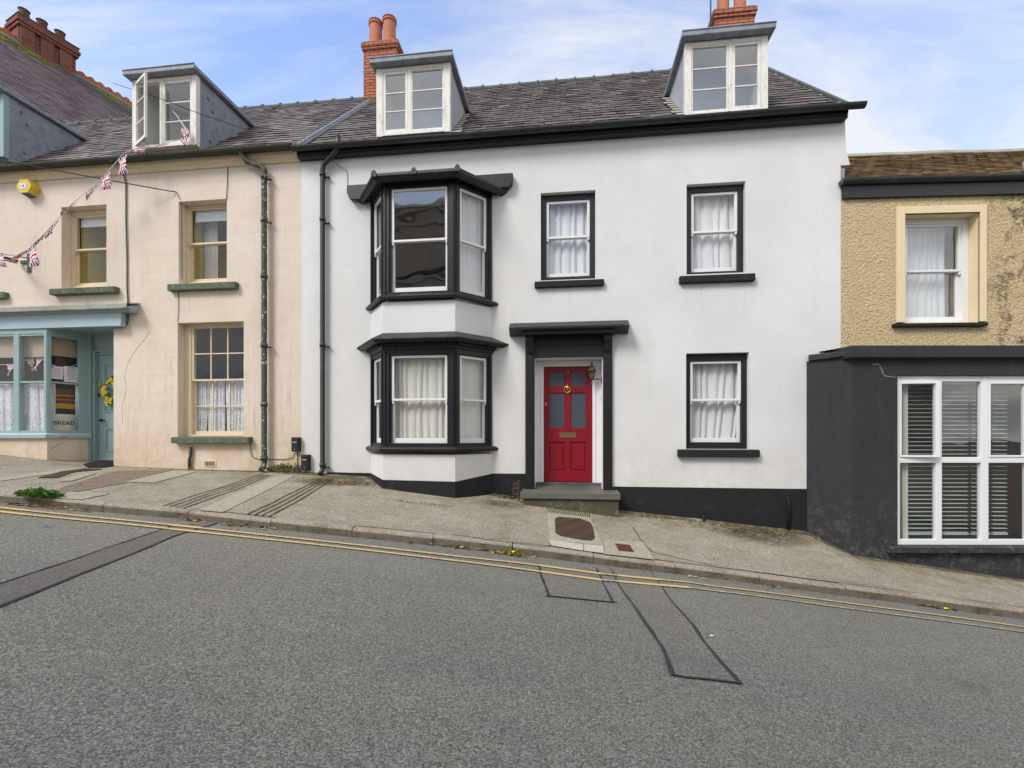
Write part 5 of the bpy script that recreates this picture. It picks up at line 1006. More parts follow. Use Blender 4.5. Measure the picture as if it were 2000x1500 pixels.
# drainpipe, conduit, vents and service boxes
dv_ = -.10; dpu = F0.u(516, dv_)
def dw(y): return F0.w(516, y, dv_)
gu2 = F0.u(470, -.19)
pipe(F0, ch_, [(gu2, -.19, dw(292)), (gu2, -.17, dw(302)), (gu2+.08, -.13, dw(315)), (dpu-.08, dv_, dw(323)), (dpu, dv_, dw(330)), (dpu, dv_, dw(345)), (dpu, dv_, dw(905)), (dpu, dv_-.03, dw(912)), (dpu, dv_-.09, dw(918))], .050, M['oldpipe'], [(dpu, dv_, dw(y)) for y in (346, 430, 540, 675, 790, 895)], [(dpu, dv_, dw(y)) for y in (350, 434, 678)])
def line_px(F, parent, name, pts, r, mat, v=-.02, tag=None, n=5):
    mb = MB(F); mb.tube([(F.u(p[0], p[2] if len(p) > 2 else v), p[2] if len(p) > 2 else v, F.w(p[0], p[1], p[2] if len(p) > 2 else v)) for p in pts], r, n); return obj(name, mb, mat, parent, smooth=True, tag=tag)
line_px(F0, ch_, 'conduit', [(239, 331, -.05), (243, 345), (246, 360), (246, 430), (248, 500), (248, 560), (250, 598), (250, 625), (247, 634), (238, 639), (221, 640)], .013, M['greycable'])
line_px(F0, ch_, 'wire', [(445, 317), (444, 360), (442, 390)], .006, M['cable'], -.012); line_px(F0, ch_, 'wire', [(345, 375), (351, 388), (355, 400, .05), (356, 545, .06)], .005, M['greycable'], -.012); line_px(F0, ch_, 'wire', [(348, 567), (349, 600), (347, 628)], .005, M['cable'], -.012)
line_px(F0, ch_, 'wire', [(484, 855), (489, 863), (490, 880), (492, 892), (505, 897), (530, 897), (560, 897), (572, 893), (575, 884)], .006, M['cable'], -.015)
line_px(F0, ch_, 'wire', [(581, 884), (581, 918)], .007, M['cable'], -.015)
line_px(F0, ch_, 'vent_pipe', [(372, 873), (372, 890), (370, 897), (370, 917)], .028, M['oldpipe'], -.04, n=10)
for pts in ([(293, 648), (283, 662), (268, 680), (252, 705), (243, 735), (247, 760), (238, 795), (240, 830)], [(100, 877, -.11), (118, 866, -.05)]):
    line_px(F0, ch_, 'render_crack', pts, .0035, M['iron'], .0005, n=4)
mb = MB(F0); a, b, c, d = F0.u(399), F0.u(422), F0.w(410, 911), F0.w(410, 900); mb.ring((a, b, c, d), (a+.012, b-.012, c+.012, d-.012), -.012, .0)
for k in range(7): x = a+.02+(b-a-.04)*k/6; mb.box(x-.004, x+.004, -.009, 0, c+.012, d-.012)
mb.box(a+.01, b-.01, -.003, -.001, c+.01, d-.01, 1); obj('air_brick', mb, [M['buff'], M['iron']], ch_)
gbx = 'black meter boxes at the foot of the house fronts'
for a, b, t, bt, nm in ((569, 583, 854, 882, 'higher black meter box at the right end of the cream wall'), (588, 602, 888, 918, 'lower black meter box at the left end of the white wall')):
    q = thing('meter_box', nm, 'meter box', F0.P(F0.u((a+b)/2), -.06, F0.w(580, bt)), gbx); x0, x1, z0, z1 = F0.u(a, -.09), F0.u(b, -.09), F0.w(580, bt, -.09), F0.w(580, t, -.09)
    mb = MB(F0); mb.box(x0, x1, -.09, 0, z0, z1); mb.box(x0+.008, x1-.008, -.097, -.0901, z0+.01, z1-.01); obj('case', mb, M['plasticblack'], q, bevel=.005)
    mb = MB(F0); mb.box(x0+.03, x1-.035, -.0995, -.0972, z1-.095, z1-.085); obj('label_plate', mb, M['labelwhite'], q)
    mb = MB(F0); mb.lathe(((x0+x1)/2, -.098), [(.001, z0+.035), (.009, z0+.04), (.001, z0+.048)], 8); obj('lock', mb, M['labelwhite'], q)
# alarm box
al = thing('alarm_box', 'yellow hexagonal burglar alarm box with blue base on the cream wall', 'alarm box', F0.P(F0.u(54), -.05, F0.w(54, 388)))
ax, az, r_ = F0.u(48, -.14), F0.w(48, 364, -.14), .195; bx_ = F0.u(54, 0)
hexp = [(r_*math.cos(math.pi/3*k), r_*.88*math.sin(math.pi/3*k)) for k in range(6)]
for k, m in enumerate(('alarms', 'alarmy', 'alarmy', 'alarmb', 'alarmb', 'alarmb')):
    pass
f_ = MB(F0); f_.plate([(ax+x*.86, az+z*.86) for x, z in hexp], -.155, -.150); obj('front_face', f_, M['alarmy'], al)
f_ = MB(F0)
for k in range(6):
    j = (k+1) % 6; lowf = k in (3, 4)
    f_.face([(ax+hexp[k][0]*.86, -.15, az+hexp[k][1]*.86), (ax+hexp[k][0], 0, az+hexp[k][1]), (ax+hexp[j][0], 0, az+hexp[j][1]), (ax+hexp[j][0]*.86, -.15, az+hexp[j][1]*.86)], 1 if hexp[k][1]+hexp[j][1] < -.02 and hexp[k][1]+hexp[j][1] < -.25*r_ and (hexp[k][1] < -.01 and hexp[j][1] < -.01) else 0)
obj('case', f_, [M['alarmy'], M['alarmb']], al)
for k in range(6): 
    f_ = MB(F0); t = .12+k*.14
    p0 = (ax+hexp[0][0]*.93, az+hexp[0][1]); 
f_ = MB(F0); f_.box(ax-.085, ax+.07, -.160, -.1552, az-.055, az+.06); obj('sticker', f_, M['labelwhite'], al)
f_ = MB(F0); f_.box(ax-.02, ax+.01, -.163, -.1602, az-.012, az+.018); obj('sticker_mark', f_, M['alarmb'], al)
# sign bracket
sb = thing('sign_bracket', 'green iron sign bracket with cross shaped wall plate', 'sign bracket', F0.P(F0.u(55), 0, F0.w(55, 512)))
mb = MB(F0); cx_, cz_ = F0.u(56, -.02), F0.w(56, 511, -.02)
mb.box(cx_-.035, cx_+.035, -.03, 0, cz_-.21, cz_+.17); mb.box(cx_-.19, cx_-.0351, -.028, 0, cz_-.032, cz_+.032); mb.box(cx_+.0351, cx_+.15, -.028, 0, cz_-.030, cz_+.030); mb.lathe((cx_+.12, -.035), [(.02, cz_-.012), (.02, cz_+.012)], 8); obj('wall_plate', mb, M['sillgreen'], sb, bevel=.008)
for (y0, y1, r2, v1_) in ((504.5, 496.5, .010, -1.1), (509, 502.5, .028, -1.1), (513.5, 508.5, .012, -1.1)):
    mb = MB(F0); e = (F0.u(33 if y0 > 505 else 52, -.05), -.05, F0.w(40, y0, -.05)); x = F0.u(-40, -.9); mb.tube([e, (x, -.9, F0.w(-40, y1-(9 if y0 < 505 else 12), -.9))], r2, 6); obj('bracket_arm', mb, M['iron'], sb)
# overhead cable
line_px(F0, None, 'overhead_cable', [(-80, 296, -1.4), (0, 313, -1.0), (120, 335, -.65), (240, 357, -.3), (330, 373, -.06), (344, 375, -.012)], .010, M['cable'], tag=('thin black overhead cable sagging to the cream wall', 'overhead cable'))
line_px(F0, None, 'overhead_cable', [(222, 163, .3), (300, 188, -.1), (390, 222, -.12), (478, 252, 1.0)], .006, M['cable'], tag=('thin black cable crossing in front of the open dormer', 'overhead cable'))
# ---- shop front
sf = MB(F0)
SV = -.10; ftop, fbot = F0.w(120, 614, -.13), F0.w(120, 640, -.13)
xr = F0.u(236, -.13)
sf.box(CU0, xr, -.13, -.02, fbot+.035, ftop); sf.box(CU0, xr, -.142, -.02, fbot, fbot+.0345); 
shop = obj('shop_fascia', sf, M['fascia'], ch_, bevel=.005)
sc = MB(F0); ct_, xr2 = F0.w(120, 600, -.24), F0.u(248, -.24)
sc.sweep([(CU0, 0), (xr2, 0)], [(.0, ftop+.001), (.15, ftop+.001), (.18, ftop+.05), (.24, ftop+.07), (.24, ct_-.03), (.0, ct_+.06)], vend=0); obj('shop_cornice', sc, M['teal'], shop)
sc = MB(F0); m = 40
for k in range(m):
    a, b = CU0+(xr2+.02-CU0)*k/m, CU0+(xr2+.02-CU0)*(k+1)/m; na, nb = .012*noise.noise(Vector((a*4, 0, 0))), .012*noise.noise(Vector((b*4, 0, 0)))
    sc.face([(a, -.27, ct_-.06+na*2), (b, -.27, ct_-.06+nb*2), (b, -.265, ct_+.02+nb), (a, -.265, ct_+.02+na)]); sc.face([(a, -.265, ct_+.02+na), (b, -.265, ct_+.02+nb), (b, -.01, ct_+.11), (a, -.01, ct_+.11)])
obj('cornice_lead', sc, M['stoneridge'], shop, fix=False)
splan = [(CU0, -.10), (F0.u(92, -.10), -.10), (F0.u(173, .5), .5)]
zt_s, zb_s, zm_s = F0.w(60, 652, SV), F0.w(60, 846, SV), F0.w(60, 746, SV)
def sp(i): 
    a, b = splan[i], splan[i+1]; A, B = F0.P(*a, 0), F0.P(*b, 0); return Frame((A[0], A[1]), math.atan2(B[1]-A[1], B[0]-A[0])), math.hypot(b[0]-a[0], b[1]-a[1])
st_ = MB(F0); st_.sweep(splan, [(0, ZC-2), (0, zb_s-.03), (-.12, zb_s-.03), (-.12, ZC-2)], vend=.5); obj('stall_riser', st_, M['cream'], shop)
st_ = MB(F0); st_.sweep(splan, [(-.10, zb_s-.10), (.06, zb_s-.10), (.07, zb_s-.03), (.03, zb_s), (-.10, zb_s+.01)], vend=.5); obj('shop_sill', st_, M['fascia'], shop, bevel=.004)
st_ = MB(F0); st_.sweep(splan, [(-.12, zt_s), (.012, zt_s), (.012, fbot+.02), (-.12, fbot+.02)], vend=.5); obj('shop_head', st_, M['teal'], shop)
Fa, la = sp(0); Fb, lb_ = sp(1)
def ul(px): # coordinate on the front plane of the shop window
    return F0.u(px, SV)-CU0
mull = [(F0.u(33, SV)-CU0, .062), (la-.01, .05)]+[(F0.u(p, SV)-CU0, .062) for p in (-45, -125)]
for x, hw in mull:
    mb = MB(Fa); mb.box(x-hw, x+hw-(.04 if x > la-.1 else 0), -.014, .08, zb_s, zt_s); obj('mullion', mb, M['teal'], shop, bevel=.006)
mb = MB(Fa); mb.box(0, la-.03, .0, .06, zm_s-.018, zm_s+.018); mb.box(0, la-.03, -.004, .07, zb_s+.001, zb_s+.05); mb.box(0, la-.03, -.002, .07, zt_s-.04, zt_s-.001); obj('transom', mb, M['teal'], shop, bevel=.004)
mb = MB(Fb); mb.box(.0, .06, -.012, .08, zb_s, zt_s); mb.box(lb_-.16, lb_, -.01, .08, zb_s, zt_s); mb.box(.06, lb_-.16, 0, .06, zm_s-.018, zm_s+.018); mb.box(.06, lb_-.16, -.003, .07, zb_s+.001, zb_s+.055); mb.box(.06, lb_-.16, -.003, .07, zt_s-.045, zt_s-.001); obj('side_light_frame', mb, M['teal'], shop, bevel=.004)
for F, l in ((Fa, la-.03), (Fb, lb_-.15)):
    for z0, z1 in ((zb_s+.04, zm_s), (zm_s, zt_s-.03)):
        mb = MB(F); mb.face([(.02, .03, z0), (l, .03, z0), (l, .03, z1), (.02, .03, z1)]); obj('shop_pane', mb, M['glassl'], shop, fix=False)
# doorway
vD = .62; sdl, sdr = F0.u(192, vD), F0.u(192, vD)+.84; sdT, sdB = F0.w(205, 693, vD), F0.w(205, 899, vD)
mb = MB(F0)
xl = splan[2][0]
mb.box(xl-.02, xl+.05, .49, .58, ZC-1.2, fbot+.03); mb.box(xl+.05, sdl-.0, .56, .68, ZC-1.2, sdT+.05); mb.box(xl+.06, xl+.10, .535, .56, ZC-1.2, sdT+.05); mb.box(xl+.05, sdr+.2, .57, .68, sdT+.0501, fbot+.03); mb.box(sdr, sdr+.2, .56, .68, ZC-1.2, sdT+.05); mb.box(sdl, sdr, .58, .68, sdT, sdT+.0499); mb.box(xl+.05, sdr+.1, .53, .57, sdT+.05, sdT+.085)
obj('shop_door_frame', mb, M['teal'], shop, bevel=.004)
mb = MB(F0); mb.box(CU0, xr-.02, -.11, .66, fbot+.022, fbot+.034); obj('shop_soffit', mb, M['teal'], shop)
sd_ = MB(F0); sd_.box(sdl, sdr, vD, vD+.04, sdB, sdT)
for a, b, c, d in ((204, 232, 711, 805), (206, 234, 836, 882)):
    x0, x1 = F0.u(a, vD), F0.u(a, vD)+.62; z0, z1 = F0.w(205, d, vD), F0.w(205, c, vD); sd_.ring((x0, x1, z0, z1), (x0+.02, x1-.02, z0+.02, z1-.02), vD-.014, vD); sd_.ring((x0+.04, x1-.04, z0+.04, z1-.04), (x0+.05, x1-.05, z0+.05, z1-.05), vD-.010, vD)
sd_.box(sdl, sdr, vD-.03, vD, sdB, sdB+.03); shd = obj('shop_door', sd_, M['teal'], ch_, bevel=.003)
mb = MB(F0); kx, kz = F0.u(204, vD), F0.w(204, 821, vD); mb.tube([(kx, vD, kz), (kx, vD-.05, kz), (kx, vD-.06, kz), (kx, vD-.09, kz), (kx, vD-.1, kz)], [.012, .012, .035, .035, .015], 12); obj('door_knob', mb, M['iron'], shd, smooth=True)
mb = MB(F0); mb.box(sdl+.01, sdl+.05, vD-.015, vD-.0005, F0.w(195, 775, vD), F0.w(195, 768, vD)); obj('door_lock', mb, M['rust'], shd)
mb = MB(F0); mb.lathe((sdl+.055, vD-.015), [(.01, F0.w(195, 758, vD)), (.022, F0.w(195, 752, vD)), (.01, F0.w(195, 746, vD))], 8); obj('door_latch', mb, M['brass'], shd)
bp = MB(F0); z = F0.w(190, 688, .57); x = F0.u(171, .57); bp.plate([(x, z), (x+.06, z-.005), (x+.16, z+.01), (x+.27, z-.015), (x+.28, z), (x+.18, z+.04), (x+.10, z+.05), (x+.04, z+.085), (x+.0, z+.07), (x-.01, z+.04)], .565, .5695); obj('blue_paint_patch', bp, M['deepblue'], shop)
mt_ = MB()
dm_ = [G(*p, P) for p in ((163, 909), (178, 904), (200, 902), (220, 902), (221, 911), (200, 914), (172, 914))]
mt_.v = [(x, y, P(x, y)+.010) for x, y in dm_]+[(x, y, P(x, y)+.022) for x, y in dm_]; n = len(dm_); mt_.f = [tuple(reversed(range(n))), tuple(range(n, 2*n))]+[(i, (i+1) % n, n+(i+1) % n, n+i) for i in range(n)]; mt_.m = [0]*len(mt_.f)
obj('door_mat', mt_, M['mat'], tag=('dark half round door mat in the shop doorway', 'door mat'))
# wreath on the shop door
wr = thing('wreath', 'round wreath of yellow flowers and green leaves on the shop door', 'wreath', F0.P(F0.u(222, vD), vD, F0.w(222, 795, vD)))
wx, wz, wr_ = F0.u(224, vD), F0.w(222, 764, vD), .17; rnd = random.Random(3); lf = MB(F0); fl_ = MB(F0); ce = MB(F0)
for k in range(150):
    t = rnd.uniform(0, 2*math.pi); rr = wr_+rnd.gauss(0, .035); x, z = wx+rr*math.cos(t)*.8, wz+rr*math.sin(t)*1.2; a = t+rnd.gauss(0, .7); l = rnd.uniform(.05, .10); v_ = vD-.03-rnd.random()*.05
    dx, dz = math.cos(a)*l, math.sin(a)*l; lf.face([(x, v_, z), (x+dx*.5-dz*.18, v_-.02, z+dz*.5+dx*.18), (x+dx, v_, z+dz), (x+dx*.5+dz*.18, v_-.005, z+dz*.5-dx*.18)])
for k in range(34):
    t = rnd.uniform(0, 2*math.pi); rr = wr_+rnd.gauss(0, .028); x, z = wx+rr*math.cos(t)*.8, wz+rr*math.sin(t)*1.2; v_ = vD-.09-rnd.random()*.02; r2 = rnd.uniform(.024, .038)
    for q in range(7): b0_, b1_ = 2*math.pi*q/7, 2*math.pi*(q+.75)/7; fl_.face([(x, v_, z), (x+r2*math.cos(b0_), v_-.012, z+r2*math.sin(b0_)), (x+r2*1.1*math.cos((b0_+b1_)/2), v_-.014, z+r2*1.1*math.sin((b0_+b1_)/2)), (x+r2*math.cos(b1_), v_-.012, z+r2*math.sin(b1_))])
    fl_.lathe((x, v_-.008), [(.008, z-.008), (.010, z), (.008, z+.008)], 6, mi=1)
obj('leaves', lf, M['leafdark'], wr, fix=False); obj('flowers', fl_, [M['petal'], M['yellowthing']], wr, fix=False)
# shop interior
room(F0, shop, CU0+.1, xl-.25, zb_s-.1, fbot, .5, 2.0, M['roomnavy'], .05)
mb = MB(F0); mb.box(CU0+.1, xl-.05, -.0, .5, zb_s-.06, zb_s-.045); obj('window_board', mb, M['fascia'], shop)
mb = MB(Fa); mb.box(.05, la-.08, .13, .135, F0.w(60, 694, -.15), zt_s); obj('roller_blind', mb, M['buffblind'], tag=('buff roller blind half drawn across the front of the shop window', 'roller blind', 'buff blinds in the shop window'))
mb = MB(Fb); mb.box(.09, lb_-.12, .13, .135, F0.w(130, 692, 0), zt_s); obj('roller_blind', mb, M['buffblind'], tag=('buff roller blind in the angled side of the shop window', 'roller blind', 'buff blinds in the shop window'))
glc = 'lace half curtains in the shop window'
for a, b, nm in ((-120, -50, 'beyond the left edge panes'), (-50, 28, 'at the left edge of the photo'), (30, 90, 'between the two shop mullions')):
    curtain(Fa, ul(a), ul(b), zb_s+.03, zm_s-.02, .10, M['lace'], (f'white lace half curtain {nm}', 'curtain', glc), 5, amp=.022, seed=a)
curtain(Fb, .05, Fb.u(108, .1), zb_s+.03, zm_s-.02, .10, M['lace'], ('white lace half curtain left of the bread bin in the angled shop pane', 'curtain', glc), 2, amp=.02, seed=71); curtain(Fb, Fb.u(147, .1), lb_-.12, zb_s+.03, zm_s-.02, .10, M['lace'], ('white lace half curtain at the right edge of the angled shop pane', 'curtain', glc), 2, amp=.02, seed=72)
for nm, x0, x1, z0, z1 in (('smaller', Fb.u(98, .045), Fb.u(123, .045), 739, 714), ('larger', Fb.u(125, .045), Fb.u(156, .045), 743, 712)):
    pg = thing('notice', f'{nm} white printed notice taped inside the shop window', 'notice', Fb.P((x0+x1)/2, .05, F0.w(125, z0, 0)), 'notices in the shop window'); a, b = F0.w(125, z0, 0), F0.w(125, z1, 0)
    mb = MB(Fb); mb.box(x0, x1, .045, .047, a, b); obj('sheet', mb, M['paper'], pg)
    mb = MB(Fb); k = 0; z = b-.035
    while z > a+.03: w_ = (x1-x0)*random.uniform(.55, .8); mb.box(x0+.05, x0+.05+w_*.9, .0425, .0445, z, z+.006); z -= .018
    obj('printed_lines', mb, M['ink'] if nm == 'larger' else M['inkpink'], pg)
    mb = MB(Fb); mb.box(x0+.02, x0+.05, .0415, .0446, b-.04, b-.02) if nm == 'smaller' else mb.box((x0+x1)/2-.04, (x0+x1)/2+.04, .0415, .0446, b-.028, b-.012); obj('printed_mark', mb, M['ink'], pg)
BU = Fb.u(119, .27); bb = thing('bread_bin', 'cream enamel bread bin lettered BREAD on the shop window board', 'bread bin', Fb.P(BU, .28, zb_s-.04)); mb = MB(Fb); zb2 = F0.w(120, 812, .0); mb.lathe((BU, .27), [(.21, zb_s-.04), (.23, zb_s), (.24, zb2), (.245, zb2+.01), (.22, zb2+.035), (.03, zb2+.05)], 28); obj('bin', mb, M['enamel'], bb, smooth=True)
text('lettering', 'BREAD', Fb, BU-.03, .025+.005, F0.w(120, 826, 0), .11, M['plasticblack'], bb)
bs2 = thing('shelf_unit', 'small mustard shelf glimpsed above the bread bin in the shop window', 'shelf', Fb.P(.42, .3, F0.w(125, 800, 0))); z0, z1 = F0.w(125, 796, 0), F0.w(125, 757, 0)
mb = MB(Fb); SA, SB = Fb.u(110, .23), Fb.u(146, .23); mb.box(SA, SB, .25, .27, z0, z1); obj('back_board', mb, M['roombrown'], bs2)
for k, (za, zb_) in enumerate(((z0, z0+.10), (z0+.17, z0+.185), (z0+.25, z0+.275))): mb = MB(Fb); mb.box(SA, SB, .21, .249, za, zb_); obj('shelf', mb, M['yellowthing'], bs2)
# ---- bunting
def flag_mesh(n=(22, 14), mode='pennant'):
    pass
def flag(parent, name, A, B, length, seed, F=F0, pennant=True, nx=16, ny=20, sway=(0, 0)):
    """A,B: two local points on the cord; flag hangs from it"""
    A, B = Vector(A), Vector(B); mb = MB(F); g = []; rnd = random.Random(seed); ph = rnd.uniform(0, 6)
    for j in range(ny+1):
        t = j/ny; row = []
        for i in range(nx+1):
            s = i/nx; s2 = .5+(s-.5)*(1-.5*t) if pennant else s
            p = A+(B-A)*s2; d = .035*math.sin(ph+t*4+s*3)*t; row.append((p.x+sway[0]*t*length+d*.6, p.y+d-.02*t, p.z-length*t*(1-.15*abs(math.sin(ph)))+sway[1]*t*length))
        g.append(row)
    for j in range(ny):
        for i in range(nx):
            s, t = (i+.5)/nx, (j+.5)/ny
            x = (s-.5)*2; y = (t-.5)*2
            ax_, ay = abs(x), abs(y)*.75
            if ax_ < .10 or ay < .11: mi = 0
            elif ax_ < .19 or ay < .20: mi = 1
            elif abs(abs(x)*.62-abs(y)*.62) < .06: mi = 0
            elif abs(abs(x)*.62-abs(y)*.62) < .17: mi = 1
            else: mi = 2
            mb.face([g[j][i], g[j][i+1], g[j+1][i+1], g[j+1][i]] , mi)
    return obj(name, mb, [M['flagred'], M['flagwhite'], M['flagblue']], parent, fix=False)
bt = thing('bunting', 'string of small union flags sagging from the open dormer to the sign bracket', 'bunting', F0.P(F0.u(180), -.4, F0.w(180, 520)))
cord = [(-60, 500, -.9), (0, 494, -.75), (30, 500, -.68), (57, 485, -.60), (88, 455, -.56), (112, 428, -.53), (140, 398, -.50), (180, 366, -.47), (207, 340, -.44), (241, 300, -.42), (262, 291, -.38), (300, 285, -.30), (350, 273, -.22), (368, 262, -.2), (345, 225, -.05)]
def C3(p): return (F0.u(p[0], p[2]), p[2], F0.w(p[0], p[1], p[2]))
mb = MB(F0); mb.tube([C3(p) for p in cord], .006, 5); obj('cord', mb, M['cord'], bt)
def cordat(x):
    for a, b in zip(cord, cord[1:]):
        if a[0] <= x <= b[0] or (b[0] == 368 and x > 368): t = (x-a[0])/(b[0]-a[0]); return tuple(a[k]+(b[k]-a[k])*t for k in range(3))
    return cord[0]
for k, (x, w_, ln, sway) in enumerate(((-2, 16, .26, (.2, .1)), (44, 24, .20, (-.9, .3)), (60, 14, .36, (.25, 0)), (87, 20, .20, (-.5, .2)), (106, 17, .26, (-.35, .1)), (139, 18, .26, (-.5, .4)), (181, 17, .28, (-.35, .2)), (205, 14, .30, (.1, .1)), (238, 13, .32, (.1, .0)), (272, 20, .14, (0, .4)), (316, 20, .15, (0, .4)), (361, 16, .24, (.1, .2)))):
    a, b = cordat(x-w_*.6), cordat(x+w_*.6); a, b = C3(a), C3(b); b = (b[0]+.03, b[1], b[2]-.02); flag(bt, 'flag', a, b, ln*1.15, 100+k, sway=sway)
mb = MB(F0); pass
fw = thing('window_flag', 'small white and red flag on a stick leaning in the dormer window', 'flag', F0.P(F0.u(360, -.05), -.05, F0.w(360, 275, -.05)))
mb = MB(F0); mb.tube([C3((369, 258, -.06)), C3((338, 217, -.03))], .006, 5); obj('stick', mb, M['cord'], fw); flag(fw, 'cloth', C3((354, 250, -.06)), C3((368, 252, -.06)), .2, 140, pennant=False)
bt2 = thing('bunting', 'union flag pennants strung inside the shop window below the blinds', 'bunting', Fa.P(ul(50), .16, zm_s+.1))
def wz_(py): return F0.w(60, py, SV+.2)
xs_ = [(-60, 712), (0, 712), (27, 712), (38, 708), (70, 696), (88, 706)]
mb = MB(Fa); mb.tube([(F0.u(a, SV+.17)-CU0, .17, wz_(b)) for a, b in xs_], .006, 4); obj('cord', mb, M['cord'], bt2)
for k, (x, a) in enumerate(((21, 0), (59, .3), (78, -.3))):
    u_ = F0.u(x, SV+.17)-CU0; flag(bt2, 'flag', (u_-.075, .165, wz_(711 if k == 0 else 701)), (u_+.075, .165, wz_(711 if k == 0 else 700)), .27, 150+k, F=Fa, sway=(a, 0))
mb = MB(Fb); mb.tube([(.03, .17, F0.w(125, 706, 0)), (.22, .17, F0.w(125, 714, 0)), (.42, .17, F0.w(125, 711, 0)), (.66, .17, F0.w(125, 694, 0))], .006, 4); obj('cord', mb, M['cord'], bt2); flag(bt2, 'flag', (.22, .165, F0.w(125, 713, 0)), (.40, .165, F0.w(125, 711, 0)), .2, 155, F=Fb)
mb = MB(F0); mb.box(F0.u(105, .8), F0.u(128, .8), .78, .80, F0.w(115, 715, .8), F0.w(115, 690, .8)); obj('red_hanging', mb, M['redcloth'], tag=('dark red cloth hanging deep inside the shop', 'cloth'))
# ---------------------------------------------------------------- large slate roof and chimney beyond the shop house
HR = 14.0
A_ = Vector(((0-1000)/FP, 1))*(HR*FP/(HZ-60)); B_ = Vector(((257-1000)/FP, 1))*(HR*FP/(HZ-205)); dirv = (B_-A_).normalized()
FR = Frame((A_.x, A_.y), math.atan2(dirv.y, dirv.x))           # u along the ridge going away, v to its left
bh = thing('big_roofed_house', 'tall house behind the shop with purple slates, orange ridge and triple brick chimney', 'house', FR.P(2, 5, 1.2))
LB = (B_-A_).length+1.5; ZR = ZC+HR; sp_ = 5.2
slates(FR, bh, -7.5, LB, (-sp_, ZR-sp_*1.0), (0, ZR), M['slatepurple'], seed=21, row=.21, wid=.30, light=lambda u, t: .3*noise.noise(Vector((u*.6, t*3, 0))))
mb = MB(FR); mb.face([(-7.5, 0, ZR), (LB, 0, ZR), (LB, sp_, ZR-sp_), (-7.5, sp_, ZR-sp_)]); mb.face([(-7.5, -sp_+.2, ZC-2), (LB, -sp_+.2, ZC-2), (LB, -sp_+.2, ZR-sp_), (-7.5, -sp_+.2, ZR-sp_)]); mb.face([(LB-.02, -sp_+.2, ZC-2), (LB-.02, sp_-.2, ZC-2), (LB-.02, sp_-.2, ZR-sp_), (LB-.02, 0, ZR-.05), (LB-.02, -sp_+.2, ZR-sp_)]); mb.face([(-7.48, -sp_+.2, ZC-2), (-7.48, sp_-.2, ZC-2), (-7.48, sp_-.2, ZR-sp_), (-7.48, 0, ZR-.05), (-7.48, -sp_+.2, ZR-sp_)]); obj('wall', mb, M['brickdark'], bh, fix=False)
mb = MB(FR); n = int((LB+7.5)/.30)
mb.box(-7.5, LB, -.14, .14, ZR-.12, ZR+.05)
obj('ridge_bed', mb, M['orangeridge'], bh)
mb = MB(FR)
for k in range(n):
    u = -7.5+k*.30; mb.tube([(u+.02+.11*math.cos(t)+.13, 0, ZR+.05+.13*math.sin(t)) for t in [math.pi*q/7 for q in range(8)]], .03, 5)
obj('ridge_crest', mb, M['orangeridge'], bh)
mb = MB(FR); mb.box(-7.5, LB, -.34, -.141, ZR-.36, ZR-.125) if 0 else mb.hexa([(-7.5, -.36, ZR-.34), (LB, -.36, ZR-.34), (LB, -.14, ZR-.12), (-7.5, -.14, ZR-.12), (-7.5, -.38, ZR-.30), (LB, -.38, ZR-.30), (LB, -.16, ZR-.08), (-7.5, -.16, ZR-.08)]); obj('ridge_flashing', mb, M['leaddark'], bh)
ms = MB(FR); rnd = random.Random(5)
for k in range(420):
    u = rnd.uniform(-3, LB-1); dn = abs(rnd.gauss(0, .38))+.42
    if noise.noise(Vector((u*.8, 1, 0))) < -.08: continue
    s = rnd.uniform(.03, .10)*(1 if dn < .9 else .6); c = (u, -dn*.707, ZR-dn*.707+.035)
    ms.face([(c[0]+s*math.cos(a)*1.5, c[1]+s*math.sin(a)*.7, c[2]+s*math.sin(a)*.7+.012*(q % 2)) for q, a in enumerate([math.pi*2*q/7 for q in range(7)])])
obj('moss_patches', ms, M['moss'], bh, fix=False, kind='stuff')
def chu(px, py): # ridge coordinate seen at a pixel
    d = Vector(((px-1000)/FP, 1)); n = Vector((-dirv.y, dirv.x)); k = A_.dot(n)/d.dot(n); q = d*k; return (q-A_).dot(dirv)
q0, q1 = chu(28, 0), chu(140, 0)
ztop = ZC+(HZ-35)/FP*( (A_+dirv*q0).y )
ck = MB(FR); ck.box(q0, q1, -.30, .42, ZR-.5, ztop-.35)
for k in range(3):
    a = q0+(q1-q0)*(k/3+.02); b = q0+(q1-q0)*(k/3+.25); ck.box(a, b, -.38, -.3001, ZR-.6, ztop-.35)
bc = obj('chimney', ck, M['brickdark'], bh)
cc = MB(FR); cc.box(q0-.05, q1+.05, -.42, .46, ztop-.35, ztop-.24); cc.box(q0-.09, q1+.09, -.46, .5, ztop-.2399, ztop-.12); cc.box(q0-.05, q1+.05, -.42, .46, ztop-.1199, ztop); obj('chimney_cap', cc, M['brickdark'], bc, bevel=.008)
cc = MB(FR); cc.box(q0-.07, q1+.07, -.44, .48, ztop+.0005, ztop+.03); obj('cap_slab', cc, M['ridgetile'], bc)
for k in range(3):
    px_ = (47, 82, 117)[k]; u = chu(px_, 0); cc = MB(FR); cc.lathe((u, .0), [(.13, ztop+.03), (.12, ztop+.2), (.15, ztop+.25), (.14, ztop+.42), (.17, ztop+.47), (.12, ztop+.47), (.10, ztop+.3)], 12); obj('chimney_pot', cc, M['darkpot'], bc)
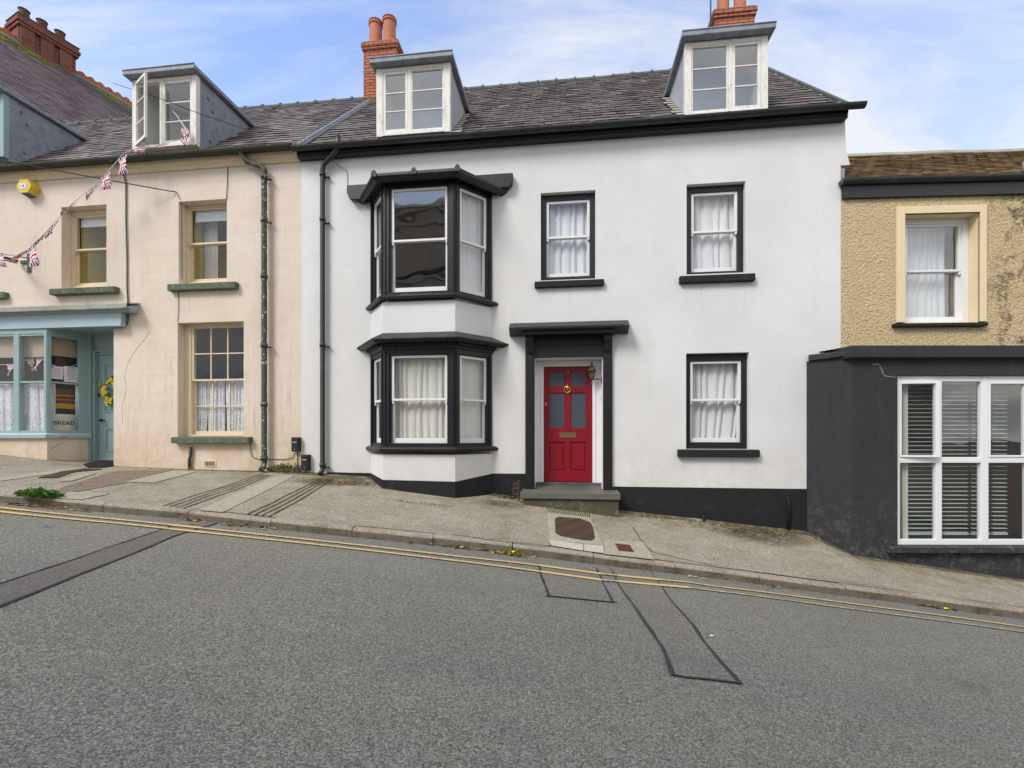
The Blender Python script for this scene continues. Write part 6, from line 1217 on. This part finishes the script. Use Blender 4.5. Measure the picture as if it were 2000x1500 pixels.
# ---------------------------------------------------------------- the yellow house with the charcoal shop front
yo = F0.P(F0.u(1641), .0, 0); YA = -TH+R(3.7)
FY = Frame((yo[0], yo[1]), YA)
FS = Frame((5.13, 6.94), R(-.3))
yh = thing('roughcast_shop_house', 'yellow roughcast house with mossy roof above a charcoal painted shop front', 'house', FY.P(2, .2, ZC-2.2))
YE = FY.w(1800, 352); UE = 6.5
hy = (FY.u(1764), FY.u(1910), FY.w(1835, 630), FY.w(1835, 418))
wall('wall', FY, .0, UE, ZC-3.5, YE-.06, [hy, (FY.u(1764), FY.u(2300), ZC-3.4, FY.w(1835, 700))], M['rough'], yh, thick=.32)
yv = .02
sr = MB(FY); o = (FY.u(1752, -.03), FY.u(1926, -.03), FY.w(1835, 629, -.03), FY.w(1835, 402, -.03)); i_ = (hy[0], hy[1], o[2], hy[3])
for t_, dd_ in ((0, -.045), (.035, -.035), (.07, -.02)):
    q = (o[0]+t_, o[1]-t_, o[2], o[3]-t_); sr.box(q[0], i_[0], dd_, 0, q[2], q[3]); sr.box(i_[1], q[1], dd_, 0, q[2], q[3]); sr.box(i_[0], i_[1], dd_, 0, i_[3], q[3])
obj('window_surround', sr, M['buff'], yh, bevel=.004)
rv = MB(FY); rv.face([(hy[1]-.001, 0, hy[2]), (hy[1]-.001, .3, hy[2]), (hy[1]-.001, .3, hy[3]), (hy[1]-.001, 0, hy[3])]); rv.face([(hy[0]+.001, 0, hy[2]), (hy[0]+.001, 0, hy[3]), (hy[0]+.001, .3, hy[3]), (hy[0]+.001, .3, hy[2])]); rv.face([(hy[0], 0, hy[3]-.001), (hy[1], 0, hy[3]-.001), (hy[1], .3, hy[3]-.001), (hy[0], .3, hy[3]-.001)]); obj('window_reveal', rv, M['buff'], yh, fix=False)
sy = inner(FY, 1769, 1880, 437, 626, .16)
sash_window(FY, yh, (hy[0]+.002, hy[1]-.002, hy[2], hy[3]-.002), (max(sy[0], hy[0]+.02), sy[1], sy[2], sy[3]), FY.w(1825, 529, .18), .16, 'whitewood', 'whitewood', 'glassr', rm='roompale', vroom=.32)
curtain(FY, hy[0]+.06, hy[1]-.2, hy[2]+.04, hy[3]-.05, .36, M['net'], ('white net curtain in the upstairs window of the yellow house', 'curtain'), 8, amp=.025, seed=81)
mb = MB(FY); mb.box(FY.u(1748, -.07), FY.u(1931, -.07), -.07, .16, FY.w(1840, 637, -.07), FY.w(1840, 630.5, -.07)); obj('window_sill', mb, M['plinth'], yh, bevel=.006)
RY = 2.3; slates(FY, yh, .02, UE, (-.08, YE), (RY, YE+RY*.76), M['slatemoss'], seed=31, row=.15, wid=.2)
mb = MB(FY); mb.face([(0, 4.6, YE), (UE, 4.6, YE), (UE, RY, YE+RY*.76), (0, RY, YE+RY*.76)]); mb.face([(UE, 0.3, ZC-3), (UE, 4.6, ZC-3), (UE, 4.6, YE), (UE, RY, YE+RY*.76), (UE, 0.3, YE)]); obj('rear_roof', mb, M['ridgetile'], yh, fix=False)
mb = MB(FY)
for k in range(14): a = k*.46; dz = .03*noise.noise(Vector((a, 0, 0))); mb.tube([(a, RY, YE+RY*.76-.02+dz), (a+.455, RY, YE+RY*.76-.02+.03*noise.noise(Vector((a+.46, 0, 0))))], .085, 8)
obj('ridge', mb, M['stoneridge'], yh)
mb = MB(FY); mb.box(.02, UE, -.05, -.001, FY.w(1800, 383, -.05), YE-.03); obj('eaves_board', mb, M['black'], yh, bevel=.005)
gutter(FY, yh, -.03, UE, -.07, YE+.0, .075, M['gutter'], [FY.u(x, -.15) for x in (1673, 1803, 1944)])
mb = MB(FY); mb.box(.01, .06, -.015, .15, YE+.02, YE+.22); obj('flashing', mb, M['lead'], yh)
# pigeon on the gutter edge
bd_ = thing('pigeon', 'grey and pink pigeon perched on the mossy roof at the right edge', 'pigeon', FY.P(FY.u(1999, -.05), -.02, YE+.03))
px0 = FY.u(2003, -.05); pz0 = FY.w(2000, 346, -.05)
mb = MB(FY); mb.tube([(px0+.20, -.05, pz0+.05), (px0+.12, -.05, pz0+.08), (px0+.05, -.05, pz0+.10), (px0, -.05, pz0+.14), (px0-.012, -.05, pz0+.20), (px0-.018, -.05, pz0+.235), (px0-.028, -.05, pz0+.245)], [.012, .035, .062, .058, .032, .030, .008], 10)
mb.tube([(px0-.03, -.05, pz0+.242), (px0-.055, -.05, pz0+.235)], [.009, .002], 6)
bo = obj('body', mb, M['feather'], bd_, smooth=True)
mb = MB(FY)
for s in (-.02, .02): mb.tube([(px0+.02, -.05+s, pz0+.07), (px0+.015, -.05+s, pz0+.005), (px0-.02, -.05+s, pz0)], .005, 5)
obj('legs', mb, M['flagred'], bd_)
# charcoal shop front: angled return, front with window opening, fascia band
w_top = FS.w(1800, 698)
fx0, fx1 = FS.u(1753), FS.u(2330); fzt, fzb = FS.w(1900, 733), FS.w(1900, 1066)
wall('shop_wall', FS, 0, 5.2, ZC-4, w_top, [(fx0, fx1, fzb, fzt)], M['charcoal'], yh, thick=.3)
line_px(FS, yh, 'render_crack', [(1703, 712), (1716, 711), (1722, 722), (1727, 734), (1750, 737)], .004, M['labelwhite'], .001, n=4); line_px(FS, yh, 'render_crack', [(1668, 738), (1700, 736.5), (1726, 735)], .003, M['iron'], .001, n=4)
rt = MB(); a = F0.P(F0.u(1575), -.003, 0); b = FS.P(0, 0, 0); bi = FS.P(.25, .25, 0); ai = F0.P(F0.u(1575)+.25, 0.02, 0)
za, zb_ = ZC+(HZ-706)/FP*a[1], ZC+(HZ-695)/FP*b[1]
for z0, z1 in (((ZC-4, ZC-4), (za, zb_)),):
    rt.v += [(a[0], a[1], z0[0]), (b[0]-.001, b[1], z0[1]), (bi[0], bi[1], z0[1]), (ai[0], ai[1]+.2, z0[0]), (a[0], a[1], z1[0]), (b[0]-.001, b[1], z1[1]), (bi[0], bi[1], z1[1]), (ai[0], ai[1]+.2, z1[0])]
    for q in ((0,3,2,1),(4,5,6,7),(0,1,5,4),(1,2,6,5),(2,3,7,6),(3,0,4,7)): rt.f.append(q); rt.m.append(0)
obj('return_wall', rt, M['charcoal'], yh)
cpn = MB(); dx, dy = b[0]-a[0], b[1]-a[1]; l = math.hypot(dx, dy); nx_, ny_ = dy/l*-.05*-1, -dx/l*.05
zc1, zc2 = ZC+(HZ-694)/FP*a[1], ZC+(HZ-686)/FP*b[1]
cpn.v = [(a[0]-nx_*0-.01, a[1]-.06, za), (b[0]-.04, b[1]-.06, zb_), (b[0]+.25, b[1]+.3, zb_), (a[0]+.3, a[1]+.3, za), (a[0]-.01, a[1]-.06, zc1), (b[0]-.04, b[1]-.06, zc2), (b[0]+.25, b[1]+.3, zc2+.03), (a[0]+.3, a[1]+.3, zc1+.03)]
cpn.f = [(0,3,2,1),(4,5,6,7),(0,1,5,4),(1,2,6,5),(2,3,7,6),(3,0,4,7)]; cpn.m = [0]*6; obj('return_coping', cpn, M['leadblack'], yh, bevel=.01)
mb = MB(FS); ff = FS.w(1800, 674, -.09); mb.prism([(-.09, -.09), (5.3, -.09), (5.3, .7), (-.09, .7)], w_top-.02, ff); obj('fascia_band', mb, M['charcoal'], yh, bevel=.02)
mb = MB(FS); mb.face([(-.09, .1, ff-.001), (5.3, .1, ff-.001), (5.3, 1.4, ff+.05), (-.3, 1.4, ff+.05)]) ; obj('flat_roof', mb, M['leadblack'], yh, fix=False)
uw = MB(FS); v0_ = .045; z_t0, z_t1 = FS.w(1900, 904, v0_), FS.w(1900, 893, v0_); top_i, bot_i = FS.w(1900, 745, v0_), FS.w(1900, 1054, v0_)
cols = [(1758, 1829), (1840, 1917), (1931, 2006), (2018, 2090), (2102, 2180), (2192, 2270)]
ci = [(FS.u(a, v0_), FS.u(b, v0_)) for a, b in cols]
xs = [fx0+.002]+[x for c in ci for x in c]+[fx1-.002]
for k in range(0, len(xs), 2): uw.box(xs[k], xs[k+1], v0_, v0_+.07, fzb+.002, fzt-.002)
for c in ci: uw.box(c[0], c[1], v0_+.001, v0_+.069, fzb+.002, bot_i); uw.box(c[0], c[1], v0_+.001, v0_+.069, z_t0, z_t1); uw.box(c[0], c[1], v0_+.001, v0_+.069, top_i, fzt-.002)
swin = obj('shop_window', uw, M['upvc'], yh, bevel=.006)
for k, c in enumerate(ci):
    p = MB(FS); 
    if k in (0, 2, 4):
        o = (c[0]+.002, c[1]-.002, z_t1+.002, top_i-.002); FO = FS
        if k == 0: FO = Frame(FS.P(c[0], v0_, 0)[:2], math.atan2(FS.t[1], FS.t[0])-R(7)); vv = 0; o = (0, c[1]-c[0]-.005, o[2], o[3])
        else: vv = v0_
        s = MB(FO); s.ring(o, (o[0]+.018, o[1]-(.06 if k == 0 else .04), o[2]+.028, o[3]-.035), vv-.012, vv+.05); obj('opening_light', s, M['upvc'], swin, bevel=.004)
        p = MB(FO); p.face([(o[0]+.04, vv+.02, o[2]+.03), (o[1]-.04, vv+.02, o[2]+.03), (o[1]-.04, vv+.02, o[3]-.04), (o[0]+.04, vv+.02, o[3]-.04)]); obj('pane', p, M['glassm'], swin, fix=False)
        p = MB(FS)
    else: p.face([(c[0]-.01, v0_+.04, z_t1-.01), (c[1]+.01, v0_+.04, z_t1-.01), (c[1]+.01, v0_+.04, top_i+.01), (c[0]-.01, v0_+.04, top_i+.01)]); obj('pane', p, M['glassm'], swin, fix=False); p = MB(FS)
    p.face([(c[0]-.01, v0_+.04, bot_i-.01), (c[1]+.01, v0_+.04, bot_i-.01), (c[1]+.01, v0_+.04, z_t0+.01), (c[0]-.01, v0_+.04, z_t0+.01)]); obj('pane', p, M['glassm'], swin, fix=False)
mb = MB(FS); mb.box(FS.u(1738, -.09), FS.u(2340, -.09), -.09, .05, FS.w(1850, 1081, -.09), FS.w(1850, 1069, -.09)); obj('shop_sill', mb, M['charcoal'], yh, bevel=.012)
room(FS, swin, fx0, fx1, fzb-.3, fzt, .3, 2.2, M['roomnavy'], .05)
gv = 'white venetian blinds in the charcoal shop window'
bl = [(1761, 1822), (1840, 1890), (1897, 1932), (1938, 1966), (2018, 2090), (2102, 2180)]
bnm = ['first white venetian blind from the left in the charcoal shop window', 'second venetian blind, in the wide middle pane', 'third venetian blind, behind the second upright bar', 'fourth and narrowest venetian blind near the right edge', 'fifth venetian blind, past the right edge', 'sixth venetian blind, past the right edge']
for k, (a_, b_) in enumerate(bl):
    vB = .20; x0, x1 = FS.u(a_, vB), FS.u(b_, vB); zt, zb = FS.w(1900, 748, vB), FS.w(1900, 1044, vB); vb2 = thing('venetian_blind', bnm[k], 'venetian blind', FS.P((x0+x1)/2, vB, zb), gv)
    mb = MB(FS); n = 36
    for j in range(n): z = zb+.03+(zt-zb-.05)*j/n; mb.hexa([(x0, vB-.018, z), (x1, vB-.018, z), (x1, vB+.018, z+.007), (x0, vB+.018, z+.007), (x0, vB-.018, z+.003), (x1, vB-.018, z+.003), (x1, vB+.018, z+.010), (x0, vB+.018, z+.010)])
    obj('slats', mb, M['blind'], vb2); mb = MB(FS); mb.box(x0, x1, vB-.02, vB+.02, zb, zb+.022); obj('bottom_rail', mb, M['blind'], vb2); mb = MB(FS); mb.box(x0, x1, vB-.025, vB+.025, zt-.02, zt+.02); obj('head_rail', mb, M['blind'], vb2)
curtain(FS, FS.u(1762, .15), FS.u(1772, .15), fzb+.05, fzt-.05, .14, M['creamnet'], ('narrow beige curtain edge at the left of the charcoal shop window', 'curtain'), 1, seed=90)
# ---------------------------------------------------------------- plants, leaves and litter
def weed(name, c, r, h, n, mat, tag, seed, flowers=0, upright=.5, lw=.16, fn=P):
    rnd = random.Random(seed); mb = MB(); fl = MB()
    for k in range(n):
        a = rnd.uniform(0, 2*math.pi); q = rnd.random()**.6; x, y = c[0]+r[0]*q*math.cos(a), c[1]+r[1]*q*math.sin(a); z = fn(x, y)+.012+rnd.random()*h*(1-q*.6)
        l = rnd.uniform(.05, .11)*(h/.15)**.3; d = Vector((math.cos(a)*rnd.uniform(.3, 1)+rnd.gauss(0, .4), math.sin(a)*rnd.uniform(.3, 1)+rnd.gauss(0, .4), rnd.uniform(-.1, 1)*upright)).normalized(); s = d.cross(Vector((rnd.gauss(0, 1), rnd.gauss(0, 1), 1))).normalized(); p = Vector((x, y, z))
        m_ = p+d*l*.55-Vector((0, 0, .0)); e = p+d*l+Vector((0, 0, -.25*l)); w = l*lw
        mb.face([tuple(p), tuple(m_+s*w), tuple(e), tuple(m_-s*w)], rnd.randrange(len(mat)) if isinstance(mat, list) else 0)
    for k in range(flowers):
        x, y = c[0]+rnd.uniform(-.04, .04), c[1]+rnd.uniform(-.03, .0); fl.lathe((x, y), [(.004, fn(x, y)+h*.6), (.026, fn(x, y)+h*.75), (.028, fn(x, y)+h*.9), (.01, fn(x, y)+h)], 10)
    if flowers:
        t = thing(name, tag[0], tag[1], (c[0], c[1], fn(*c))); obj('leaves', mb, mat, t, fix=False); obj('flower', fl, M['petal2'], t); return t
    return obj(name, mb, mat, tag=tag, fix=False)
wc_ = G(76, 970, P); weed('weed_clump', wc_, (.20, .10), .07, 700, [M['leaf'], M['leafdark']], ('bushy green weed growing behind the kerb on the left pavement', 'weed'), 1, upright=.8, lw=.20)
gk = G(1003, 1083, zroad); weed('dandelion', (gk[0], gk[1]-.02), (.10, .04), .05, 120, [M['leaf'], M['deadleaf'], M['deadleaf2']], ('small dandelion with a yellow flower at a kerb joint', 'weed'), 2, flowers=1, fn=zroad)
mo = G(566, 921, P); weed('moss_clump', (mo[0], mo[1]+.0), (.42, .07), .14, 900, [M['mossgreen'], M['leafdark'], M['deadleaf2']], ('fuzzy moss growing at the wall foot right of the cream drainpipe', 'moss'), 3, upright=1.2, lw=.09)
def litter(name, spots, tag, seed, fn, mats, size=(.012, .035), kind='stuff'):
    rnd = random.Random(seed); mb = MB()
    for (x0, y0), (rx, ry), n in spots:
        for k in range(n):
            x, y = x0+rnd.gauss(0, rx), y0+rnd.gauss(0, ry)
            if fn is zroad: y = min(y, KY-.01)
            z = fn(x, y)+.012+rnd.random()*.012; s = rnd.uniform(*size); a = rnd.uniform(0, 6.3); t = rnd.uniform(-.4, .4)
            mb.face([(x+s*math.cos(a+q)*(1 if j % 2 else .6), y+s*math.sin(a+q)*(1 if j % 2 else .6), z+s*t*math.cos(q)) for j, q in enumerate((0, 1.1, 2.2, 3.1, 4.2, 5.2))], rnd.randrange(len(mats)))
    return obj(name, mb, mats, kind=kind, tag=tag, fix=False)
Gp = lambda x, y: G(x, y, P); Gr = lambda x, y: G(x, y, zroad)
litter('dead_leaves', [(Gr(1002, 1085), (.12, .03), 60), (Gr(90, 992), (.3, .03), 50), (Gr(370, 1017), (.08, .02), 20), (Gr(455, 1027), (.1, .02), 25), (Gr(905, 1072), (.3, .03), 30), (Gr(520, 1033), (.1, .02), 12), (Gr(1450, 1140), (.3, .02), 16), (Gr(1860, 1192), (.3, .02), 20), (Gr(10, 985), (.2, .02), 20)], ('brown dead leaves gathered in the gutter along the kerb', 'leaves'), 4, zroad, [M['deadleaf'], M['deadleaf2'], M['mossgreen']])
litter('debris', [(Gp(690, 945), (.28, .07), 240), (Gp(990, 972), (.12, .06), 200), (Gp(1240, 1008), (.2, .05), 90), (Gp(1500, 1042), (.5, .06), 320), (Gp(1600, 1052), (.12, .10), 120), (Gp(640, 938), (.2, .04), 80), (Gp(1380, 1025), (.4, .04), 90), (Gp(830, 985), (.4, .03), 70), (Gp(440, 922), (.9, .025), 60)], ('dry leaf litter and dirt at the foot of the house walls', 'debris'), 5, P, [M['deadleaf'], M['mossgreen'], M['rust'], M['deadleaf2']], (.006, .022))
rnd = random.Random(8)
for k, (px_, py_, m, lab) in enumerate(((88, 1031, 'alarmb', 'tiny blue scrap on the road near the left edge'), (373, 1025, 'alarmb', 'tiny blue scrap lying on the yellow lines'), (1848, 1191, 'petal2', 'small bright yellow leaf by the kerb on the right'), (1390, 1246, 'labelwhite', 'small white scrap beside the long road trench'))):
    x, y = Gr(px_, py_); mb = MB(); s = .022 if m != 'labelwhite' else .013; mb.face([(x-s*1.3, y-s*.5, zroad(x, y)+.016), (x+s, y-s*.8, zroad(x, y)+.02), (x+s*1.4, y+s*.6, zroad(x, y)+.018), (x-s*.6, y+s*.8, zroad(x, y)+.024)]); obj('litter', mb, M[m], tag=(lab, 'litter'), fix=False)
# ---------------------------------------------------------------- the houses across the street, seen only in the window reflections
FOp = Frame((0, -6.4), R(180))
for k, (a, b, e, r) in enumerate(((-16, -8.2, 5.2, 7.6), (-8.2, -1.2, 5.6, 8.2), (-1.2, 4.8, 5.2, 7.8), (4.8, 13, 12.0, 14.2))):
    lab = ('tallest brown rendered house across the street, highest up the hill', 'low brown house across the street, below the tallest one', 'second tallest brown house across the street', 'brown house across the street, lowest down the hill')[3-k]
    zb = kb(-(a+b)/2); t = thing('opposite_house', lab, 'house', FOp.P((a+b)/2, 3, zb), 'houses across the street')
    mb = MB(FOp); mb.box(a, b-.02, 0, 7, zb-1.5, zb+e); obj('wall', mb, M['opp'], t); mb = MB(FOp); mb.face([(a, -.25, zb+e-.05), (b, -.25, zb+e-.05), (b, 3.5, zb+r), (a, 3.5, zb+r)]); mb.face([(a, 7.2, zb+e), (b, 7.2, zb+e), (b, 3.5, zb+r), (a, 3.5, zb+r)]); obj('roof', mb, M['oppr'], t, fix=False)
    mb = MB(FOp); mb.box(a, b-.02, -.35, -.001, zb+e-.25, zb+e-.08); mb.box(a, b-.02, -.2, -.001, zb+e-.5, zb+e-.251); obj('cornice', mb, M['oppw'], t)
    for z in (2.9, 5.6, 8.3, 8.55, 11.0):
        if z < e-.6: mb = MB(FOp); mb.box(a, b-.02, -.12, -.001, zb+z, zb+z+.16); obj('string_course', mb, M['oppr'] if 8.4 < z < 9 else M['oppw'], t)
    for q in range(2):
        for z in (1.0, 3.4)+((6.0, 8.8) if e > 9 else ()): u = a+(b-a)*(.28+.44*q); mb = MB(FOp); mb.ring((u-.55, u+.55, zb+z, zb+z+1.6), (u-.45, u+.45, zb+z+.1, zb+z+1.5), -.05, -.001); mb.box(u-.45, u+.45, -.03, -.002, zb+z+.78, zb+z+.83); obj('window', mb, M['oppw'], t)
